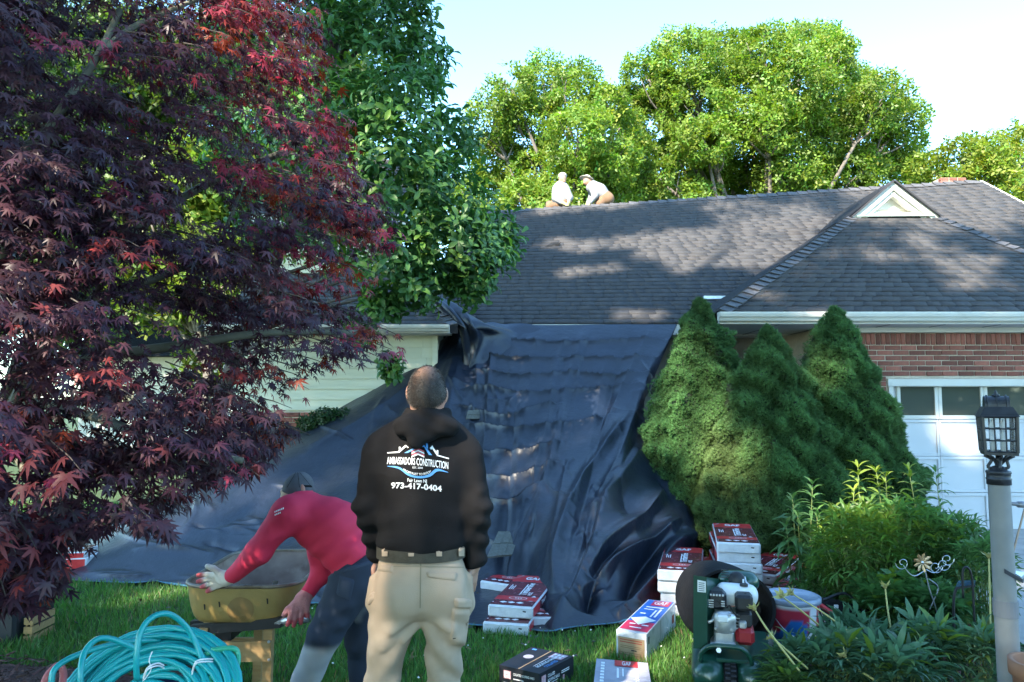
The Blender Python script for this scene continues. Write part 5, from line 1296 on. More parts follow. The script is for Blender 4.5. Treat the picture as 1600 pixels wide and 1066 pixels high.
# left tall pile
words = ['bottom', 'second lowest', 'third from the ground', 'top']
c = gr(1062, 965, 0)
for k in range(4):
    put_bundle(c[0] + [.05, .025, .0, -.005][k], 5.8 + [0, .02, 0, -.02][k], .0 + k * (BH + .003) + (.004 if k < 3 else .008), R([-12, -14, -13, -15][k]), words[k] + ' shingle bundle in the four high pile next to the folded tarp', GBN)
c = at(1154, 850, 5.95)
h0 = c[2] - 7 * (BH + .003)
wl = ['lowest', 'second', 'third', 'fourth', 'fifth', 'uppermost']
for k in range(6):
    put_bundle(c[0] + [.03, .01, .02, .012, .006, 0][k], 5.95 + [.1, .05, .02, .0, .015, 0][k], .06 + k * (c[2] - .06) / 6 - .0, R([-9, -6, -10, -12, -11, -13][k]), (wl[k] + ' bundle up from the ground in the tallest pile by the spruces'), GBN)
c = at(1196, 905, 6.15); put_bundle(c[0], 6.15, .07, R(-42), 'lower slanting shingle bundle on the mulch right of the tallest pile', GBN)
put_bundle(c[0] - .06, 6.22, .16, R(-34), 'upper slanting shingle bundle on the mulch right of the tallest pile', GBN)
c = gr(137, 893, .03)
for k in range(3): put_bundle(c[0] + [-.02, .0, -.03][k], c[1] + [.1, .1, .11][k], .03 + k * (BH * .62 + .002), R(97 + [2, 0, 3][k]), ['lowest', 'middle', 'top'][k] + ' shingle bundle of the low pile on the tarp under the maple', GBN)
# ---- boxes ------------------------------------------------------------------------
def slab(name, quad, z, mat, parent, b=.004):
    """box whose top corners (front left, front right, back right, back left) are given"""
    P = [gr(*q, z) for q in quad]; B = [np.array([p[0], p[1], 0.003]) for p in P]
    return MB().hexa(B + P).obj(name, mat, parent), P
def on(P, u, v): return P[0] * (1 - u) * (1 - v) + P[1] * u * (1 - v) + P[2] * u * v + P[3] * (1 - u) * v
def panel(name, P, u0, u1, v0, v1, mat, parent, off=.002):
    n = np.cross(P[1] - P[0], P[3] - P[0]); n = n / np.linalg.norm(n) * off
    return MB().add([on(P, u0, v0) + n, on(P, u1, v0) + n, on(P, u1, v1) + n, on(P, u0, v1) + n], [(0, 1, 2, 3)]).obj(name, mat, parent)
def ptext(txt, P, u, v, du, hv, mat, parent, along='u', off=.004):
    n = np.cross(P[1] - P[0], P[3] - P[0]); n = n / np.linalg.norm(n)
    Vt, Fc = text_geo(txt, .012); w_ = Vt[:, 0].max(); Q = []
    for a, b in Vt:
        if along == 'u': Q.append(on(P, u + du * a / w_, v + hv * b) + n * off)
        else: Q.append(on(P, u - hv * b, v + du * a / w_) + n * off)
    return MB().add(Q, Fc).obj('lettering', mat, parent)
qb = [(963, 984), (1010, 992), (1055, 941), (1013, 937)]; c = gr(1000, 1030)
bx = thing('starter_strip_box', 'long white carton with blue and red printed top standing on the grass', 'box', (c[0], c[1], 0))
body_, P = slab('carton', qb, .185, m_wrapw, bx)
panel('top_print', P, .04, .97, .30, .985, m_blue, bx); panel('front_print', P, .04, .97, .05, .30, m_pink, bx); panel('logo_panel', P, .28, .92, .80, .965, m_pink, bx, .004)
ptext('GAF', P, .36, .835, .48, .10, m_prw, bx, off=.006)
n_ = np.cross(P[1] - P[0], P[3] - P[0]); n_ = n_ / np.linalg.norm(n_) * .0045
MB().add([on(P, *q) + n_ for q in ((.06, .36), (.5, .20), (.95, .36), (.5, .44))], [(0, 1, 2, 3)]).obj('diamond', m_prw, bx)
panel('small_print', P, .2, .82, .73, .755, m_prw, bx, .004); panel('small_print', P, .2, .55, .66, .68, m_prw, bx, .004); panel('small_print', P, .2, .4, .52, .55, m_prw, bx, .004)
panel('small_print', P, .2, .4, .20, .225, m_prw, bx, .004); panel('small_print', P, .62, .85, .19, .215, m_prw, bx, .004); panel('small_print', P, .3, .7, .11, .13, m_prw, bx, .004)
panel('line_print', P, .62, .68, .45, .66, m_prw, bx, .004); panel('line_print', P, .75, .82, .45, .70, m_prw, bx, .004)
Fq = [np.array([P[0][0], P[0][1], .004]), np.array([P[1][0], P[1][1], .004]), P[1], P[0]]
panel('cardboard_end', Fq, .06, .94, .03, .80, m_card, bx); panel('tape_mark', Fq, .50, .68, .36, .40, m_ink, bx, .004)
m_redink = M('red_ink', (.38, .07, .04), rough=.8)
for v in (.70, .62): panel('red_print', Fq, .12, .86, v, v + .035, m_redink, bx, .0035)
for v in (.50, .44, .27, .2): panel('fine_print', Fq, .14, .84, v, v + .018, M('brown_ink', (.2, .12, .06), rough=.9) if v == .50 else bpy.data.materials['brown_ink'], bx, .0035)
Sq = [np.array([P[1][0], P[1][1], .004]), np.array([P[2][0], P[2][1], .004]), P[2], P[1]]
panel('side_mark', Sq, .86, .93, .3, .62, m_redink, bx); panel('side_seam', Sq, .44, .446, .05, .95, m_ink, bx); panel('side_mark', Sq, .05, .08, .6, .85, m_ink, bx)
qk = [(780, 1039), (843, 1053), (896, 1025.5), (831, 1010.5)]; c = gr(840, 1060)
kb = thing('nail_box', 'black carton of collated roofing nails on the grass in front of the man', 'box', (c[0], c[1], 0))
body_, P = slab('carton', qk, .135, m_blk, kb)
m_lab = M('label_blush', (.62, .5, .52), (.6, .2, .22), scale=60, rough=.5)
ptext('COLLATED', P, .93, .28, .36, .085, m_prb, kb, 'v'); ptext('ROOFING NAILS', P, .80, .20, .55, .085, m_prw, kb, 'v'); panel('rule_line', P, .655, .67, .22, .80, m_prw, kb)
panel('logo_panel', P, .62, .93, .70, .94, m_lab, kb, .003)
for i in range(2):
    for j in range(3): panel('logo_block', P, .65 + .09 * j, .71 + .09 * j, .73 + .10 * i, .80 + .10 * i, m_prw, kb, .005)
panel('tape', P, .47, .5, .0, 1.0, m_card, kb, .002)
ell_ = [on(P, .27 + .11 * math.cos(a), .55 + .09 * math.sin(a)) + [0, 0, .003] for a in np.linspace(0, 6.283, 24, endpoint=False)]; MB().add(ell_, [tuple(range(24))]).obj('badge', M('badge_grey', (.5, .46, .52), rough=.4), kb)
panel('small_print', P, .1, .2, .86, .92, m_prb, kb, .003)
Fq = [np.array([P[0][0], P[0][1], .003]), np.array([P[1][0], P[1][1], .003]), P[1], P[0]]
panel('logo_panel', Fq, .12, .30, .50, .84, m_lab, kb)
for i in range(2):
    for j in range(2): panel('logo_block', Fq, .14 + .08 * j, .20 + .08 * j, .54 + .15 * i, .66 + .15 * i, m_prw, kb, .004)
ptext('COLLATED ROOFING NAILS', Fq, .36, .70, .52, .10, m_prw, kb); panel('small_print', Fq, .36, .62, .52, .56, m_prw, kb); panel('small_print', Fq, .12, .5, .30, .34, m_prw, kb)
Sq = [np.array([P[1][0], P[1][1], .003]), np.array([P[2][0], P[2][1], .003]), P[2], P[1]]
panel('logo_panel', Sq, .05, .17, .25, .85, m_lab, kb)
ptext('COLLATED', Sq, .22, .68, .2, .13, m_prw, kb); ptext('ROOFING NAILS', Sq, .22, .48, .34, .13, m_prw, kb); panel('rule_line', Sq, .22, .52, .38, .41, m_prw, kb); panel('small_print', Sq, .62, .86, .62, .66, m_prw, kb); panel('small_print', Sq, .62, .86, .54, .58, m_prw, kb); panel('nail_picture', Sq, .45, .5, .06, .33, m_lab, kb); panel('nail_picture', Sq, .66, .71, .1, .45, m_lab, kb)
m_clear = M('grey_wrap', (.36, .35, .40), (.46, .45, .50), scale=9, rough=.25, bump=.5, bscale=16, bdist=.012, c3=(.52, .44, .45), s3=4, th3=(.5, .7))
qp = [(926, 1082), (1021, 1090), (1012, 1036), (932, 1029)]; c = gr(975, 1100)
gp = thing('ridge_cap_pack', 'grey plastic wrapped pack with a red label at the bottom edge of the photo', 'pack', (c[0], c[1], 0))
body_, P = slab('wrapped_block', qp, .11, m_clear, gp)
panel('logo_panel', P, .36, .80, .80, .985, m_wrapr, gp, .003)
ptext('GAF', P, .50, .83, .17, .12, m_prw, gp, off=.005)
ptext('Timbertex', P, .80, .20, .55, .10, m_prw, gp, 'v'); panel('small_print', P, .40, .44, .45, .74, m_prw, gp); panel('small_print', P, .5, .53, .5, .74, m_prw, gp)
for k in range(7): panel('edge_print', P, .10, .17, .30 + k * .09, .36 + k * .09, m_prw, gp)
# ---- wheelbarrow --------------------------------------------------------------------
m_tubo = M('tub_yellow', (.29, .19, .055), (.35, .24, .08), scale=5, rough=.5, bump=.15, bscale=60, c3=(.20, .12, .05), s3=3.2, th3=(.55, .75))
m_tubi = M('tub_rust', (.13, .075, .048), (.22, .15, .11), scale=7, rough=.75, c3=(.30, .22, .16), s3=4)
m_wood = M('leg_wood', (.34, .20, .075), (.42, .265, .11), scale=6, rough=.7, stretch=(1, 8, 8), c3=(.30, .10, .06), s3=5, th3=(.66, .8))
m_iron = M('black_iron', (.015, .015, .017), rough=.5, metal=.3)
wb = thing('wheelbarrow', 'old mustard yellow wheelbarrow with rusty tub on a wooden leg frame', 'wheelbarrow', (at(371, 1000, 4.3)[0], 4.35, 0))
cx = at(371, 915, 4.0)[0]; zr = at(371, 917, 4.0)[2]; zb = at(371, 976, 4.06)[2]
def rrect(x0, x1, y0, y1, r, z, n=8, tilt=0.0):
    o = []
    for (cx_, cy_, a0) in ((x1 - r, y1 - r, 0), (x0 + r, y1 - r, 90), (x0 + r, y0 + r, 180), (x1 - r, y0 + r, 270)):
        for k in range(n): a = R(a0 + 90 * k / (n - 1)); y = cy_ + r * math.sin(a); o.append((cx_ + r * math.cos(a), y, z + tilt * (y - y0)))
    return o
def tubm(ins):
    rings = []; K = 9
    for k in range(K):
        t = k / (K - 1); e = math.sin(t * math.pi / 2) if t < 1 else 1; s = t ** .55
        rings.append(rrect(cx - .205 - .11 * t ** .28 + ins, cx + .205 + .11 * t ** .28 - ins, 4.10 - .10 * t ** .28 + ins, 4.60 + .27 * t - ins, .11 + .04 * t, zb + (zr - zb) * t ** 1.25 + (ins if k == 0 else 0), tilt=.015 * t))
    n = len(rings[0]); V = [p for r in rings for p in r]; Fc = [(k * n + j, k * n + (j + 1) % n, (k + 1) * n + (j + 1) % n, (k + 1) * n + j) for k in range(K - 1) for j in range(n)] + [tuple(range(n))[::-1]]
    return V, Fc, rings[-1]
V, Fc, rim = tubm(0); tub = MB().add(V, Fc).obj('tub', m_tubo, wb, smooth=True); autosmooth(tub, 50)
V, Fc, _ = tubm(.006); MB().add(V, [f[::-1] for f in Fc]).obj('tub_lining', m_tubi, wb, smooth=True)
MB().tube(rim, .011, 8, closed=True).obj('rim', M('rim_worn', (.12, .09, .06), (.25, .21, .17), scale=14, rough=.5, metal=.4), wb, smooth=True)
bvt = bvh_of(tub.data)
V = [(376, 958)]; V += [(376 + r * 21 * math.cos(a), 953 + r * 20 * math.sin(a)) for r in (.5, 1) for a in np.linspace(0, 6.283, 24, endpoint=False)]; V[0] = (376, 953)
print_px('faded_badge', bvt, V, [(0, 1 + i, 1 + (i + 1) % 24) for i in range(24)] + [(1 + i, 25 + i, 25 + (i + 1) % 24, 1 + (i + 1) % 24) for i in range(24)], M('badge_brown', (.235, .14, .045), (.27, .165, .055), scale=30, rough=.6), tub, .0025)
for (x, y) in ((320, 948), (343, 944), (418, 939)): print_px('bolt_slot', bvt, [(x - 1.5, y - 4), (x + 1, y - 4), (x + 1.5, y + 4), (x - .5, y + 5)], [(0, 1, 2, 3)], m_iron, tub, .003)
def beam(name, a, b, w_, h_, mat, up=(0, 0, 1), b_=.003):
    a, b = np.array(a), np.array(b); d = unit(b - a); s = unit(np.cross(d, up)); u = np.cross(s, d)
    return MB().hexa([a - s * w_ - u * h_, a + s * w_ - u * h_, b + s * w_ - u * h_, b - s * w_ - u * h_, a - s * w_ + u * h_, a + s * w_ + u * h_, b + s * w_ + u * h_, b - s * w_ + u * h_]).obj(name, mat, wb)
ztop = zb - .012
for (px, d) in ((318, 4.12), (419, 4.1), (404, 4.42), (325, 4.45)):
    a = at(px, 985, d); beam('leg', [a[0], d, 0], [a[0] + .005, d, ztop - .02], .024, .019, m_wood, (0, 1, 0))
beam('cross_board', at(313, 1019, 4.075), at(424, 1017, 4.055), .010, .052, m_wood)
beam('cross_board', at(322, 1010, 4.50), at(405, 1010, 4.47), .010, .05, m_wood)
for (x, y) in ((420, 1003), (420, 1031), (322, 1010)): MB().lathe([(.0001, .006), (.007, .005), (.008, 0)], 10, at(x, y, 4.035), (0, -1, 0)).obj('bolt', m_metal, wb)
beam('handle', at(300, 984, 4.16), at(440, 972, 4.02), .02, .026, m_iron); beam('handle', at(300, 976, 4.52), at(480, 966, 4.45), .02, .024, m_iron)
MB().tube([at(432, 973, 4.025), at(452, 969, 4.0), at(484, 966, 3.97)], [.019, .020, .021], 10).obj('taped_grip', M('duct_tape', (.45, .45, .46), (.75, .75, .76), scale=26, rough=.25, metal=.7, bump=.5, bscale=50), wb, smooth=True)
MB().box(at(343, 985, 4.2)[0], at(368, 985, 4.2)[0], 4.14, 4.5, zb - .11, zb - .004).obj('tub_bracket', m_iron, wb)
wc_ = at(292, 985, 4.38); MB().lathe([(.05, -.045), (.14, -.05), (.175, -.03), (.185, 0), (.175, .03), (.14, .05), (.05, .045)], 28, [wc_[0] - .02, 4.34, .19], (0.25, 1, 0)).obj('wheel', m_iron, wb, smooth=True)
for k, (x, y) in enumerate(((378, 917), (387, 917), (430, 911))):
    p = at(x, y, 4.03); sc_ = MB().add([p + [-.02, 0, -.02], p + [.012, .01, -.01], p + [.018, .0, .012], p + [-.006, -.01, .016]], [(0, 1, 2), (0, 2, 3)]).obj('metal_scrap', m_metal); tag(sc_, ['shiny scrap of flashing left of two on the wheelbarrow rim', 'shiny scrap of flashing right of two on the wheelbarrow rim', 'bright scrap of flashing inside the right corner of the wheelbarrow'][k], 'scrap', 'flashing scraps in the wheelbarrow')
# ---- air hose coil --------------------------------------------------------------------
m_hose = M('hose_teal', (.008, .33, .33), (.015, .40, .40), scale=6, rough=.32, coat=.2)
m_hoseg = M('hose_green', (.03, .36, .20), (.05, .44, .26), scale=6, rough=.32, coat=.2)
m_bin = M('bin_navy', (.012, .02, .06), rough=.4)
hc = at(226, 1128, 3.05); 
bn = thing('storage_bin', 'dark navy bin under the coiled teal hose', 'bin', (hc[0], 3.12, 0))
MB().lathe([(.0001, 0), (.26, 0), (.30, .40), (.325, .41), (.325, .43), (.29, .435), (.28, .40), (.25, .02), (.0001, .02)], 32, (hc[0], 3.14, 0), caps=False).obj('shell', m_bin, bn, smooth=True)
hs = thing('air_hose', 'big coil of teal air hose tied with white ties in the left foreground', 'hose', (hc[0], 3.1, .44))
g = np.random.default_rng(14); tl = R(52)
ex = np.array([1, 0, 0.]); ey = np.array([0, math.cos(tl), math.sin(tl)]); en = np.cross(ex, ey)
allp = []; a = 0.0
for k in range(30):
    r = g.uniform(.27, .385) if k > 9 else .15 + .014 * k; off = g.normal(0, .022); cxo, cyo = g.normal(0, .018), g.normal(0, .018); ec = g.uniform(.88, 1.0)
    for s in range(28):
        th = 2 * math.pi * s / 28; b = s / 28
        allp.append((r, off, cxo, cyo, ec, th))
A = np.array(allp); ker = np.ones(15) / 15
for j in range(5): A[:, j] = np.convolve(np.pad(A[:, j], 7, mode='edge'), ker, 'valid')
pts = hc[None] + (A[:, 0] * np.cos(A[:, 5]) + A[:, 2])[:, None] * ex * 1.02 + (A[:, 0] * A[:, 4] * np.sin(A[:, 5]) + A[:, 3])[:, None] * ey + A[:, 1:2] * en + [0, .02, .02]
MB().tube(pts, .0115, 8).obj('coil', m_hose, hs, smooth=True)
MB().tube(crv([at(214, 1062, 2.85), at(213, 1030, 2.84), at(219, 990, 2.86), at(236, 966, 2.9), at(262, 959, 2.95), at(288, 976, 3.0), at(305, 1003, 3.02), at(318, 1035, 3.0)], 40), .0115, 8).obj('loose_loop', m_hose, hs, smooth=True)
MB().tube(crv([at(127, 1095, 2.85), at(126, 1050, 2.86), at(133, 1018, 2.9), at(152, 999, 2.95), at(176, 999, 3.0), at(215, 1015, 3.05)], 34), .0115, 8).obj('loose_loop', m_hose, hs, smooth=True)
MB().tube(crv([at(82, 1110, 2.9), at(80, 1070, 2.9), at(88, 1043, 2.92), at(125, 1022, 3.0), at(190, 1004, 3.15), at(250, 1000, 3.25)], 34), .0115, 8).obj('loose_loop', m_hose, hs, smooth=True)
for k in range(5):
    x = 336 + k * 9; MB().tube(crv([at(318 + k * 3, 1016 + (4 - k) * 2, 3.2), at(x - 12 + k, 1013 + (4 - k) * 2.5, 3.22), at(x, 1024 + (4 - k), 3.22), at(x - 2, 1045, 3.18), at(x - 14, 1085, 3.1)], 26), .0112, 8).obj('side_loop', m_hoseg, hs, smooth=True)
for (x, y, d, sl) in ((312, 1036, 2.84, 10), (236, 1046, 2.82, -8)):
    for q in range(2): MB().tube(crv([at(x - 12, y + 14 + q * 4, d), at(x - 6, y - 2 + q * 3, d - .03), at(x + 10, y - 8 + sl * .2 + q * 4, d), at(x + 20, y - 6 + q * 4, d + .06)], 14), .003, 6).obj('tie', m_prw, hs)
MB().tube(crv([at(238, 1018, 2.8), at(233, 1032, 2.79), at(236, 1046, 2.8), at(226, 1062, 2.8)], 12), .002, 5).obj('tie_end', m_prw, hs)
rp_ = thing('red_hose_end', 'faded red hose end curling out left of the teal coil', 'hose', (at(85, 1060, 3.0)[0], 3.0, .3))
MB().tube(crv([at(60, 1100, 3.0), at(70, 1064, 3.0), at(80, 1048, 3.02), at(92, 1040, 3.05), at(99, 1052, 3.05), at(96, 1080, 3.0)], 24), .014, 8).obj('tube', M('faded_red', (.42, .10, .10), (.5, .15, .14), scale=8, rough=.6), rp_, smooth=True)
# ---- black tote and crate at the left edge ------------------------------------------------
c = gr(5, 1000); m_tote = M('tote_black', (.014, .016, .02), (.02, .022, .028), scale=10, rough=.45)
tt = thing('storage_tote', 'black lidded plastic tote at the left edge under the maple', 'tote', (c[0] - .2, 5.35, 0))
MB().box(c[0] - .62, c[0] + .17, 5.15, 5.6, 0, .30, b=.02).obj('tub', m_tote, tt); MB().box(c[0] - .65, c[0] + .19, 5.12, 5.63, .30, .345, b=.012).obj('lid', m_tote, tt)
for k in range(4): MB().box(c[0] - .55 + k * .19, c[0] - .43 + k * .19, 5.16, 5.58, .345, .36, b=.005).obj('lid_rib', m_tote, tt)
ct = thing('slatted_crate', 'small yellowish slatted wood crate beside the black tote', 'crate', (c[0] + .28, 5.3, 0))
for k in range(3):
    MB().box(c[0] + .20, c[0] + .26, 5.2, 5.215, .01 + k * .06, .055 + k * .06).obj('slat', m_wood, ct); MB().box(c[0] + .247, c[0] + .26, 5.216, 5.45, .01 + k * .06, .055 + k * .06).obj('slat', m_wood, ct)
MB().box(c[0] + .203, c[0] + .215, 5.216, 5.235, 0, .18).obj('corner_post', m_wood, ct); MB().box(c[0] + .233, c[0] + .246, 5.216, 5.235, 0, .18).obj('corner_post', m_wood, ct)
# ---- compressor -----------------------------------------------------------------------------
m_green = M('compressor_green', (.008, .05, .032), (.012, .062, .04), scale=10, rough=.28, coat=.3, c3=(.03, .075, .055), s3=14, th3=(.68, .8))
m_alu = M('aluminium', (.5, .5, .5), (.66, .66, .66), scale=30, rough=.4, metal=.75)
m_plw = M('tank_white', (.72, .73, .72), rough=.3)
m_rub = M('black_plastic', (.015, .015, .016), (.022, .022, .024), scale=20, rough=.5)
m_rubm = M('rubber', (.007, .007, .008), (.013, .012, .012), scale=9, spec=.22, rough=.75, bump=.3, bscale=60)
DC = 4.15
def pc(px, py, o=0.0): return at(px, py, DC + o)
cc0 = pc(1150, 1080); comp = thing('air_compressor', 'dark green petrol air compressor with twin tanks and white fuel tank', 'compressor', (cc0[0], DC + .2, 0))
for px in (1124, 1187):
    c_ = pc(px, 1054, .0); r = .098
    MB().lathe([(.0001, -.12), (.035, -.115), (.07, -.095), (.09, -.06), (.098, -.01), (.098, .36), (.08, .42), (.0001, .45)], 28, (c_[0], DC, c_[2]), (0, 1, 0), caps=False).obj('air_tank', m_green, comp, smooth=True)
wz = pc(1155, 1068)[2]; tyre = MB().lathe([(.06, -.032), (.105, -.036), (.122, -.03), (.127, 0), (.122, .03), (.105, .036), (.06, .032)], 30, (pc(1155, 1060)[0], DC - .02, wz), (1, 0, 0)).obj('wheel', m_rubm, comp, smooth=True)
for k in range(30):
    a = 2 * math.pi * k / 30
    for s in (-1, 1): MB().box(-.013, .013, -.006, .006, .121, .1305).obj('tread_block', m_rub, tyre, mtx=Matrix.Translation((pc(1155, 1060)[0] + s * .015, DC - .02, wz)) @ Matrix.Rotation(a + s * .05, 4, 'X'))
MB().lathe([(.0001, -.035), (.058, -.035), (.058, .035), (.0001, .035)], 20, (pc(1155, 1060)[0], DC - .02, wz), (1, 0, 0)).obj('hub', m_plw, tyre)
MB().tube(crv([pc(1114, 1036, -.06), pc(1117, 1024, -.07), pc(1130, 1013, -.08), pc(1155, 1011, -.085), pc(1178, 1013, -.08), pc(1190, 1026, -.07), pc(1193, 1042, -.06)], 30), .013, 10).obj('handle', m_green, comp, smooth=True)
MB().lathe([(.0001, .012), (.014, .012), (.014, -.01)], 6, pc(1145.5, 1018, -.10), (0, -1, .3)).obj('handle_bolt', m_alu, comp)
zd = pc(1150, 1026)[2]
MB().box(pc(1112, 0)[0], pc(1192, 0)[0], DC - .05, DC + .5, zd - .02, zd + .0, b=.004).obj('deck', m_green, comp)
MB().hexa([pc(1100.5, 1018, -.02), pc(1122, 1018, -.02), pc(1122, 1016, .42), pc(1100.5, 1016, .42), pc(1100.5, 902, -.02), pc(1121, 904, -.02), pc(1121, 906, .42), pc(1100.5, 904, .42)]).obj('belt_guard', m_green, comp)
MB().add([pc(1107, 928, -.024), pc(1120, 928.5, -.024), pc(1120, 911, -.024), pc(1107, 909, -.024)], [(0, 1, 2, 3)]).obj('guard_sticker', m_plw, comp)
for k in range(5): MB().add([pc(1109, 913 + k * 3, -.026), pc(1118, 913.5 + k * 3, -.026), pc(1118, 914.5 + k * 3, -.026), pc(1109, 914 + k * 3, -.026)], [(0, 1, 2, 3)]).obj('sticker_line', m_ink, comp)
def blk(name, x0, y0, x1, y1, o0, o1, mat, b=.012, par=None):
    a, c_ = pc(x0, y1, o0), pc(x1, y0, o0); return MB().box(a[0], c_[0], DC + o0, DC + o1, a[2], c_[2], b=b).obj(name, mat, par or comp)
sh_ = sdf_mesh('engine_shroud', [cap(pc(1134, 905, .3), pc(1158, 905, .3), .07, .07, .03, ((0, 0, 1), .8)), ell(pc(1147, 912, .3), (.1, .07, .055), .03)], .008); obj('engine_shroud', sh_, m_green, comp)
MB().lathe([(.0001, .035), (.035, .032), (.046, .018), (.048, 0)], 20, pc(1148, 905, .235), (0, -1, .35)).obj('recoil_cover', m_rub, comp, smooth=True)
for k in range(4): MB().box(pc(1123, 0)[0], pc(1134, 0)[0], DC + .21, DC + .22, pc(0, 905 + k * 4)[2] - .002, pc(0, 905 + k * 4)[2] + .003).obj('cooling_fin', m_ink, comp)
obj('fuel_tank', sdf_mesh('fuel_tank', [cap(pc(1134, 923, .16), pc(1172, 924, .16), .045, .045, .02, ((0, 1, 0), 1.5)), cap(pc(1138, 934, .16), pc(1172, 934, .16), .04, .04, .03, ((0, 1, 0), 1.4))], .007), m_plw, comp)
MB().lathe([(.0001, .012), (.022, .012), (.024, 0)], 16, pc(1165, 914, .14), (0, 0, 1)).obj('fuel_cap', m_rub, comp)
mf = blk('muffler', 1118, 926, 1148, 955, .02, .16, m_rub, .022)
for k in range(5): blk('vent_slot', 1123 + k * 4.6, 930, 1126 + k * 4.6, 933, .013, .02, m_alu, .001, mf)
for k in range(4): blk('vent_slot', 1121, 939 + k * 3.6, 1129, 940.8 + k * 3.6, .013, .02, m_alu, .001, mf); 
for k in range(3): blk('vent_slot', 1140, 940 + k * 3.6, 1146, 941.8 + k * 3.6, .013, .02, m_alu, .001, mf)
MB().lathe([(.010, .0), (.018, .002), (.018, -.02)], 16, pc(1134, 945, .012), (0, -1, 0)).obj('exhaust', m_ink, mf)
af = blk('air_filter', 1163, 930, 1189, 954, .0, .14, m_rub, .014); MB().lathe([(.0001, .014), (.007, .012), (.008, 0)], 10, pc(1174, 929, .05), (0, 0, 1)).obj('knob', m_rub, af)
vc = obj('valve_cover', sdf_mesh('valve_cover', [cap(pc(1139, 966, -.0), pc(1154, 966, 0), .036, .036, .01, ((0, 1, 0), 1.0)), cap(pc(1137, 982, .0), pc(1158, 982, .0), .022, .022, .02), ell(pc(1147, 976, .0), (.05, .04, .05), .02)], .006), m_alu, comp)
blk('cover_plate', 1139, 963, 1156, 975, -.05, -.03, m_plw, .008, vc)
for (x, y) in ((1135, 984), (1159, 984), (1137, 961), (1157, 961)): MB().lathe([(.0001, .008), (.006, .008), (.006, -.01)], 6, pc(x, y, -.03), (0, -1, 0)).obj('bolt', m_alu, vc)
eb_ = blk('engine_block', 1131, 988, 1161, 1013, .0, .2, m_alu, .01)
for k in range(6): blk('fin', 1128, 959 + k * 5.2, 1166, 961.5 + k * 5.2, .05, .2, m_alu, .002, eb_)
blk('base_flange', 1127, 1007, 1166, 1013, -.03, .22, m_alu, .004, eb_)
blk('starter_housing', 1162, 982, 1190, 1008, .02, .2, M('engine_red', (.34, .02, .025), rough=.35), .02)
blk('carburettor', 1160, 956, 1184, 980, .05, .18, m_rub, .012)
blk('intake', 1166, 970, 1178, 982, .02, .06, m_alu, .008)
MB().tube(crv([pc(1160, 904, .2), pc(1163, 912, .17), pc(1172, 918, .15), pc(1180, 919, .14)], 14), .0055, 7).obj('cable', m_plw, comp, smooth=True)
MB().tube(crv([pc(1161, 900, .22), pc(1166, 908, .18), pc(1178, 916, .15)], 14), .005, 7).obj('cable', m_alu, comp, smooth=True)
MB().tube(crv([pc(1150, 950, .0), pc(1156, 947, -.02), pc(1160, 956, -.01), pc(1166, 962, .0)], 14), .005, 7).obj('cable', m_rub, comp, smooth=True)
MB().tube([pc(1122, 975, -.01), pc(1128, 972, .0), pc(1131, 960, .02)], .01, 8).obj('exhaust_elbow', m_alu, comp, smooth=True)
# black rubber roll behind the compressor
comp.rotation_euler = (0, 0, R(-14))
rc = at(1136, 950, 4.80); rr2 = thing('rubber_roll', 'open roll of black rubber sheet standing behind the compressor', 'roll', (rc[0], 4.85, 0))
V = []; Fc = []; nA, nB = 60, 8; rad = .262
for i in range(nA):
    a = 2 * math.pi * i / nA; 
    for j in range(nB):
        w_ = j / (nB - 1); rr3 = rad * 1.0 * (1 + .03 * math.sin(3 * a + 1)) - .03 * (w_ - .5) ** 2
        V.append((rc[0] + rr3 * 1.03 * math.cos(a) - .05 * (w_ - .5), 4.75 + .26 * w_ + .03 * math.sin(a), max(.01, rc[2] + rr3 * .98 * math.sin(a) * (1.0))))
n0 = len(V); V += [(rc[0] + (x - rc[0]) * .93, y, rc[2] + (z - rc[2]) * .93) for x, y, z in V]
for i in range(nA):
    i2 = (i + 1) % nA
    for j in range(nB - 1):
        Fc += [(i * nB + j, i2 * nB + j, i2 * nB + j + 1, i * nB + j + 1), (n0 + i * nB + j, n0 + i * nB + j + 1, n0 + i2 * nB + j + 1, n0 + i2 * nB + j)]
    Fc += [(i2 * nB, i * nB, n0 + i * nB, n0 + i2 * nB), (i * nB + nB - 1, i2 * nB + nB - 1, n0 + i2 * nB + nB - 1, n0 + i * nB + nB - 1)]
MB().add(V, Fc).obj('outer_turn', m_rubm, rr2, smooth=True); autosmooth(rr2.children[0], 40)
V2 = [];
for i in range(44):
    a = R(95) + i * R(6.2); q = rad * (.80 - .0022 * i)
    for j in range(2): V2.append((rc[0] + .02 + q * math.cos(a), 4.78 + .22 * j, rc[2] + q * .95 * math.sin(a)))
MB().add(V2, [(2 * i, 2 * i + 2, 2 * i + 3, 2 * i + 1) for i in range(43)]).obj('inner_turn', m_rubm, rr2, smooth=True)
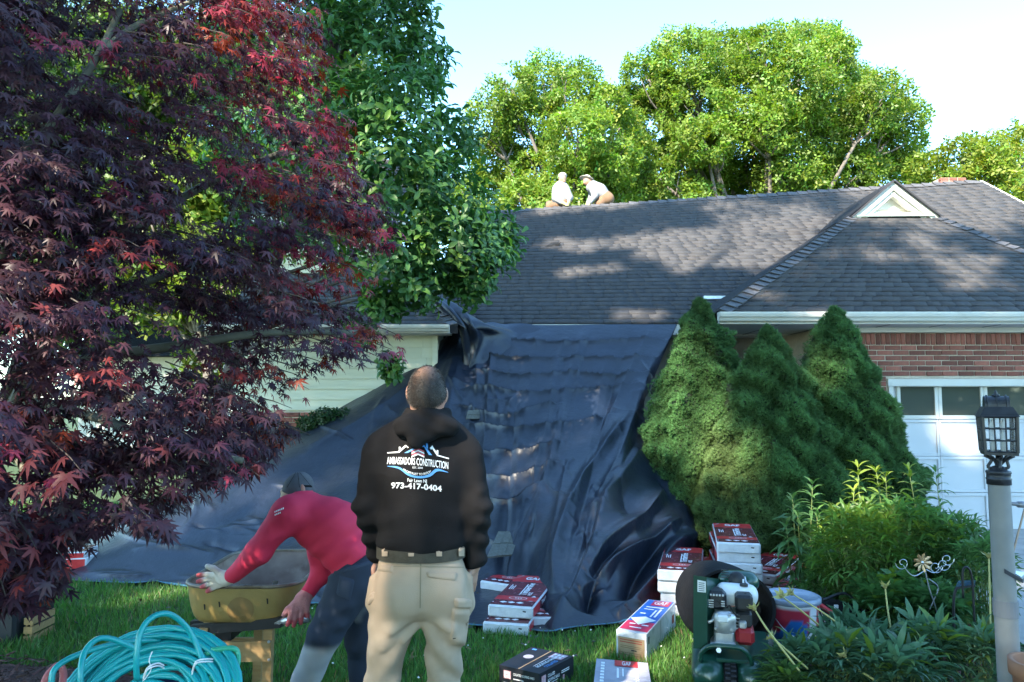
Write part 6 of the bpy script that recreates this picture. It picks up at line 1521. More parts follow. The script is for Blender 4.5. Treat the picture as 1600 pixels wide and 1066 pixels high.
# ---- bucket, tool bag --------------------------------------------------------------------------
bc0 = at(1238, 985, 4.95); bk_ = thing('bucket', 'white bucket with blue and red print and a lid under clear film', 'bucket', (bc0[0], 4.95, 0))
ztb = at(1238, 930, 4.95)[2]; rb = 41.5 / F * 4.95
bm_ = MB().lathe([(rb * .80, .02), (rb * .82, .03)] + [(rb * (.82 + .14 * t), .03 + (ztb - .05) * t) for t in np.linspace(.05, 1, 16)], 64, (bc0[0], 4.95, 0), caps=False).mesh('bucket')
def bcol(P):
    a = np.arctan2(P[:, 1] - 4.95, P[:, 0] - bc0[0]); t = P[:, 2] / ztb; c = np.tile(np.array([.66, .67, .70]), (len(P), 1))
    w_ = .52 + .16 * np.sin(a * 3.2 + .8); w_ = .58 + .13 * np.sin(a * 3.2 + .8); bl = (t < w_) & (np.abs(a + 2.05) < .75); c[bl] = [.02, .16, .5]; rd = (~bl) & (np.abs(a + 2.0) < .8) & (t > .5) & (t < .86); c[rd] = [.45, .03, .06]; rd2 = (np.abs(a + .55) < .28) & (t > .3); c[rd2] = [.5, .03, .05]
    return c
color_attr(bm_, bcol); obj('pail', bm_, M('pail_print', (.6, .6, .6), rough=.35, attr=True), bk_, smooth=True)
MB().lathe([(rb * .94, ztb - .035), (rb * 1.03, ztb - .03), (rb * 1.03, ztb - .002), (rb * .95, ztb + .006), (rb * .90, ztb - .006), (.0001, ztb - .004)], 48, (bc0[0], 4.95, 0), caps=False).obj('lid', M('lid_grey', (.20, .24, .32), (.34, .38, .45), scale=9, rough=.22, bump=.7, bscale=14, bdist=.012), bk_, smooth=True)
MB().tube(crv([(bc0[0] - rb * .98, 4.95, ztb - .06), (bc0[0] - rb * .7, 4.7, ztb - .16), (bc0[0], 4.76, ztb - .21), (bc0[0] + rb * .7, 4.72, ztb - .16), (bc0[0] + rb * .98, 4.95, ztb - .06)], 24), .003, 6).obj('bail', m_metal, bk_)
tb0 = at(1315, 985, 5.2); tb_ = thing('tool_bag', 'black tool bag with red trim lying on the mulch beside the bucket', 'bag', (tb0[0], 5.2, 0))
obj('body', sdf_mesh('body', [cap(at(1290, 955, 5.2), at(1345, 972, 5.15), .09, .10, .04), cap(at(1300, 975, 5.1), at(1350, 985, 5.1), .07, .07, .04), cut((0, 0, .06), (0, 0, -1))], .012, disp=lambda P: .012 * noise3(P, 14, 55, 2)), m_rubm, tb_)
MB().tube(crv([at(1281, 945, 5.08), at(1300, 958, 5.05), at(1325, 975, 5.02), at(1355, 985, 5.02)], 16), .016, 8).obj('red_trim', m_wrapr, tb_, smooth=True)
MB().tube(crv([at(1287, 938, 5.1), at(1320, 928, 5.16), at(1350, 955, 5.1), at(1362, 980, 5.05)], 18), .011, 8).obj('strap', m_rub, tb_, smooth=True)
MB().box(*[v for v in (at(1303, 946, 5.08)[0], at(1309, 946, 5.08)[0], 5.07, 5.08, at(1303, 950, 5.08)[2], at(1303, 945, 5.08)[2])]).obj('white_tag', m_prw, tb_)
# ---- lamp post -------------------------------------------------------------------------------------
m_post = M('post_grey', (.20, .20, .195), (.25, .245, .235), scale=7, rough=.6, bump=.15, bscale=40)
m_lant = M('lantern_black', (.018, .019, .023), (.035, .036, .042), scale=24, rough=.42, c3=(.10, .11, .13), s3=16, th3=(.6, .8))
DL = 3.6
def pl(px, py, o=0.0): return at(px, py, DL + o)
pb, pt = pl(1577.5, 1066), pl(1561, 757); sl_p = (pt - pb) / (pt[2] - pb[2]); pg = pb - sl_p * pb[2]; pg[1] = DL
def pp(z): q = pb + sl_p * (z - pb[2]); q[1] = DL; return q
lp = thing('lamp_post', 'grey post with a black coach lantern on top beside the driveway', 'lamp post', tuple(pg))
MB().tube([pg, pp(.6), pp(pt[2])], [.050, .049, .046], 24).obj('post', m_post, lp, smooth=True); autosmooth(lp.children[0], 60)
za, zb_ = pl(0, 963)[2], pl(0, 937)[2]; MB().tube([pp(za), pp(zb_)], .053, 24).obj('band', M('band_grey', (.18, .18, .19), rough=.5), lp); autosmooth(lp.children[1], 60)
ax_l = unit(sl_p); top0 = pp(pl(0, 757)[2])
MB().lathe([(.052, 0), (.052, .022), (.054, .024), (.054, .030), (.051, .032), (.051, .052), (.054, .054), (.054, .062), (.050, .066), (.03, .072), (.026, .085), (.014, .09)], 28, top0, ax_l).obj('fitter', m_lant, lp, smooth=True); autosmooth(lp.children[2], 35)
zl0, zl1_ = pl(0, 708)[2], pl(0, 651)[2]; lc0, lc1 = pl(1561, 708), pl(1557.5, 651); hw = .069; rzl_ = R(24)
u1 = np.array([math.cos(rzl_), -math.sin(rzl_), 0]); u2 = np.array([math.sin(rzl_), math.cos(rzl_), 0])
lc0[1] = lc1[1] = DL
def lpt(t, a, b, f=1.0): c_ = lc0 + (lc1 - lc0) * t; w_ = (hw * (.94 + .08 * t)) * f; return c_ + u1 * a * w_ + u2 * b * w_
MB().tube([top0 + ax_l * .085, lc0 + [0, 0, -.004]], .014, 10).obj('stem', m_lant, lp, smooth=True)
for sa, sb in ((1, 0), (-1, 0), (0, 1), (0, -1)):
    MB().tube(crv([top0 + ax_l * .075 + (u1 * sa + u2 * sb) * .01, top0 + ax_l * .082 + (u1 * sa + u2 * sb) * .042, lpt(0, sa * .5, sb * .5) + [0, 0, -.032], lpt(0, sa * .95, sb * .95) + [0, 0, -.012]], 14), .0075, 7).obj('scroll_bracket', m_lant, lp, smooth=True)
    MB().tube(crv([top0 + ax_l * .078, lpt(0, (sa + sb) * .35, (sb - sa) * .35) + [0, 0, -.03], lpt(0, (sa + sb) * .72, (sb - sa) * .72) + [0, 0, -.01]], 12), .006, 6).obj('scroll_bracket', m_lant, lp, smooth=True)
lb = MB(); 
for t0, t1, f in ((-.04, .03, 1.06),):
    lb.hexa([lpt(t0, a, b, f) for a, b in ((-1, -1), (1, -1), (1, 1), (-1, 1))] + [lpt(t1, a, b, f) for a, b in ((-1, -1), (1, -1), (1, 1), (-1, 1))])
lan = lb.obj('lantern_base', m_lant, lp)
for a, b in ((-1, -1), (1, -1), (1, 1), (-1, 1)): MB().tube([lpt(.03, a, b), lpt(1, a, b)], .008, 6).obj('corner_bar', m_lant, lp)
m_lgl = M('lantern_glass', (.5, .53, .54), rough=.08, spec=.5); m_lgl.node_tree.nodes['Principled BSDF'].inputs['Alpha'].default_value = .14
for (a0, b0, a1, b1) in ((-1, -1, 1, -1), (1, -1, 1, 1), (1, 1, -1, 1), (-1, 1, -1, -1)):
    def f2_(s, t): return lpt(.03 + .97 * t, a0 + (a1 - a0) * s, b0 + (b1 - b0) * s)
    for s in (1 / 3, 2 / 3): MB().tube([f2_(s, 0), f2_(s, 1)], .0038, 5).obj('glazing_bar', m_lant, lp)
    for t in (.02, 1 / 3, 2 / 3, .98): MB().tube([f2_(0, t), f2_(1, t)], .0038, 5).obj('glazing_bar', m_lant, lp)
    for i in range(3):
        for j in range(3):
            e = .98; MB().add([(f2_((i + .06) / 3, (j + .06) / 3) - lc0) * 1 + lc0, f2_((i + .94) / 3, (j + .06) / 3), f2_((i + .94) / 3, (j + .94) / 3), f2_((i + .06) / 3, (j + .94) / 3)], [(0, 1, 2, 3)]).obj('glass_pane', m_lgl, lp)
for s in (-.3, .35): MB().tube([lpt(.05, s, .1), lpt(.62, s, .1)], .013, 12).obj('candle_tube', m_plw, lp, smooth=True); MB().lathe([(.008, 0), (.013, .018), (.009, .04), (.0001, .055)], 10, lpt(.62, s, .1)).obj('bulb', m_prw, lp, smooth=True)
rt = [lpt(1.0, a, b, 1.16) for a, b in ((-1, -1), (1, -1), (1, 1), (-1, 1))]; rt1 = [lpt(1.03, a, b, 1.12) for a, b in ((-1, -1), (1, -1), (1, 1), (-1, 1))]; rt2 = [lpt(1.27, a, b, .80) for a, b in ((-1, -1), (1, -1), (1, 1), (-1, 1))]
MB().hexa(rt + rt1).obj('roof_rim', m_lant, lp); MB().hexa([p + [0, 0, .0005] for p in rt1] + rt2).obj('lantern_roof', m_lant, lp)
cA, cB = lpt(1.27, -.72, 0), lpt(1.27, .72, 0); dn = cB - cA
V = []; n = 14
for e in (cA, cB):
    for k in range(n): a = math.pi * k / (n - 1); V.append(e + u2 * math.cos(a) * hw * .58 + np.array([0, 0, 1]) * math.sin(a) * hw * .75)
MB().add(V, [(k, k + 1, n + k + 1, n + k) for k in range(n - 1)] + [tuple(range(n)), tuple(range(n, 2 * n))[::-1]]).obj('vent_hood', m_lant, lp); 
for s in (.12, .5, .88):
    e = cA + dn * s; MB().tube([e + u2 * math.cos(a) * hw * .62 + np.array([0, 0, 1]) * math.sin(a) * hw * .79 for a in np.linspace(0, math.pi, 12)], .004, 5).obj('hood_rib', m_lant, lp)
MB().lathe([(.018, 0), (.016, .008), (.006, .012), (.008, .018), (.004, .026), (.0001, .032)], 12, lpt(1.27, 0, 0) + [0, 0, hw * .74]).obj('finial', m_lant, lp, smooth=True)
MB().tube([pl(1545.5, 741, -.01), pl(1545, 728, -.01)], .0035, 5).obj('set_screw', m_lant, lp)
# arm with a hanging solar lamp
m_pole = M('pole_grey', (.26, .27, .30), rough=.4, metal=.5); m_solar = M('solar_panel', (.03, .05, .09), (.05, .08, .13), scale=60, rough=.12, spec=.9)
sl1 = thing('hanging_solar_light', 'solar light hanging on a rod from the arm of the lamp post', 'solar light', tuple(pl(1585, 890)))
MB().tube([pl(1568, 786), pl(1600, 789), pl(1625, 791)], .009, 10).obj('arm', m_pole, sl1, smooth=True); MB().lathe([(.015, -.02), (.016, 0), (.015, .02)], 12, pl(1597, 788.5), (1, 0, 0)).obj('clamp', m_pole, sl1, smooth=True)
MB().tube([pl(1601, 795, -.02), pl(1577, 886, -.03)], .0045, 8).obj('rod', M('copper_rod', (.35, .26, .2), rough=.4, metal=.6), sl1)
MB().lathe([(.008, 0), (.010, .03), (.012, .032), (.012, .045)], 10, pl(1577, 893, -.03), (.15, 0, 1)).obj('socket', m_lant, sl1)
V = [pl(1569, 889, -.05), pl(1598, 905, -.05), pl(1606, 897, .06), pl(1579, 883, .06)]; MB().hexa([p + [0, 0, -.02] for p in V] + V).obj('lamp_head', m_lant, sl1)
MB().add([V[0] * .9 + V[2] * .1 + [0, 0, .003], V[1] * .9 + V[3] * .1 + [0, 0, .003], V[2] * .9 + V[0] * .1 + [0, 0, .003], V[3] * .9 + V[1] * .1 + [0, 0, .003]], [(0, 1, 2, 3)]).obj('panel', m_solar, sl1)
# garden stakes in the bed
def ps(px, py, d): return at(px, py, d)
s1 = thing('solar_path_light', 'black path light with a flat solar top among the plants by the post', 'solar light', tuple(gr(1492, 1010, .08)))
d_ = 4.55; b0 = ps(1490, 1010, d_)
MB().tube(crv([[b0[0], d_, .02], ps(1490, 960, d_), ps(1491, 930, d_), ps(1497, 916, d_), ps(1506, 913, d_)], 16), .008, 8).obj('stake', m_iron, s1, smooth=True)
V = [ps(1493, 918, d_ - .06), ps(1524, 914, d_ - .06), ps(1524, 907, d_ + .08), ps(1497, 908, d_ + .08)]; MB().hexa([p + [0, 0, -.012] for p in V] + V).obj('lamp_head', m_iron, s1); MB().add([p + [0, 0, .002] for p in V], [(0, 1, 2, 3)]).obj('panel', m_solar, s1)
s2 = thing('shepherd_hook', 'thin black shepherd hook stake with a curled top by the lamp post', 'garden hook', tuple(gr(1526, 1070, .08))); d_ = 4.1
b0 = ps(1527, 1066, d_); MB().tube(crv([[b0[0] + .01, d_, .0], ps(1526, 1040, d_), ps(1522, 960, d_), ps(1519, 905, d_), ps(1513, 888, d_), ps(1506, 888, d_), ps(1504, 900, d_), ps(1505, 935, d_)], 34), .006, 8).obj('rod', m_iron, s2, smooth=True)
sp0 = gr(1466, 985, .08); d_ = 4.75; sn = thing('wind_spinner', 'bronze petalled wind spinner with curled wire on a thin stake in the plants', 'garden spinner', (at(1462, 985, d_)[0], d_, .05))
m_brz = M('bronze_petals', (.42, .22, .08), (.6, .42, .25), scale=20, rough=.35, metal=.5)
hb_ = ps(1441, 879, d_ - .03)
for k in range(9):
    a = 2 * math.pi * k / 9; r = np.array([math.cos(a), .0, math.sin(a)]); s = np.array([-math.sin(a), .35, math.cos(a)])
    q = [hb_ + r * .006, hb_ + r * .035 - s * .012, hb_ + r * .062 - s * .004 + [0, -.008, 0], hb_ + r * .05 + s * .010 + [0, -.006, 0], hb_ + r * .02 + s * .006]
    MB().add(q, [(0, 1, 2), (0, 2, 3), (0, 3, 4)]).obj('petal', m_brz, sn)
MB().lathe([(.0001, .008), (.008, .004), (.009, 0)], 12, hb_, (0, -1, 0)).obj('hub', m_metal, sn)
MB().tube(crv([ps(1445, 890, d_), ps(1452, 920, d_), ps(1462, 950, d_), ps(1468, 985, d_), [at(1468, 985, d_)[0], d_, .05]], 14), .004, 6).obj('stake', m_pole, sn)
for (x, y, s) in ((1474, 882, 1), (1462, 886, 1), (1410, 880, -1), (1480, 874, 1)):
    MB().tube([ps(x + s * (2 + 9 * (1 - t)) * math.cos(t * 8), y + (2 + 9 * (1 - t)) * math.sin(t * 8), d_ + .01) for t in np.linspace(0, 1, 22)], .0025, 5).obj('curled_wire', m_metal, sn)
MB().tube(crv([ps(1445, 892, d_), ps(1430, 900, d_), ps(1420, 895, d_), ps(1412, 884, d_)], 12), .003, 5).obj('curled_wire', m_metal, sn); MB().tube(crv([ps(1447, 890, d_), ps(1460, 895, d_), ps(1472, 884, d_)], 12), .003, 5).obj('curled_wire', m_metal, sn)
MB().tube(crv([ps(1452, 905, d_), ps(1466, 918, d_), ps(1458, 940, d_), ps(1453, 952, d_)], 12), .0035, 5).obj('curled_wire', m_pole, sn)
po = thing('terracotta_pot', 'brown clay pot cut off at the bottom right corner', 'pot', (pl(1604, 1066)[0], 3.3, 0)); px_0 = at(1606, 1066, 3.3)
MB().lathe([(.10, 0), (.115, px_0[2] + .02), (.13, px_0[2] + .025), (.13, px_0[2] + .085), (.11, px_0[2] + .085), (.10, px_0[2] + .03), (.0001, px_0[2] + .03)], 28, (px_0[0] + .07, 3.3, 0), caps=False).obj('shell', M('terracotta', (.30, .13, .07), (.36, .17, .09), scale=8, rough=.85), po, smooth=True)
# ================================================================== trees
m_bark = M('bark_grey', (.10, .085, .07), (.19, .165, .14), scale=14, rough=.9, bump=.8, bscale=30, stretch=(1, 1, .25))
m_bark_d = M('bark_dark', (.05, .04, .035), (.09, .075, .065), scale=14, rough=.9, bump=.8, bscale=30)
m_bark_m = M('bark_maple', (.105, .105, .075), (.17, .165, .125), scale=9, rough=.8, bump=.4, bscale=40)
m_leaf = M('leaf_green', (.05, .1, .02), rough=.5, attr=True, trans=.38, spec=.4)
m_leaf_mag = M('leaf_glossy', (.05, .1, .02), rough=.46, attr=True, trans=.30, spec=.4)
m_leaf_red = M('leaf_purple', (.05, .02, .03), rough=.45, attr=True, trans=.30, spec=.38)
def rnd_dir(g, n): d = g.normal(size=(n, 3)); return d / np.linalg.norm(d, axis=1)[:, None]
def limb(m, pts, r0, r1, n=8, k=14):
    c = crv(pts, k); m.tube(c, np.linspace(r0, r1, k), n)
tv3 = []; tf3 = []
for a, tz in ((0, .1), (1.9, -.25), (4.1, .2)):
    o = len(tv3); ca, sa = math.cos(a), math.sin(a)
    for x, y, z in ((.08, 0, 0), (.5, -.24, tz * .6), (1.0, 0, tz), (.5, .24, tz * .6)): tv3.append((x * ca - y * sa, x * sa + y * ca, z))
    tf3.append((o, o + 1, o + 2, o + 3))
CLUMP = (np.array(tv3), tf3)
def blob_leaves(g, blobs, per_m2, size, c0, cv, shell=(.55, 1.0), lump=2.2, up=.7, hole=-.38):
    """clumps of leaves through the outer part of a set of crown lobes"""
    P = []; Dn = []
    for (c, r) in blobs:
        c = np.array(c, float); r = np.broadcast_to(np.array(r, float), (3,)); n = int(per_m2 * 4 * math.pi * (r.prod() ** (2 / 3)))
        d = rnd_dir(g, n); s = g.uniform(shell[0] ** 2, 1, n) ** .5; s *= 1 + .22 * noise3(d * r + c, lump, 61)
        p = c + d * r * s[:, None]
        k = noise3(p, lump * 1.3, 62); keep = k > hole; P.append(p[keep]); Dn.append(d[keep])
    P = np.concatenate(P); Dn = np.concatenate(Dn); N = len(P)
    d = rnd_dir(g, N) + Dn * .5; n = rnd_dir(g, N) * .8 + Dn * .4 + np.array([0, 0, up])
    k = g.normal(1, .2, (N, 1)).clip(.45, 1.7) * (1 + .2 * noise3(P, 1.0, 63)[:, None])
    cl = np.array(c0)[None] * k; cl[:, 0] *= g.normal(1, cv, N).clip(.5, 1.8)
    return P, d, n, g.uniform(.65, 1.25, N) * size, cl
def tree(name, label, base, blobs, per_m2, size, c0, trunk_r, seed, cv=.15, cat='tree', group=None, mat=None, bark=None, lump=2.2, shell=(.55, 1.0), kind=CLUMP, up=.7, hole=-.38, gaps=None):
    g = np.random.default_rng(seed); t = thing(name, label, cat, tuple(base), group=group); base = np.array(base, float)
    m = MB(); ctr = np.mean([b[0] for b in blobs], 0); top = max(b[0][2] for b in blobs)
    fork = base + (ctr - base) * np.array([.5, .5, .45])
    limb(m, [base, base * .6 + fork * .4 + g.normal(0, .1, 3) * [1, 1, 0], fork], trunk_r, trunk_r * .7, 10); m.obj('trunk', bark or m_bark, t, smooth=True)
    for (c, r) in blobs:
        c = np.array(c, float); mm = MB(); rr0 = trunk_r * (.45 if gaps is None else .22)
        limb(mm, [fork, fork * .55 + c * .45 + g.normal(0, .25, 3) * min(1, np.max(r)), c], rr0, rr0 * .4, 7)
        for q in range(4 if gaps is None else 0):
            e = c + rnd_dir(g, 1)[0] * np.array(r) * .8; s = fork * .2 + c * .8
            limb(mm, [s, (s + e) / 2 + g.normal(0, .1, 3), e], rr0 * .4, rr0 * .1, 5, 8)
        mm.obj('limb', bark or m_bark, t, smooth=True)
    P, d, n, sz, cl = blob_leaves(g, blobs, per_m2, size, c0, cv, shell, lump, up, hole)
    if gaps is not None: ok = gaps(P); P, d, n, sz, cl = P[ok], d[ok], n[ok], sz[ok], cl[ok]
    leaves(t, P, d, n, sz, kind, cl, mat or m_leaf, name='crown'); return t
# ---- oaks behind the roof (lobes laid out from the photograph) ------------------
def lobes(lst, d0, seed):
    g = np.random.default_rng(seed); out = []
    for (px, py, rp) in lst:
        d = d0 + g.uniform(-2.2, 2.2); r = rp * d / F; out.append((at(px, py, d), (r * 1.05, r * 1.1, r * .95)))
    return out
OAK = (.14, .215, .03)
A1 = lobes([(965, 215, 52), (985, 250, 50), (955, 255, 50), (975, 175, 40), (800, 140, 45), (770, 190, 50), (850, 130, 48), (900, 150, 55), (830, 200, 60), (905, 215, 60), (780, 255, 55), (850, 275, 60), (930, 270, 55), (760, 310, 55), (700, 330, 60), (910, 330, 50), (860, 340, 50), (960, 330, 50), (950, 165, 40), (880, 310, 60), (990, 290, 45), (820, 320, 50)], 24, 1)
tree('oak_tree', 'sunlit oak with open limbs behind the roof, left of the taller oak', (at(880, 600, 24)[0], 24, 0), A1, 105, .155, OAK, .22, 101, group='oaks behind the house', lump=4.2, hole=-.3)
A2 = lobes([(1070, 105, 65), (1010, 120, 45), (1130, 95, 60), (1195, 85, 55), (1160, 150, 70), (1260, 80, 55), (1300, 85, 40), (1240, 140, 70), (1090, 175, 70), (1040, 200, 60), (1310, 150, 60), (1370, 165, 55), (1410, 190, 40), (1330, 215, 70), (1250, 220, 70), (1160, 240, 70), (1080, 255, 60), (1400, 235, 45), (1030, 140, 45), (1030, 280, 40), (1230, 275, 60), (1320, 280, 60), (1130, 290, 60), (1010, 320, 50), (1070, 320, 55), (1190, 310, 60), (1270, 310, 60), (1390, 290, 55), (1100, 220, 50), (1200, 190, 60)], 26, 2)
tree('oak_tree', 'tallest broad sunlit oak rising behind the middle of the roof', (at(1190, 600, 26)[0], 26, 0), A2, 105, .16, OAK, .26, 102, group='oaks behind the house', lump=3.8, hole=-.3)
A3 = lobes([(1540, 250, 45), (1500, 245, 40), (1580, 235, 50), (1620, 260, 60), (1530, 300, 60), (1460, 265, 40), (1590, 320, 60), (1640, 330, 70), (1460, 300, 40)], 23, 3)
tree('oak_tree', 'lower sunlit tree at the right behind the chimney end of the roof', (at(1560, 600, 23)[0], 23, 0), A3, 100, .15, (.15, .20, .024), .25, 103, group='oaks behind the house', lump=4.2, hole=-.2)
# thin far tree tops
A4 = lobes([(1340, 120, 26), (1350, 150, 30), (1325, 160, 25)], 34, 4)
tree('distant_tree', 'bare looking distant treetop between the tall oak and the sky', (at(1340, 600, 34)[0], 34, 0), A4, 12, .25, (.12, .13, .06), .2, 104, shell=(.3, 1.0))
# ---- background greenery at the left ---------------------------------------------
for i, (px, d, w_, h_, c) in enumerate([(330, 19, 2.4, 7.6, (.11, .16, .025)), (60, 22, 3.4, 12.5, (.06, .11, .02)), (-120, 20, 3.4, 11.5, (.05, .10, .02)), (190, 27, 4.2, 17, (.07, .12, .02)), (480, 30, 4.2, 16, (.06, .11, .02))]):
    lab = ['bright yellow green tree glimpsed through the purple maple', 'mid green tree far behind the left lawn', 'dark green tree at the far left edge', 'tall tree behind the purple maple, hardly visible', 'tall tree behind the upper wing of the house'][i]
    g = np.random.default_rng(200 + i); x = at(px, 600, d)[0]
    bl_s = [((x + g.uniform(-.7, .7) * w_, d + g.uniform(-.6, .6) * w_, h_ * g.uniform(.35, .95)), w_ * g.uniform(.4, .6)) for k in range(16)]
    tree('garden_tree', lab, (x, d, 0), bl_s, 26, .26, c, .16, 210 + i, group='trees beyond the left lawn', lump=1.6)
# neighbour's pale wall and shed roof seen in slivers through the leaves
nb_ = thing('neighbour_house', 'pale neighbouring house seen in slivers through the purple maple', 'house', (-9.5, 24, 0))
MB().box(-14, -6.2, 24, 30, 0, 3.0).obj('wall', m_white, nb_)
MB().hexa([(-14.4, 23.5, 3.0), (-5.8, 23.5, 3.0), (-5.8, 30.5, 3.0), (-14.4, 30.5, 3.0), (-14.4, 26.9, 4.7), (-5.8, 26.9, 4.7), (-5.8, 27.1, 4.7), (-14.4, 27.1, 4.7)]).obj('roof', m_shingle, nb_)
for k in range(3):
    wfm = MB().box(-13.2 + k * 2.5, -12.1 + k * 2.5, 23.95, 23.998, 1.0, 2.2).obj('window', m_doorw, nb_); MB().box(-13.1 + k * 2.5, -12.2 + k * 2.5, 23.94, 23.949, 1.08, 2.12).obj('pane', m_pane, wfm)
# ---- shade trees behind the photographer -------------------------------------------
SHADE = [((-5.5, -5.5, 0), 20.0, 4.6), ((-10.5, -6.5, 0), 19.5, 4.6), ((-5.5, -1.0, 0), 20.5, 4.2), ((-9.0, -12.0, 0), 20.5, 5.0), ((-1.0, -6.0, 0), 18.0, 4.4), ((-10.0, -1.5, 0), 17.5, 3.8), ((1.5, -9.0, 0), 18.0, 4.0), ((1.2, -3.5, 0), 19.0, 3.8), ((2.4, -5.8, 0), 18.5, 4.2)]
# openings carved in the unseen crowns along the light, aimed at chosen sun flecks
def plane_pt(px, py, a, b, c):
    n = np.cross(b - a, c - a); r = ray(px, py); return CAM + r * (np.dot(a - CAM, n) / np.dot(r, n))
FLECK = []
for (px, py, r) in [(850, 345, .5), (900, 360, .45), (960, 345, .5), (1010, 370, .5), (1060, 355, .55), (1110, 345, .5), (1160, 335, .55), (1215, 325, .5), (1255, 345, .45), (1180, 370, .55), (1130, 385, .5), (1075, 395, .5), (1190, 400, .45), (940, 400, .4), (880, 405, .4), (1060, 410, .35), (1030, 340, .5), (1250, 310, .4), (1290, 330, .35), (1240, 375, .4), (980, 485, .35), (1010, 490, .3), (1570, 330, .4)]:
    FLECK.append((plane_pt(px, py, EL, ER, RR), r * .62 - .05))
for (px, py, r) in [(1450, 350, .35), (1480, 360, .35), (1370, 400, .35), (1490, 415, .4), (1530, 410, .4), (1195, 465, .3), (1560, 445, .35), (1500, 450, .3), (1590, 380, .4)]:
    FLECK.append((plane_pt(px, py, GA, GB, GT1), r * .6 - .06))
for (px, py, d, r) in [(1500, 665, 9.5, .16), (1565, 560, 9.45, .06), (1430, 650, 9.5, -.06), (1360, 310, 11.9, .3), (1400, 318, 11.9, .3), (1290, 495, 8.9, .12),
    (1345, 735, 6.1, .22), (1375, 740, 6.1, .22), (1415, 740, 6.1, .16), (1310, 800, 5.9, .2), (1350, 800, 5.8, .22), (1390, 830, 5.6, .15), (1060, 540, 8.1, .22), (1075, 590, 7.9, .3), (1030, 640, 7.9, .28), (1060, 660, 7.8, .25), (1100, 690, 7.4, .22), (1110, 650, 7.4, .2), (1160, 700, 7.1, .2), (1290, 560, 7.6, .15),
    (780, 715, 8.0, .25), (830, 690, 8.2, .22), (880, 670, 8.3, .2), (745, 740, 7.9, .18), (980, 800, 6.9, .2), (1030, 800, 7.2, .2), (900, 900, 6.1, .16), (860, 790, 7.1, .14), (280, 845, 8.2, .35), (340, 830, 8.3, .4), (400, 800, 8.6, .35), (460, 805, 8.2, .25), (220, 850, 8.6, .3),
    (640, 770, 2.93, .085), (610, 930, 2.93, .09), (630, 1010, 2.95, .08), (600, 1050, 2.98, .08), (690, 880, 2.92, .07), (670, 600, 2.95, .05), (505, 805, 3.72, .09), (480, 835, 3.72, .06), (520, 850, 3.74, .05), (500, 985, 3.75, .08),
    (990, 1000, 4.7, .14), (1020, 940, 5.3, .12), (1050, 920, 5.8, .15), (1065, 945, 5.7, .18), (440, 150, 7.4, .5), (500, 190, 6.8, .5), (600, 260, 6.3, .5), (720, 330, 6.8, .4), (640, 400, 6.3, .35), (420, 60, 3.3, .2), (480, 120, 3.5, .18), (60, 750, 2.05, .12), (1580, 985, 3.55, .1), (880, 300, 15.7, .7), (935, 300, 15.7, .7), (1480, 290, 15.1, .4)]:
    FLECK.append((at(px, py, d), r))
for (px, py, r) in [(1085, 960, .28), (1080, 1000, .22), (1060, 1040, .2), (1000, 1060, .18), (500, 1055, .22), (530, 1066, .2), (900, 1040, .2), (930, 1010, .15), (760, 1030, .15), (100, 830, .5), (200, 840, .4), (250, 925, .15), (1290, 900, .2), (1585, 900, .25), (860, 1050, .12), (690, 1070, .2)]:
    FLECK.append((gr(px, py, .05), r))
def sun_gaps(P):
    q = P - (P @ SUND)[:, None] * SUND[None]; ok = np.ones(len(P), bool); wob = 1 + .38 * noise3(q, 5.5, 66, 2)
    for (T0, r) in FLECK:
        c = T0 - (T0 @ SUND) * SUND; ok &= (((q - c) ** 2).sum(1) > (r * wob + .24) ** 2)
    return ok
SLAB = ['big shade tree just behind the photographer on the left', 'tallest shade tree farther behind on the left', 'high crowned shade tree to the left of the photographer', 'shade tree at the back far behind', 'shade tree behind and a little to the left', 'shade tree beside the left edge of the lawn', 'shade tree behind the camera nearest the driveway', 'high crowned shade tree right behind the photographer', 'broad shade tree behind the photographer on the driveway side']
for i, (b, h, r) in enumerate(SHADE):
    g = np.random.default_rng(300 + i)
    bl_s = [((b[0] + g.uniform(-.62, .62) * r, b[1] + g.uniform(-.62, .62) * r, h * ([.36, .34, .6, .36, .4, .42, .4, .6, .45][i] + [.56, .58, .34, .56, .52, .5, .52, .34, .48][i] * (k + g.random()) / 17)), r * g.uniform(.36, .52)) for k in range(17)]
    tree('shade_tree', SLAB[i], b, bl_s, 9.0, .40, (.05, .10, .02), .34, 310 + i, group='shade trees behind the camera', lump=2.0, hole=-.34, gaps=sun_gaps)
# lower growth across the street (it shows in the garage panes)
for i, (x, y, h, r) in enumerate([(1, -21, 5.5, 3.2), (8, -19, 6.5, 3.6), (14, -22, 7, 4.0), (20, -18, 6, 3.6), (26, -22, 7.5, 4.2)]):
    g = np.random.default_rng(400 + i); bl_s = [((x + g.uniform(-.6, .6) * r, y + g.uniform(-.4, .4) * r, h * g.uniform(.2, .85)), r * g.uniform(.4, .6)) for k in range(7)]
    tree('street_tree', ['low street tree behind the photographer', 'second low street tree behind', 'third low street tree behind', 'fourth low street tree behind', 'low street tree farthest right behind'][i], (x, y, 0), bl_s, 9, .4, (.06, .11, .02), .16, 410 + i, group='low street trees behind the camera', lump=1.2)
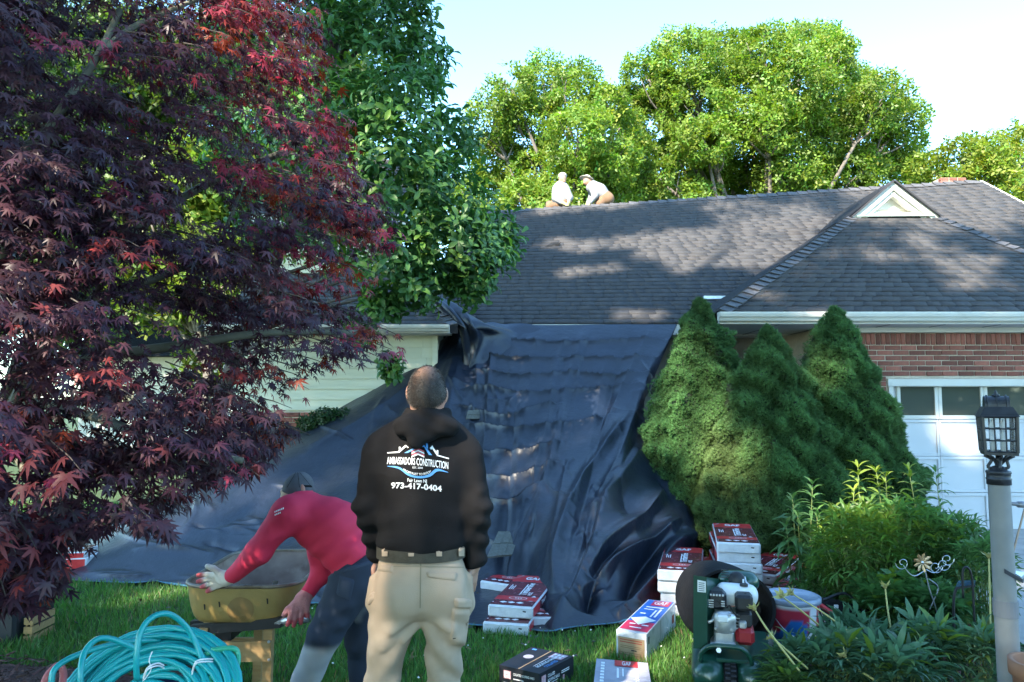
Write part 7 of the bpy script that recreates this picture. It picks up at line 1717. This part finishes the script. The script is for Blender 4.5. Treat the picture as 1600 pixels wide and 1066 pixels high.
# ================================================================== the purple maple and the glossy tree beside the house
g = np.random.default_rng(77)
MB0 = np.array([-2.85, 3.6, 0.0])
maple = thing('japanese_maple', 'large purple leaved Japanese maple spreading over the left foreground', 'tree', tuple(MB0))
mt = MB()
forkm = np.array([-2.55, 3.5, 1.15])
limb(mt, [MB0, MB0 + [.08, 0, .5], forkm], .10, .08, 10); mt.obj('trunk', m_bark_m, maple, smooth=True)
LIMBS = [[(24, 268, 2.75), (40, 232, 2.75), (70, 212, 2.78), (100, 165, 2.82), (150, 92, 2.9), (188, 15, 3.0)],
         [(152, 90, 2.9), (200, 48, 3.0), (258, 20, 3.1), (330, -10, 3.2)],
         [(-10, 172, 3.0), (30, 135, 3.0), (62, 100, 3.05), (100, 60, 3.1), (125, 20, 3.1)],
         [(168, 342, 3.2), (205, 295, 3.25), (235, 248, 3.3), (255, 200, 3.35)],
         [(345, 375, 3.5), (368, 320, 3.5), (385, 275, 3.6)],
         [(20, 640, 3.4), (60, 560, 3.3), (130, 480, 3.2), (230, 440, 3.2), (330, 400, 3.3)],
         [(40, 600, 3.4), (150, 560, 3.3), (280, 540, 3.3), (420, 520, 3.5), (560, 520, 3.7)],
         [(30, 640, 3.4), (140, 650, 3.1), (250, 690, 2.8), (380, 720, 2.8)],
         [(10, 700, 3.2), (60, 790, 2.9), (90, 860, 2.9)],
         [(60, 500, 3.4), (160, 400, 3.6), (300, 300, 3.9), (460, 230, 4.1)]]
for i, l in enumerate(LIMBS):
    mm = MB(); p = [at(*q) for q in l]
    if i in (0, 2, 3, 4): p = [forkm * .6 + p[0] * .4 + [0, 0, -.1], *p] if i != 4 else p
    elif i != 1: p = [forkm, *p]
    r0 = [.026, .017, .017, .014, .011, .035, .032, .028, .024, .035][i]
    limb(mm, p, r0, r0 * .45, 8, 22); mm.obj('limb', m_bark_m, maple, smooth=True)
MPOLY = [(-260, -220), (430, -220), (500, -60), (505, 40), (520, 110), (545, 200), (560, 265), (590, 300), (612, 345), (632, 372), (600, 420), (575, 455), (560, 480), (610, 520), (636, 552), (560, 560), (500, 580), (455, 610), (440, 660), (470, 668), (438, 705), (380, 748), (300, 775), (255, 800), (262, 850), (190, 812), (150, 830), (95, 850), (110, 890), (98, 925), (40, 950), (-60, 960), (-260, 900)]
HOLES = [((318, 320), 34), ((250, 535), 24), ((290, 548), 14), ((15, 600), 22), ((110, 615), 12), ((250, 590), 14), ((40, 190), 16), ((20, 730), 26), ((175, 770), 10), ((215, 745), 12), ((300, 505), 14), ((60, 760), 16)]
sp = []; tries = 0
while len(sp) < 1150 and tries < 20000:
    tries += 1
    px, py = g.uniform(-200, 640), g.uniform(-210, 950)
    if not in_poly(np.array([[px, py]]), MPOLY)[0]: continue
    if any((px - h[0][0]) ** 2 + (py - h[0][1]) ** 2 < (h[1] + 14) ** 2 for h in HOLES): continue
    # nearer low on the left, farther towards the upper right
    near = 2.05 + .0019 * max(px, 0) + .35 * max(0, (450 - py) / 450); d = near + g.uniform(0, 1.25) ** 1.0
    if py > 800: d = g.uniform(2.3, 2.9)
    sp.append((px, py, d))
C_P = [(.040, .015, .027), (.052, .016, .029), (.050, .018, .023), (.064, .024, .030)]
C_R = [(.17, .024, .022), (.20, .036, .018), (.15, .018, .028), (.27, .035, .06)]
P = []; D = []; Nn_ = []; Sz = []; Cc = []; tw = MB()
for (px, py, d) in sp:
    c = at(px, py, d); out = unit(c - (MB0 + [0, 0, 2.2])); out[2] = -.15; out = unit(out)
    n = g.integers(24, 38); rr_s = g.uniform(.10, .2); side = unit(np.cross(out, [0, 0, 1]))
    redness = np.clip(.12 + .55 * (px > 330) * sstep(480, 80, np.array(py)) + .30 * (px > 420) * (py > 330) + .22 * noise3(c[None], 1.7, 71)[0], .04, .9)  # redder towards the upper right, light through those leaves put into the colour
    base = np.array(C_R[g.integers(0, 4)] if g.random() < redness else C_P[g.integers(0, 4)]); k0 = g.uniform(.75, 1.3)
    tw.tube([c - out * rr_s * .9 + [0, 0, .015], c, c + out * rr_s * .5 - [0, 0, .02]], [.003, .0022, .0012], 4, caps=False)
    for j in range(n):
        t = g.uniform(-1, 1); s = g.uniform(-1, 1)
        p = c + out * t * rr_s + side * s * rr_s * (1 - .4 * abs(t)) + [0, 0, -.10 * (t + 1) * rr_s - .25 * abs(s) * rr_s + g.normal(0, .022)]
        dd = unit(out * (.55 + .4 * t) + side * s * .9 + g.normal(0, .3, 3) + [0, 0, -.55])
        nn = np.array([0, 0, 1.0]) + g.normal(0, .33, 3) + out * .35
        P.append(p); D.append(dd); Nn_.append(nn); Sz.append(g.uniform(.028, .052) * (1.2 if py > 640 else 1.0)); Cc.append(base * k0 * g.normal(1, .15))
# a spray of leaves low on the left, coloured paler to look sunlit
for i in range(16):
    px, py = g.uniform(15, 120), g.uniform(712, 775); P.append(at(px, py, g.uniform(2.0, 2.15))); D.append(unit([-.5 + g.normal(0, .3), -.3, -.5])); Nn_.append(np.array([0, -.5, 1]) + g.normal(0, .2, 3)); Sz.append(g.uniform(.05, .065)); Cc.append(np.array([.24, .12, .085]) * g.uniform(.7, 1.2))
tw.obj('twigs', m_bark_d, maple)['kind'] = 'stuff'
P, D, Nn_, Sz, Cc = map(np.array, (P, D, Nn_, Sz, Cc))
pj = proj(P)[:, :2] + g.normal(0, 9, (len(P), 2)); ok = in_poly(pj, MPOLY)
for (hx, hy), hr in HOLES: ok &= ((pj[:, 0] - hx) ** 2 + (pj[:, 1] - hy) ** 2) > hr ** 2
ok |= pj[:, 1] < -150
P, D, Nn_, Sz, Cc = P[ok], D[ok], Nn_[ok], Sz[ok], Cc[ok]
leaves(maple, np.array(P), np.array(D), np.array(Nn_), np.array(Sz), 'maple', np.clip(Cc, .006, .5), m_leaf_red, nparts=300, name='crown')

# ---- glossy green tree at the house corner -----------------------------------------
g = np.random.default_rng(88)
GB0 = np.array([at(325, 700, 9.15)[0], 9.15, 0.0])
gt = thing('magnolia_tree', 'tall glossy green magnolia in front of the house corner', 'tree', tuple(GB0))
mt = MB(); limb(mt, [GB0, GB0 + [.05, -.05, 1.2], GB0 + [.65, -.5, 2.6], GB0 + [1.4, -1.0, 4.0], GB0 + [1.8, -1.2, 5.8]], .12, .04, 10); mt.obj('trunk', m_bark_d, gt, smooth=True)
GLOB = [(560, -40, 130, 6.8), (630, 40, 70, 6.9), (560, 100, 120, 6.6), (660, 95, 52, 6.8), (470, 60, 110, 6.9), (520, 200, 110, 6.3), (625, 190, 105, 6.2), (700, 215, 58, 6.6), (610, 280, 115, 6.0), (700, 300, 75, 6.3), (540, 330, 100, 6.5), (765, 355, 52, 6.7), (690, 375, 90, 6.1), (745, 400, 60, 6.4), (620, 400, 75, 5.9), (790, 380, 34, 6.9), (660, 440, 50, 6.1), (735, 440, 42, 6.3), (460, 180, 90, 6.9), (440, 330, 80, 7.1), (600, 470, 36, 6.0), (560, 510, 30, 6.2), (612, 572, 18, 6.2), (400, 60, 90, 7.2), (640, -90, 90, 6.9), (390, 220, 90, 7.4)]
P = []; D = []; Nn_ = []; Sz = []; Cc = []
for (px, py, rp, d) in GLOB:
    d += .8; c = at(px, py, d); r = rp * d / F; mm = MB(); zz = np.clip(c[2] - .4, 2.2, 5.4); s0 = GB0 + [.65 + .42 * (zz - 2.6), -.5 - .25 * (zz - 2.6), zz]
    limb(mm, [s0, s0 * .5 + c * .5 + [0, 0, .1], c], .026, .008, 6); mm.obj('limb', m_bark_d, gt, smooth=True)
    nw = int(24 + 270 * r * r)
    for k in range(nw):
        u = unit(g.normal(size=3)); u[1] -= .35; u = unit(u); e = c + u * r * g.uniform(.5, 1.05) ** .5
        ax_ = unit(u + [0, 0, .45] + g.normal(0, .3, 3)); nl = g.integers(5, 9); ph = g.uniform(0, 6.28)
        s1 = unit(np.cross(ax_, [.3, .2, 1])); s2 = np.cross(ax_, s1); kk = g.normal(1, .14) * (1 + .25 * noise3(e[None], 1.6, 81)[0])
        yellow_green = g.random() < .16
        for j in range(nl):
            a = ph + j * 2.4; rad = math.cos(a) * s1 + math.sin(a) * s2; dd = unit(rad + ax_ * g.uniform(.15, .8) + [0, 0, -.15])
            P.append(e - ax_ * .03 * j); D.append(dd); Nn_.append(ax_ * .9 + [0, 0, .25] + g.normal(0, .12, 3)); Sz.append(g.uniform(.085, .14))
            Cc.append((np.array([.12, .23, .035]) if yellow_green else np.array([.06, .155, .038])) * kk * g.normal(1, .1))
leaves(gt, np.array(P), np.array(D), np.array(Nn_), np.array(Sz), 'obovate', np.clip(Cc, .008, .4), m_leaf_mag, nparts=300, name='crown')
# clipped evergreen by the siding
g = np.random.default_rng(90); hb = thing('evergreen_shrub', 'small dark evergreen shrub against the cream siding', 'shrub', (at(512, 700, 9.4)[0], 9.4, 0))
bl_s = [(at(512, 660, 9.35), (.28, .28, .2)), (at(490, 668, 9.35), (.25, .25, .2)), (at(535, 662, 9.35), (.2, .25, .2)), (at(505, 690, 9.35), (.35, .25, .3)), (at(470, 700, 9.4), (.35, .25, .3)), (at(440, 720, 9.4), (.3, .25, .25)), (at(500, 730, 9.4), (.35, .25, .3)), (at(540, 700, 9.45), (.25, .2, .3))]
Pb, db, nb2, sb, cb = blob_leaves(g, bl_s, 900, .05, (.02, .05, .015), .1)
leaves(hb, Pb, db, nb2, sb, CLUMP, cb, m_leaf_mag, name='foliage'); mm = MB(); limb(mm, [(at(512, 700, 9.4)[0], 9.4, 0), (at(512, 700, 9.4)[0], 9.38, .5), at(512, 680, 9.37)], .03, .01); mm.obj('stem', m_bark_d, hb)
# ---- three dwarf spruces ------------------------------------------------------------
m_needle = M('spruce_needles', (.03, .07, .02), rough=.6, attr=True, trans=.12, spec=.3)
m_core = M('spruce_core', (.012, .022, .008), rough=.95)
nd = []; nf_ = []
for a in range(6):
    o = len(nd); an = a * 1.05; t = .55; dx, dy = math.cos(an) * t, math.sin(an) * t; px2, py2 = -math.sin(an) * .10, math.cos(an) * .10
    nd += [(0, px2, py2), (0, -px2, -py2), (1 - .15 * (a % 2), dx, dy)]; nf_.append((o, o + 1, o + 2))
nd += [(0, .1, 0), (0, -.1, 0), (1.25, 0, 0)]; nf_.append((18, 19, 20))
NEED = (np.array(nd), nf_)
def spruce(label, px, ptop, d, wmax_px, seed, n, tint=1.0, skew=0.0):
    top = at(px, ptop, d); X = top[0]; H = top[2]; Rm = wmax_px * d / F / 2; g = np.random.default_rng(seed)
    t = thing('dwarf_spruce', label, 'spruce', (X, d, 0), group='dwarf spruces before the garage')
    def prof(h): # radius at relative height
        return Rm * np.clip(1.12 * (1 - h) ** .72, 0, 1.0) * np.clip(.62 + h * 2.6, 0, 1) + .012
    def surf(h, a):
        r = prof(h); p = np.c_[np.cos(a) * r, np.sin(a) * r, h * H]
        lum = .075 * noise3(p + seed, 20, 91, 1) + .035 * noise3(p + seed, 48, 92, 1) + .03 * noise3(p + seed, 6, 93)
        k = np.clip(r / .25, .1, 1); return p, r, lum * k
    nh, na = 90, 90
    hh, aa = np.meshgrid(np.linspace(0, .995, nh), np.linspace(0, 2 * math.pi, na, endpoint=False), indexing='ij')
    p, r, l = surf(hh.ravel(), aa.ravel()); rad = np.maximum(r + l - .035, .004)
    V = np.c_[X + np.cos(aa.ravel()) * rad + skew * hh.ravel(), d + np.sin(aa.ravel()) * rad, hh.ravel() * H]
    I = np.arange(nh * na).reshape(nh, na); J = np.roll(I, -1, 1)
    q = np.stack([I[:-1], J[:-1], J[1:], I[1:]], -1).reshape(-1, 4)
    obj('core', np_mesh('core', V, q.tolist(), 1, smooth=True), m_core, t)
    mm = MB(); limb(mm, [(X, d, -.02), (X, d, H * .4), (X + skew * .8, d, H * .8)], .05, .015); mm.obj('trunk', m_bark_d, t)
    h = 1 - np.sqrt(g.random(n)); h = np.where(g.random(n) < .25, g.random(n), h); a = g.uniform(math.pi, 2 * math.pi, n); a = np.where(g.random(n) < .22, g.uniform(0, 6.28, n), a)
    p, r, l = surf(h, a); rad = np.maximum(r + l - g.uniform(0, .03, n) + (g.random(n) < .06) * .02, .003)
    pos = np.c_[X + np.cos(a) * rad + skew * h, d + np.sin(a) * rad, h * H + g.normal(0, .01, n)]
    dr_ = np.c_[np.cos(a), np.sin(a), np.full(n, .55)] + g.normal(0, .38, (n, 3)); nn = rnd_dir(g, n)
    k = g.normal(1, .16, n).clip(.5, 1.6)
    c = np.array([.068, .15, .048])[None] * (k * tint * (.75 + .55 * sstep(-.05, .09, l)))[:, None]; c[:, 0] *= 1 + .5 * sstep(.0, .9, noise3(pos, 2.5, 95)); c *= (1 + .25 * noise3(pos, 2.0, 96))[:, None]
    brown = (noise3(pos, 3.2, 97) > .95); c[brown] = np.array([.09, .06, .03])
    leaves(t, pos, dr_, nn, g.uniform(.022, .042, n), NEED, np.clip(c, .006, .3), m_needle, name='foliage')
    return t
spruce('leftmost of the three dwarf spruces, next to the blue tarp', 1092, 468, 8.45, 238, 1, 44000, 1.35)
spruce('middle dwarf spruce of the three, with the blunt top', 1198, 511, 7.75, 262, 2, 50000, 1.2)
spruce('rightmost of the three dwarf spruces, nearest the garage door', 1303, 482, 8.0, 250, 3, 48000, 1.15)
# ================================================================== garden bed plants
m_pl = M('leaf_garden', (.05, .12, .02), rough=.42, attr=True, trans=.32, spec=.45)
m_stem = M('green_stem', (.14, .19, .05), (.19, .23, .07), scale=20, rough=.6)
m_stemy = M('yellow_stem', (.38, .36, .12), (.46, .42, .16), scale=20, rough=.6)
def stems_plant(name, label, cat, stems, leaf, c0, seed, per, drop, group=None, nparts=60, yellow_green=0.0, whorl=False, smat=None):
    """stems: list of (px, py_top, distance, start height fraction, leaf length)"""
    g = np.random.default_rng(seed); P = []; D = []; Nn_ = []; Sz = []; Cc = []
    px, py, d = stems[0][:3]; X = at(px, py, d)[0]; t = thing(name, label, cat, (X, d, .05), group=group)
    for (px, py, d, h0, L) in stems:
        top = at(px, py, d); base = np.array([top[0] + g.normal(0, .05), d + g.normal(0, .05), .04]); mid = (top + base) / 2 + g.normal(0, .02, 3)
        c = crv([base, mid, top], 20); mm = MB(); mm.tube(c[::2], np.linspace(.006, .0025, 10), 6); mm.obj('stem', smat or m_stem, t, smooth=True)
        n = int(per * (top[2] - .04) * (1 - h0)); tone = g.normal(1, .1)
        for k in range(n):
            u = h0 + (1 - h0) * (k + g.random()) / n; p = c[min(int(u * 19), 19)]; a = k * 2.4 + g.normal(0, .3); up = .15 + 1.1 * max(0, u - .8) * 4
            dd = np.array([math.cos(a), math.sin(a), up + g.normal(0, .15) - drop * (1 - u)]); l = L * (1 - .45 * max(0, u - .7) / .3) * g.uniform(.8, 1.15)
            P.append(p + unit(dd) * .004); D.append(dd); Nn_.append(np.array([0, 0, 1.0]) - unit(dd) * .3 + g.normal(0, .2, 3)); Sz.append(l * 1.2)
            f = yellow_green * sstep(.6, 1, u); Cc.append((np.array(c0) * (1 - f) + np.array([.20, .26, .028]) * f) * tone * g.normal(1, .14))  # stem tips turn yellow green, the sunlight on them put into the colour
    leaves(t, np.array(P), np.array(D), np.array(Nn_), np.array(Sz), leaf, np.clip(Cc, .01, .4), m_pl, nparts=nparts)
    return t
GP = (.085, .18, .05)
for i, (st, fr, lab) in enumerate([
    ([(1238, 772, 6.0, .12, .155), (1246, 800, 5.95, .12, .15), (1228, 815, 5.95, .1, .15)], .1, 'tall leafy stems at the left end of the bed in front of the middle spruce'),
    ([(1270, 748, 6.1, .12, .15), (1275, 790, 6.0, .12, .15)], .15, 'single tall leafy stem standing just left of the yellow green tips'),
    ([(1303, 788, 6.0, .15, .15), (1290, 830, 5.9, .12, .15), (1320, 800, 6.1, .15, .14)], .9, 'bright tipped lower stems left of the yellow green group'),
    ([(1340, 720, 6.2, .15, .15), (1335, 760, 6.1, .15, .15)], 1.0, 'first tall stem of the yellow green group before the right spruce'),
    ([(1368, 728, 6.2, .15, .145), (1383, 735, 6.15, .15, .14)], 1.0, 'pair of yellow green stems standing close together before the right spruce'),
    ([(1418, 724, 6.2, .15, .15), (1424, 790, 6.0, .12, .15)], .75, 'tall stem against the edge of the right spruce beside the white garage door'),
    ([(1461, 728, 6.2, .12, .155)], .15, 'lone tall arching stem standing in front of the white garage door'),
    ([(1520, 820, 5.9, .12, .13), (1545, 835, 5.8, .12, .13), (1500, 840, 5.7, .12, .13)], .2, 'shorter leafy stems in front of the garage door next to the lamp post'),
    ([(1350, 800, 5.85, .1, .15), (1380, 790, 5.9, .1, .15), (1405, 800, 5.8, .1, .15), (1330, 830, 5.8, .1, .15)], .6, 'middle leafy stems below the yellow green tips'),
    ([(1440, 810, 5.7, .1, .15), (1470, 800, 5.8, .1, .15), (1455, 830, 5.6, .1, .15)], .3, 'leafy stems in the middle of the bed under the lone tall stem')]):
    stems_plant('leafy_perennial', lab, 'plant', st, 'lance', GP, 500 + i, 66, .9, 'tall leafy perennials in the bed', 28, fr)
# rounded bushy clumps
def bushy(name, label, cx, cy, d, rx, ry, n, leaf, L, c0, seed, yellow_green=.2, nparts=60, group=None, mat=None):
    g = np.random.default_rng(seed); c = at(cx, cy, d); rx_, rz_ = rx * d / F, ry * d / F
    t = thing(name, label, 'plant', (c[0], d, .04), group=group)
    P = []; D = []; Nn_ = []; Sz = []; Cc = []; mm = MB()
    for k in range(n):
        u = unit(g.normal(size=3) + [0, -.35, .35]); q = c + u * np.array([rx_, rx_ * .8, rz_]) * g.uniform(.55, 1.05); q[2] = max(q[2], .06)
        if k % 3 == 0: b = np.array([c[0] + (q[0] - c[0]) * .3, d + (q[1] - d) * .3, .03]); mm.tube([b, (b + q) / 2 + [0, 0, .05], q], [.004, .003, .0015], 5, caps=False)
        m = g.integers(3, 6); ax = unit(u + [0, 0, .35] + g.normal(0, .3, 3)); tone = g.normal(1, .16); fr = g.random() < yellow_green * (.4 + (u[2] > .3)); s1 = unit(np.cross(ax, [.2, .5, .7])); s2 = np.cross(ax, s1)
        for j in range(m):
            a = (j - (m - 1) / 2) * .85; dd = unit(ax * math.cos(a) + s1 * math.sin(a) + g.normal(0, .15, 3) + [0, 0, -.12])
            P.append(q + g.normal(0, .006, 3)); D.append(dd); Nn_.append(s2 * (1 if s2[2] > 0 else -1) + [0, 0, .6]); Sz.append(L * g.uniform(.7, 1.15))
            Cc.append((np.array([.13, .20, .03]) if fr else np.array(c0)) * tone * g.normal(1, .1))
    mm.obj('stems', m_stem, t)
    leaves(t, np.array(P), np.array(D), np.array(Nn_), np.array(Sz), leaf, np.clip(Cc, .01, .4), mat or m_pl, nparts=nparts); return t
GB2 = 'bushy clumps in the bed'
for i, (cx, cy, d, rx, ry, n, lf, L, c0, fr, lab) in enumerate([
    (1345, 868, 5.45, 72, 72, 380, 'lance', .10, (.10,.20,.042), .35, 'rounded light green clump in the middle of the bed left of the spinner'),
    (1420, 862, 5.5, 66, 72, 360, 'lance', .10, (.09,.185,.046), .2, 'rounded clump directly behind the bronze spinner'),
    (1490, 870, 5.4, 60, 66, 300, 'lance', .10, (.08,.17,.052), .12, 'rounded clump behind the solar path light'),
    (1535, 905, 5.0, 45, 60, 170, 'lance', .09, (.08,.165,.052), .12, 'clump crowding the left side of the lamp post'),
    (1395, 945, 5.0, 62, 45, 240, 'ovate', .085, (.068,.155,.044), .1, 'broad leaved clump below the bronze spinner'),
    (1460, 955, 4.9, 55, 42, 210, 'ovate', .085, (.066,.15,.05), .08, 'broad leaved clump around the spinner stake'),
    (1300, 905, 5.6, 40, 45, 150, 'lance', .10, (.085,.175,.046), .2, 'small clump at the left front of the bed by the mulch')]):
    bushy('bushy_perennial', lab, cx, cy, d, rx, ry, n, lf, L, c0, 530 + i, fr, 50, GB2)
PE = (.080, .165, .088)
for i, (cx, cy, d, rx, ry, n, lab) in enumerate([
    (1250, 1040, 4.05, 42, 26, 52, 'peony clump nearest the compressor at the bottom of the photo'),
    (1300, 1040, 4.0, 60, 44, 80, 'peony clump at the bottom edge left of the middle'),
    (1378, 1030, 4.15, 56, 30, 80, 'peony clump in front of the black tool bag'),
    (1400, 1055, 3.85, 60, 42, 78, 'peony clump at the bottom edge below the spinner'),
    (1460, 1020, 4.1, 55, 42, 78, 'bluish peony clump in front of the path light'),
    (1530, 1040, 4.0, 45, 45, 66, 'peony clump at the foot of the lamp post'),
    (1335, 990, 4.4, 40, 22, 40, 'small peony clump between the bucket and the bag'),
    (1225, 1075, 3.85, 28, 22, 50, 'pale leaved peony shoots at the bottom edge beside the compressor')]):
    bushy('peony_plant', lab, cx, cy, d, rx, ry, n, 'lance', .135, PE if i != 7 else (.07, .13, .04), 560 + i, .1, 60, 'peonies in the front of the bed')
# spent flower heads on pale stems
for i, (pts, lab) in enumerate([
    ([(1318, 1010, 4.2), (1265, 965, 4.1), (1222, 932, 4.0)], 'spent flower stem leaning left across the bucket'),
    ([(1400, 1060, 4.0), (1340, 1000, 4.0), (1290, 960, 4.05), (1238, 928, 4.05)], 'longest spent flower stem leaning over the bucket lid'),
    ([(1250, 1050, 3.8), (1200, 985, 3.85), (1179, 952, 3.9)], 'spent flower stem in front of the compressor engine'),
    ([(1262, 1045, 3.85), (1228, 1015, 3.85), (1207, 996, 3.9)], 'short spent flower stem beside the compressor tank'),
    ([(1395, 1000, 4.3), (1388, 960, 4.35), (1383, 918, 4.4)], 'upright spent flower stem left of the spinner'),
    ([(1372, 1066, 3.8), (1335, 1042, 3.85), (1320, 1025, 3.9)], 'spent flower stem at the bottom middle of the peonies'),
    ([(1500, 1030, 4.2), (1465, 1022, 4.2), (1430, 1010, 4.2)], 'spent flower stem lying level in the bluish peonies'),
    ([(1540, 1060, 4.0), (1547, 980, 4.05), (1545, 870, 4.1)], 'tall upright spent flower stem beside the lamp post')]):
    P = [at(*p) for p in pts]; t = thing('spent_flower', lab, 'seed head', tuple(P[0]), group='spent peony heads')
    MB().tube(crv(P, 18), np.linspace(.006, .004, 18), 6).obj('stem', m_stemy, t, smooth=True)
    g = np.random.default_rng(600 + i); e = P[-1]; dv = unit(P[-1] - P[-2])
    for k in range(9):
        a = k * 2.4; s1 = unit(np.cross(dv, [.3, .4, .8])); s2 = np.cross(dv, s1); r = s1 * math.cos(a) + s2 * math.sin(a); dd = unit(r + dv * g.uniform(.2, 1.0)); sd = unit(np.cross(dd, dv + .1)); l = g.uniform(.03, .055)
        MB().add([e - sd * .004, e + dd * l * .5 - sd * .010, e + dd * l + dv * .006, e + dd * l * .5 + sd * .010, e + sd * .004], [(0, 1, 2, 3, 4)]).obj('sepal', m_stemy, t)
    MB().lathe([(.004, -.01), (.012, 0), (.010, .012), (.003, .022)], 8, e, tuple(dv)).obj('pod', M('pod_olive', (.28, .24, .08), rough=.7) if i == 0 else bpy.data.materials['pod_olive'], t, smooth=True)
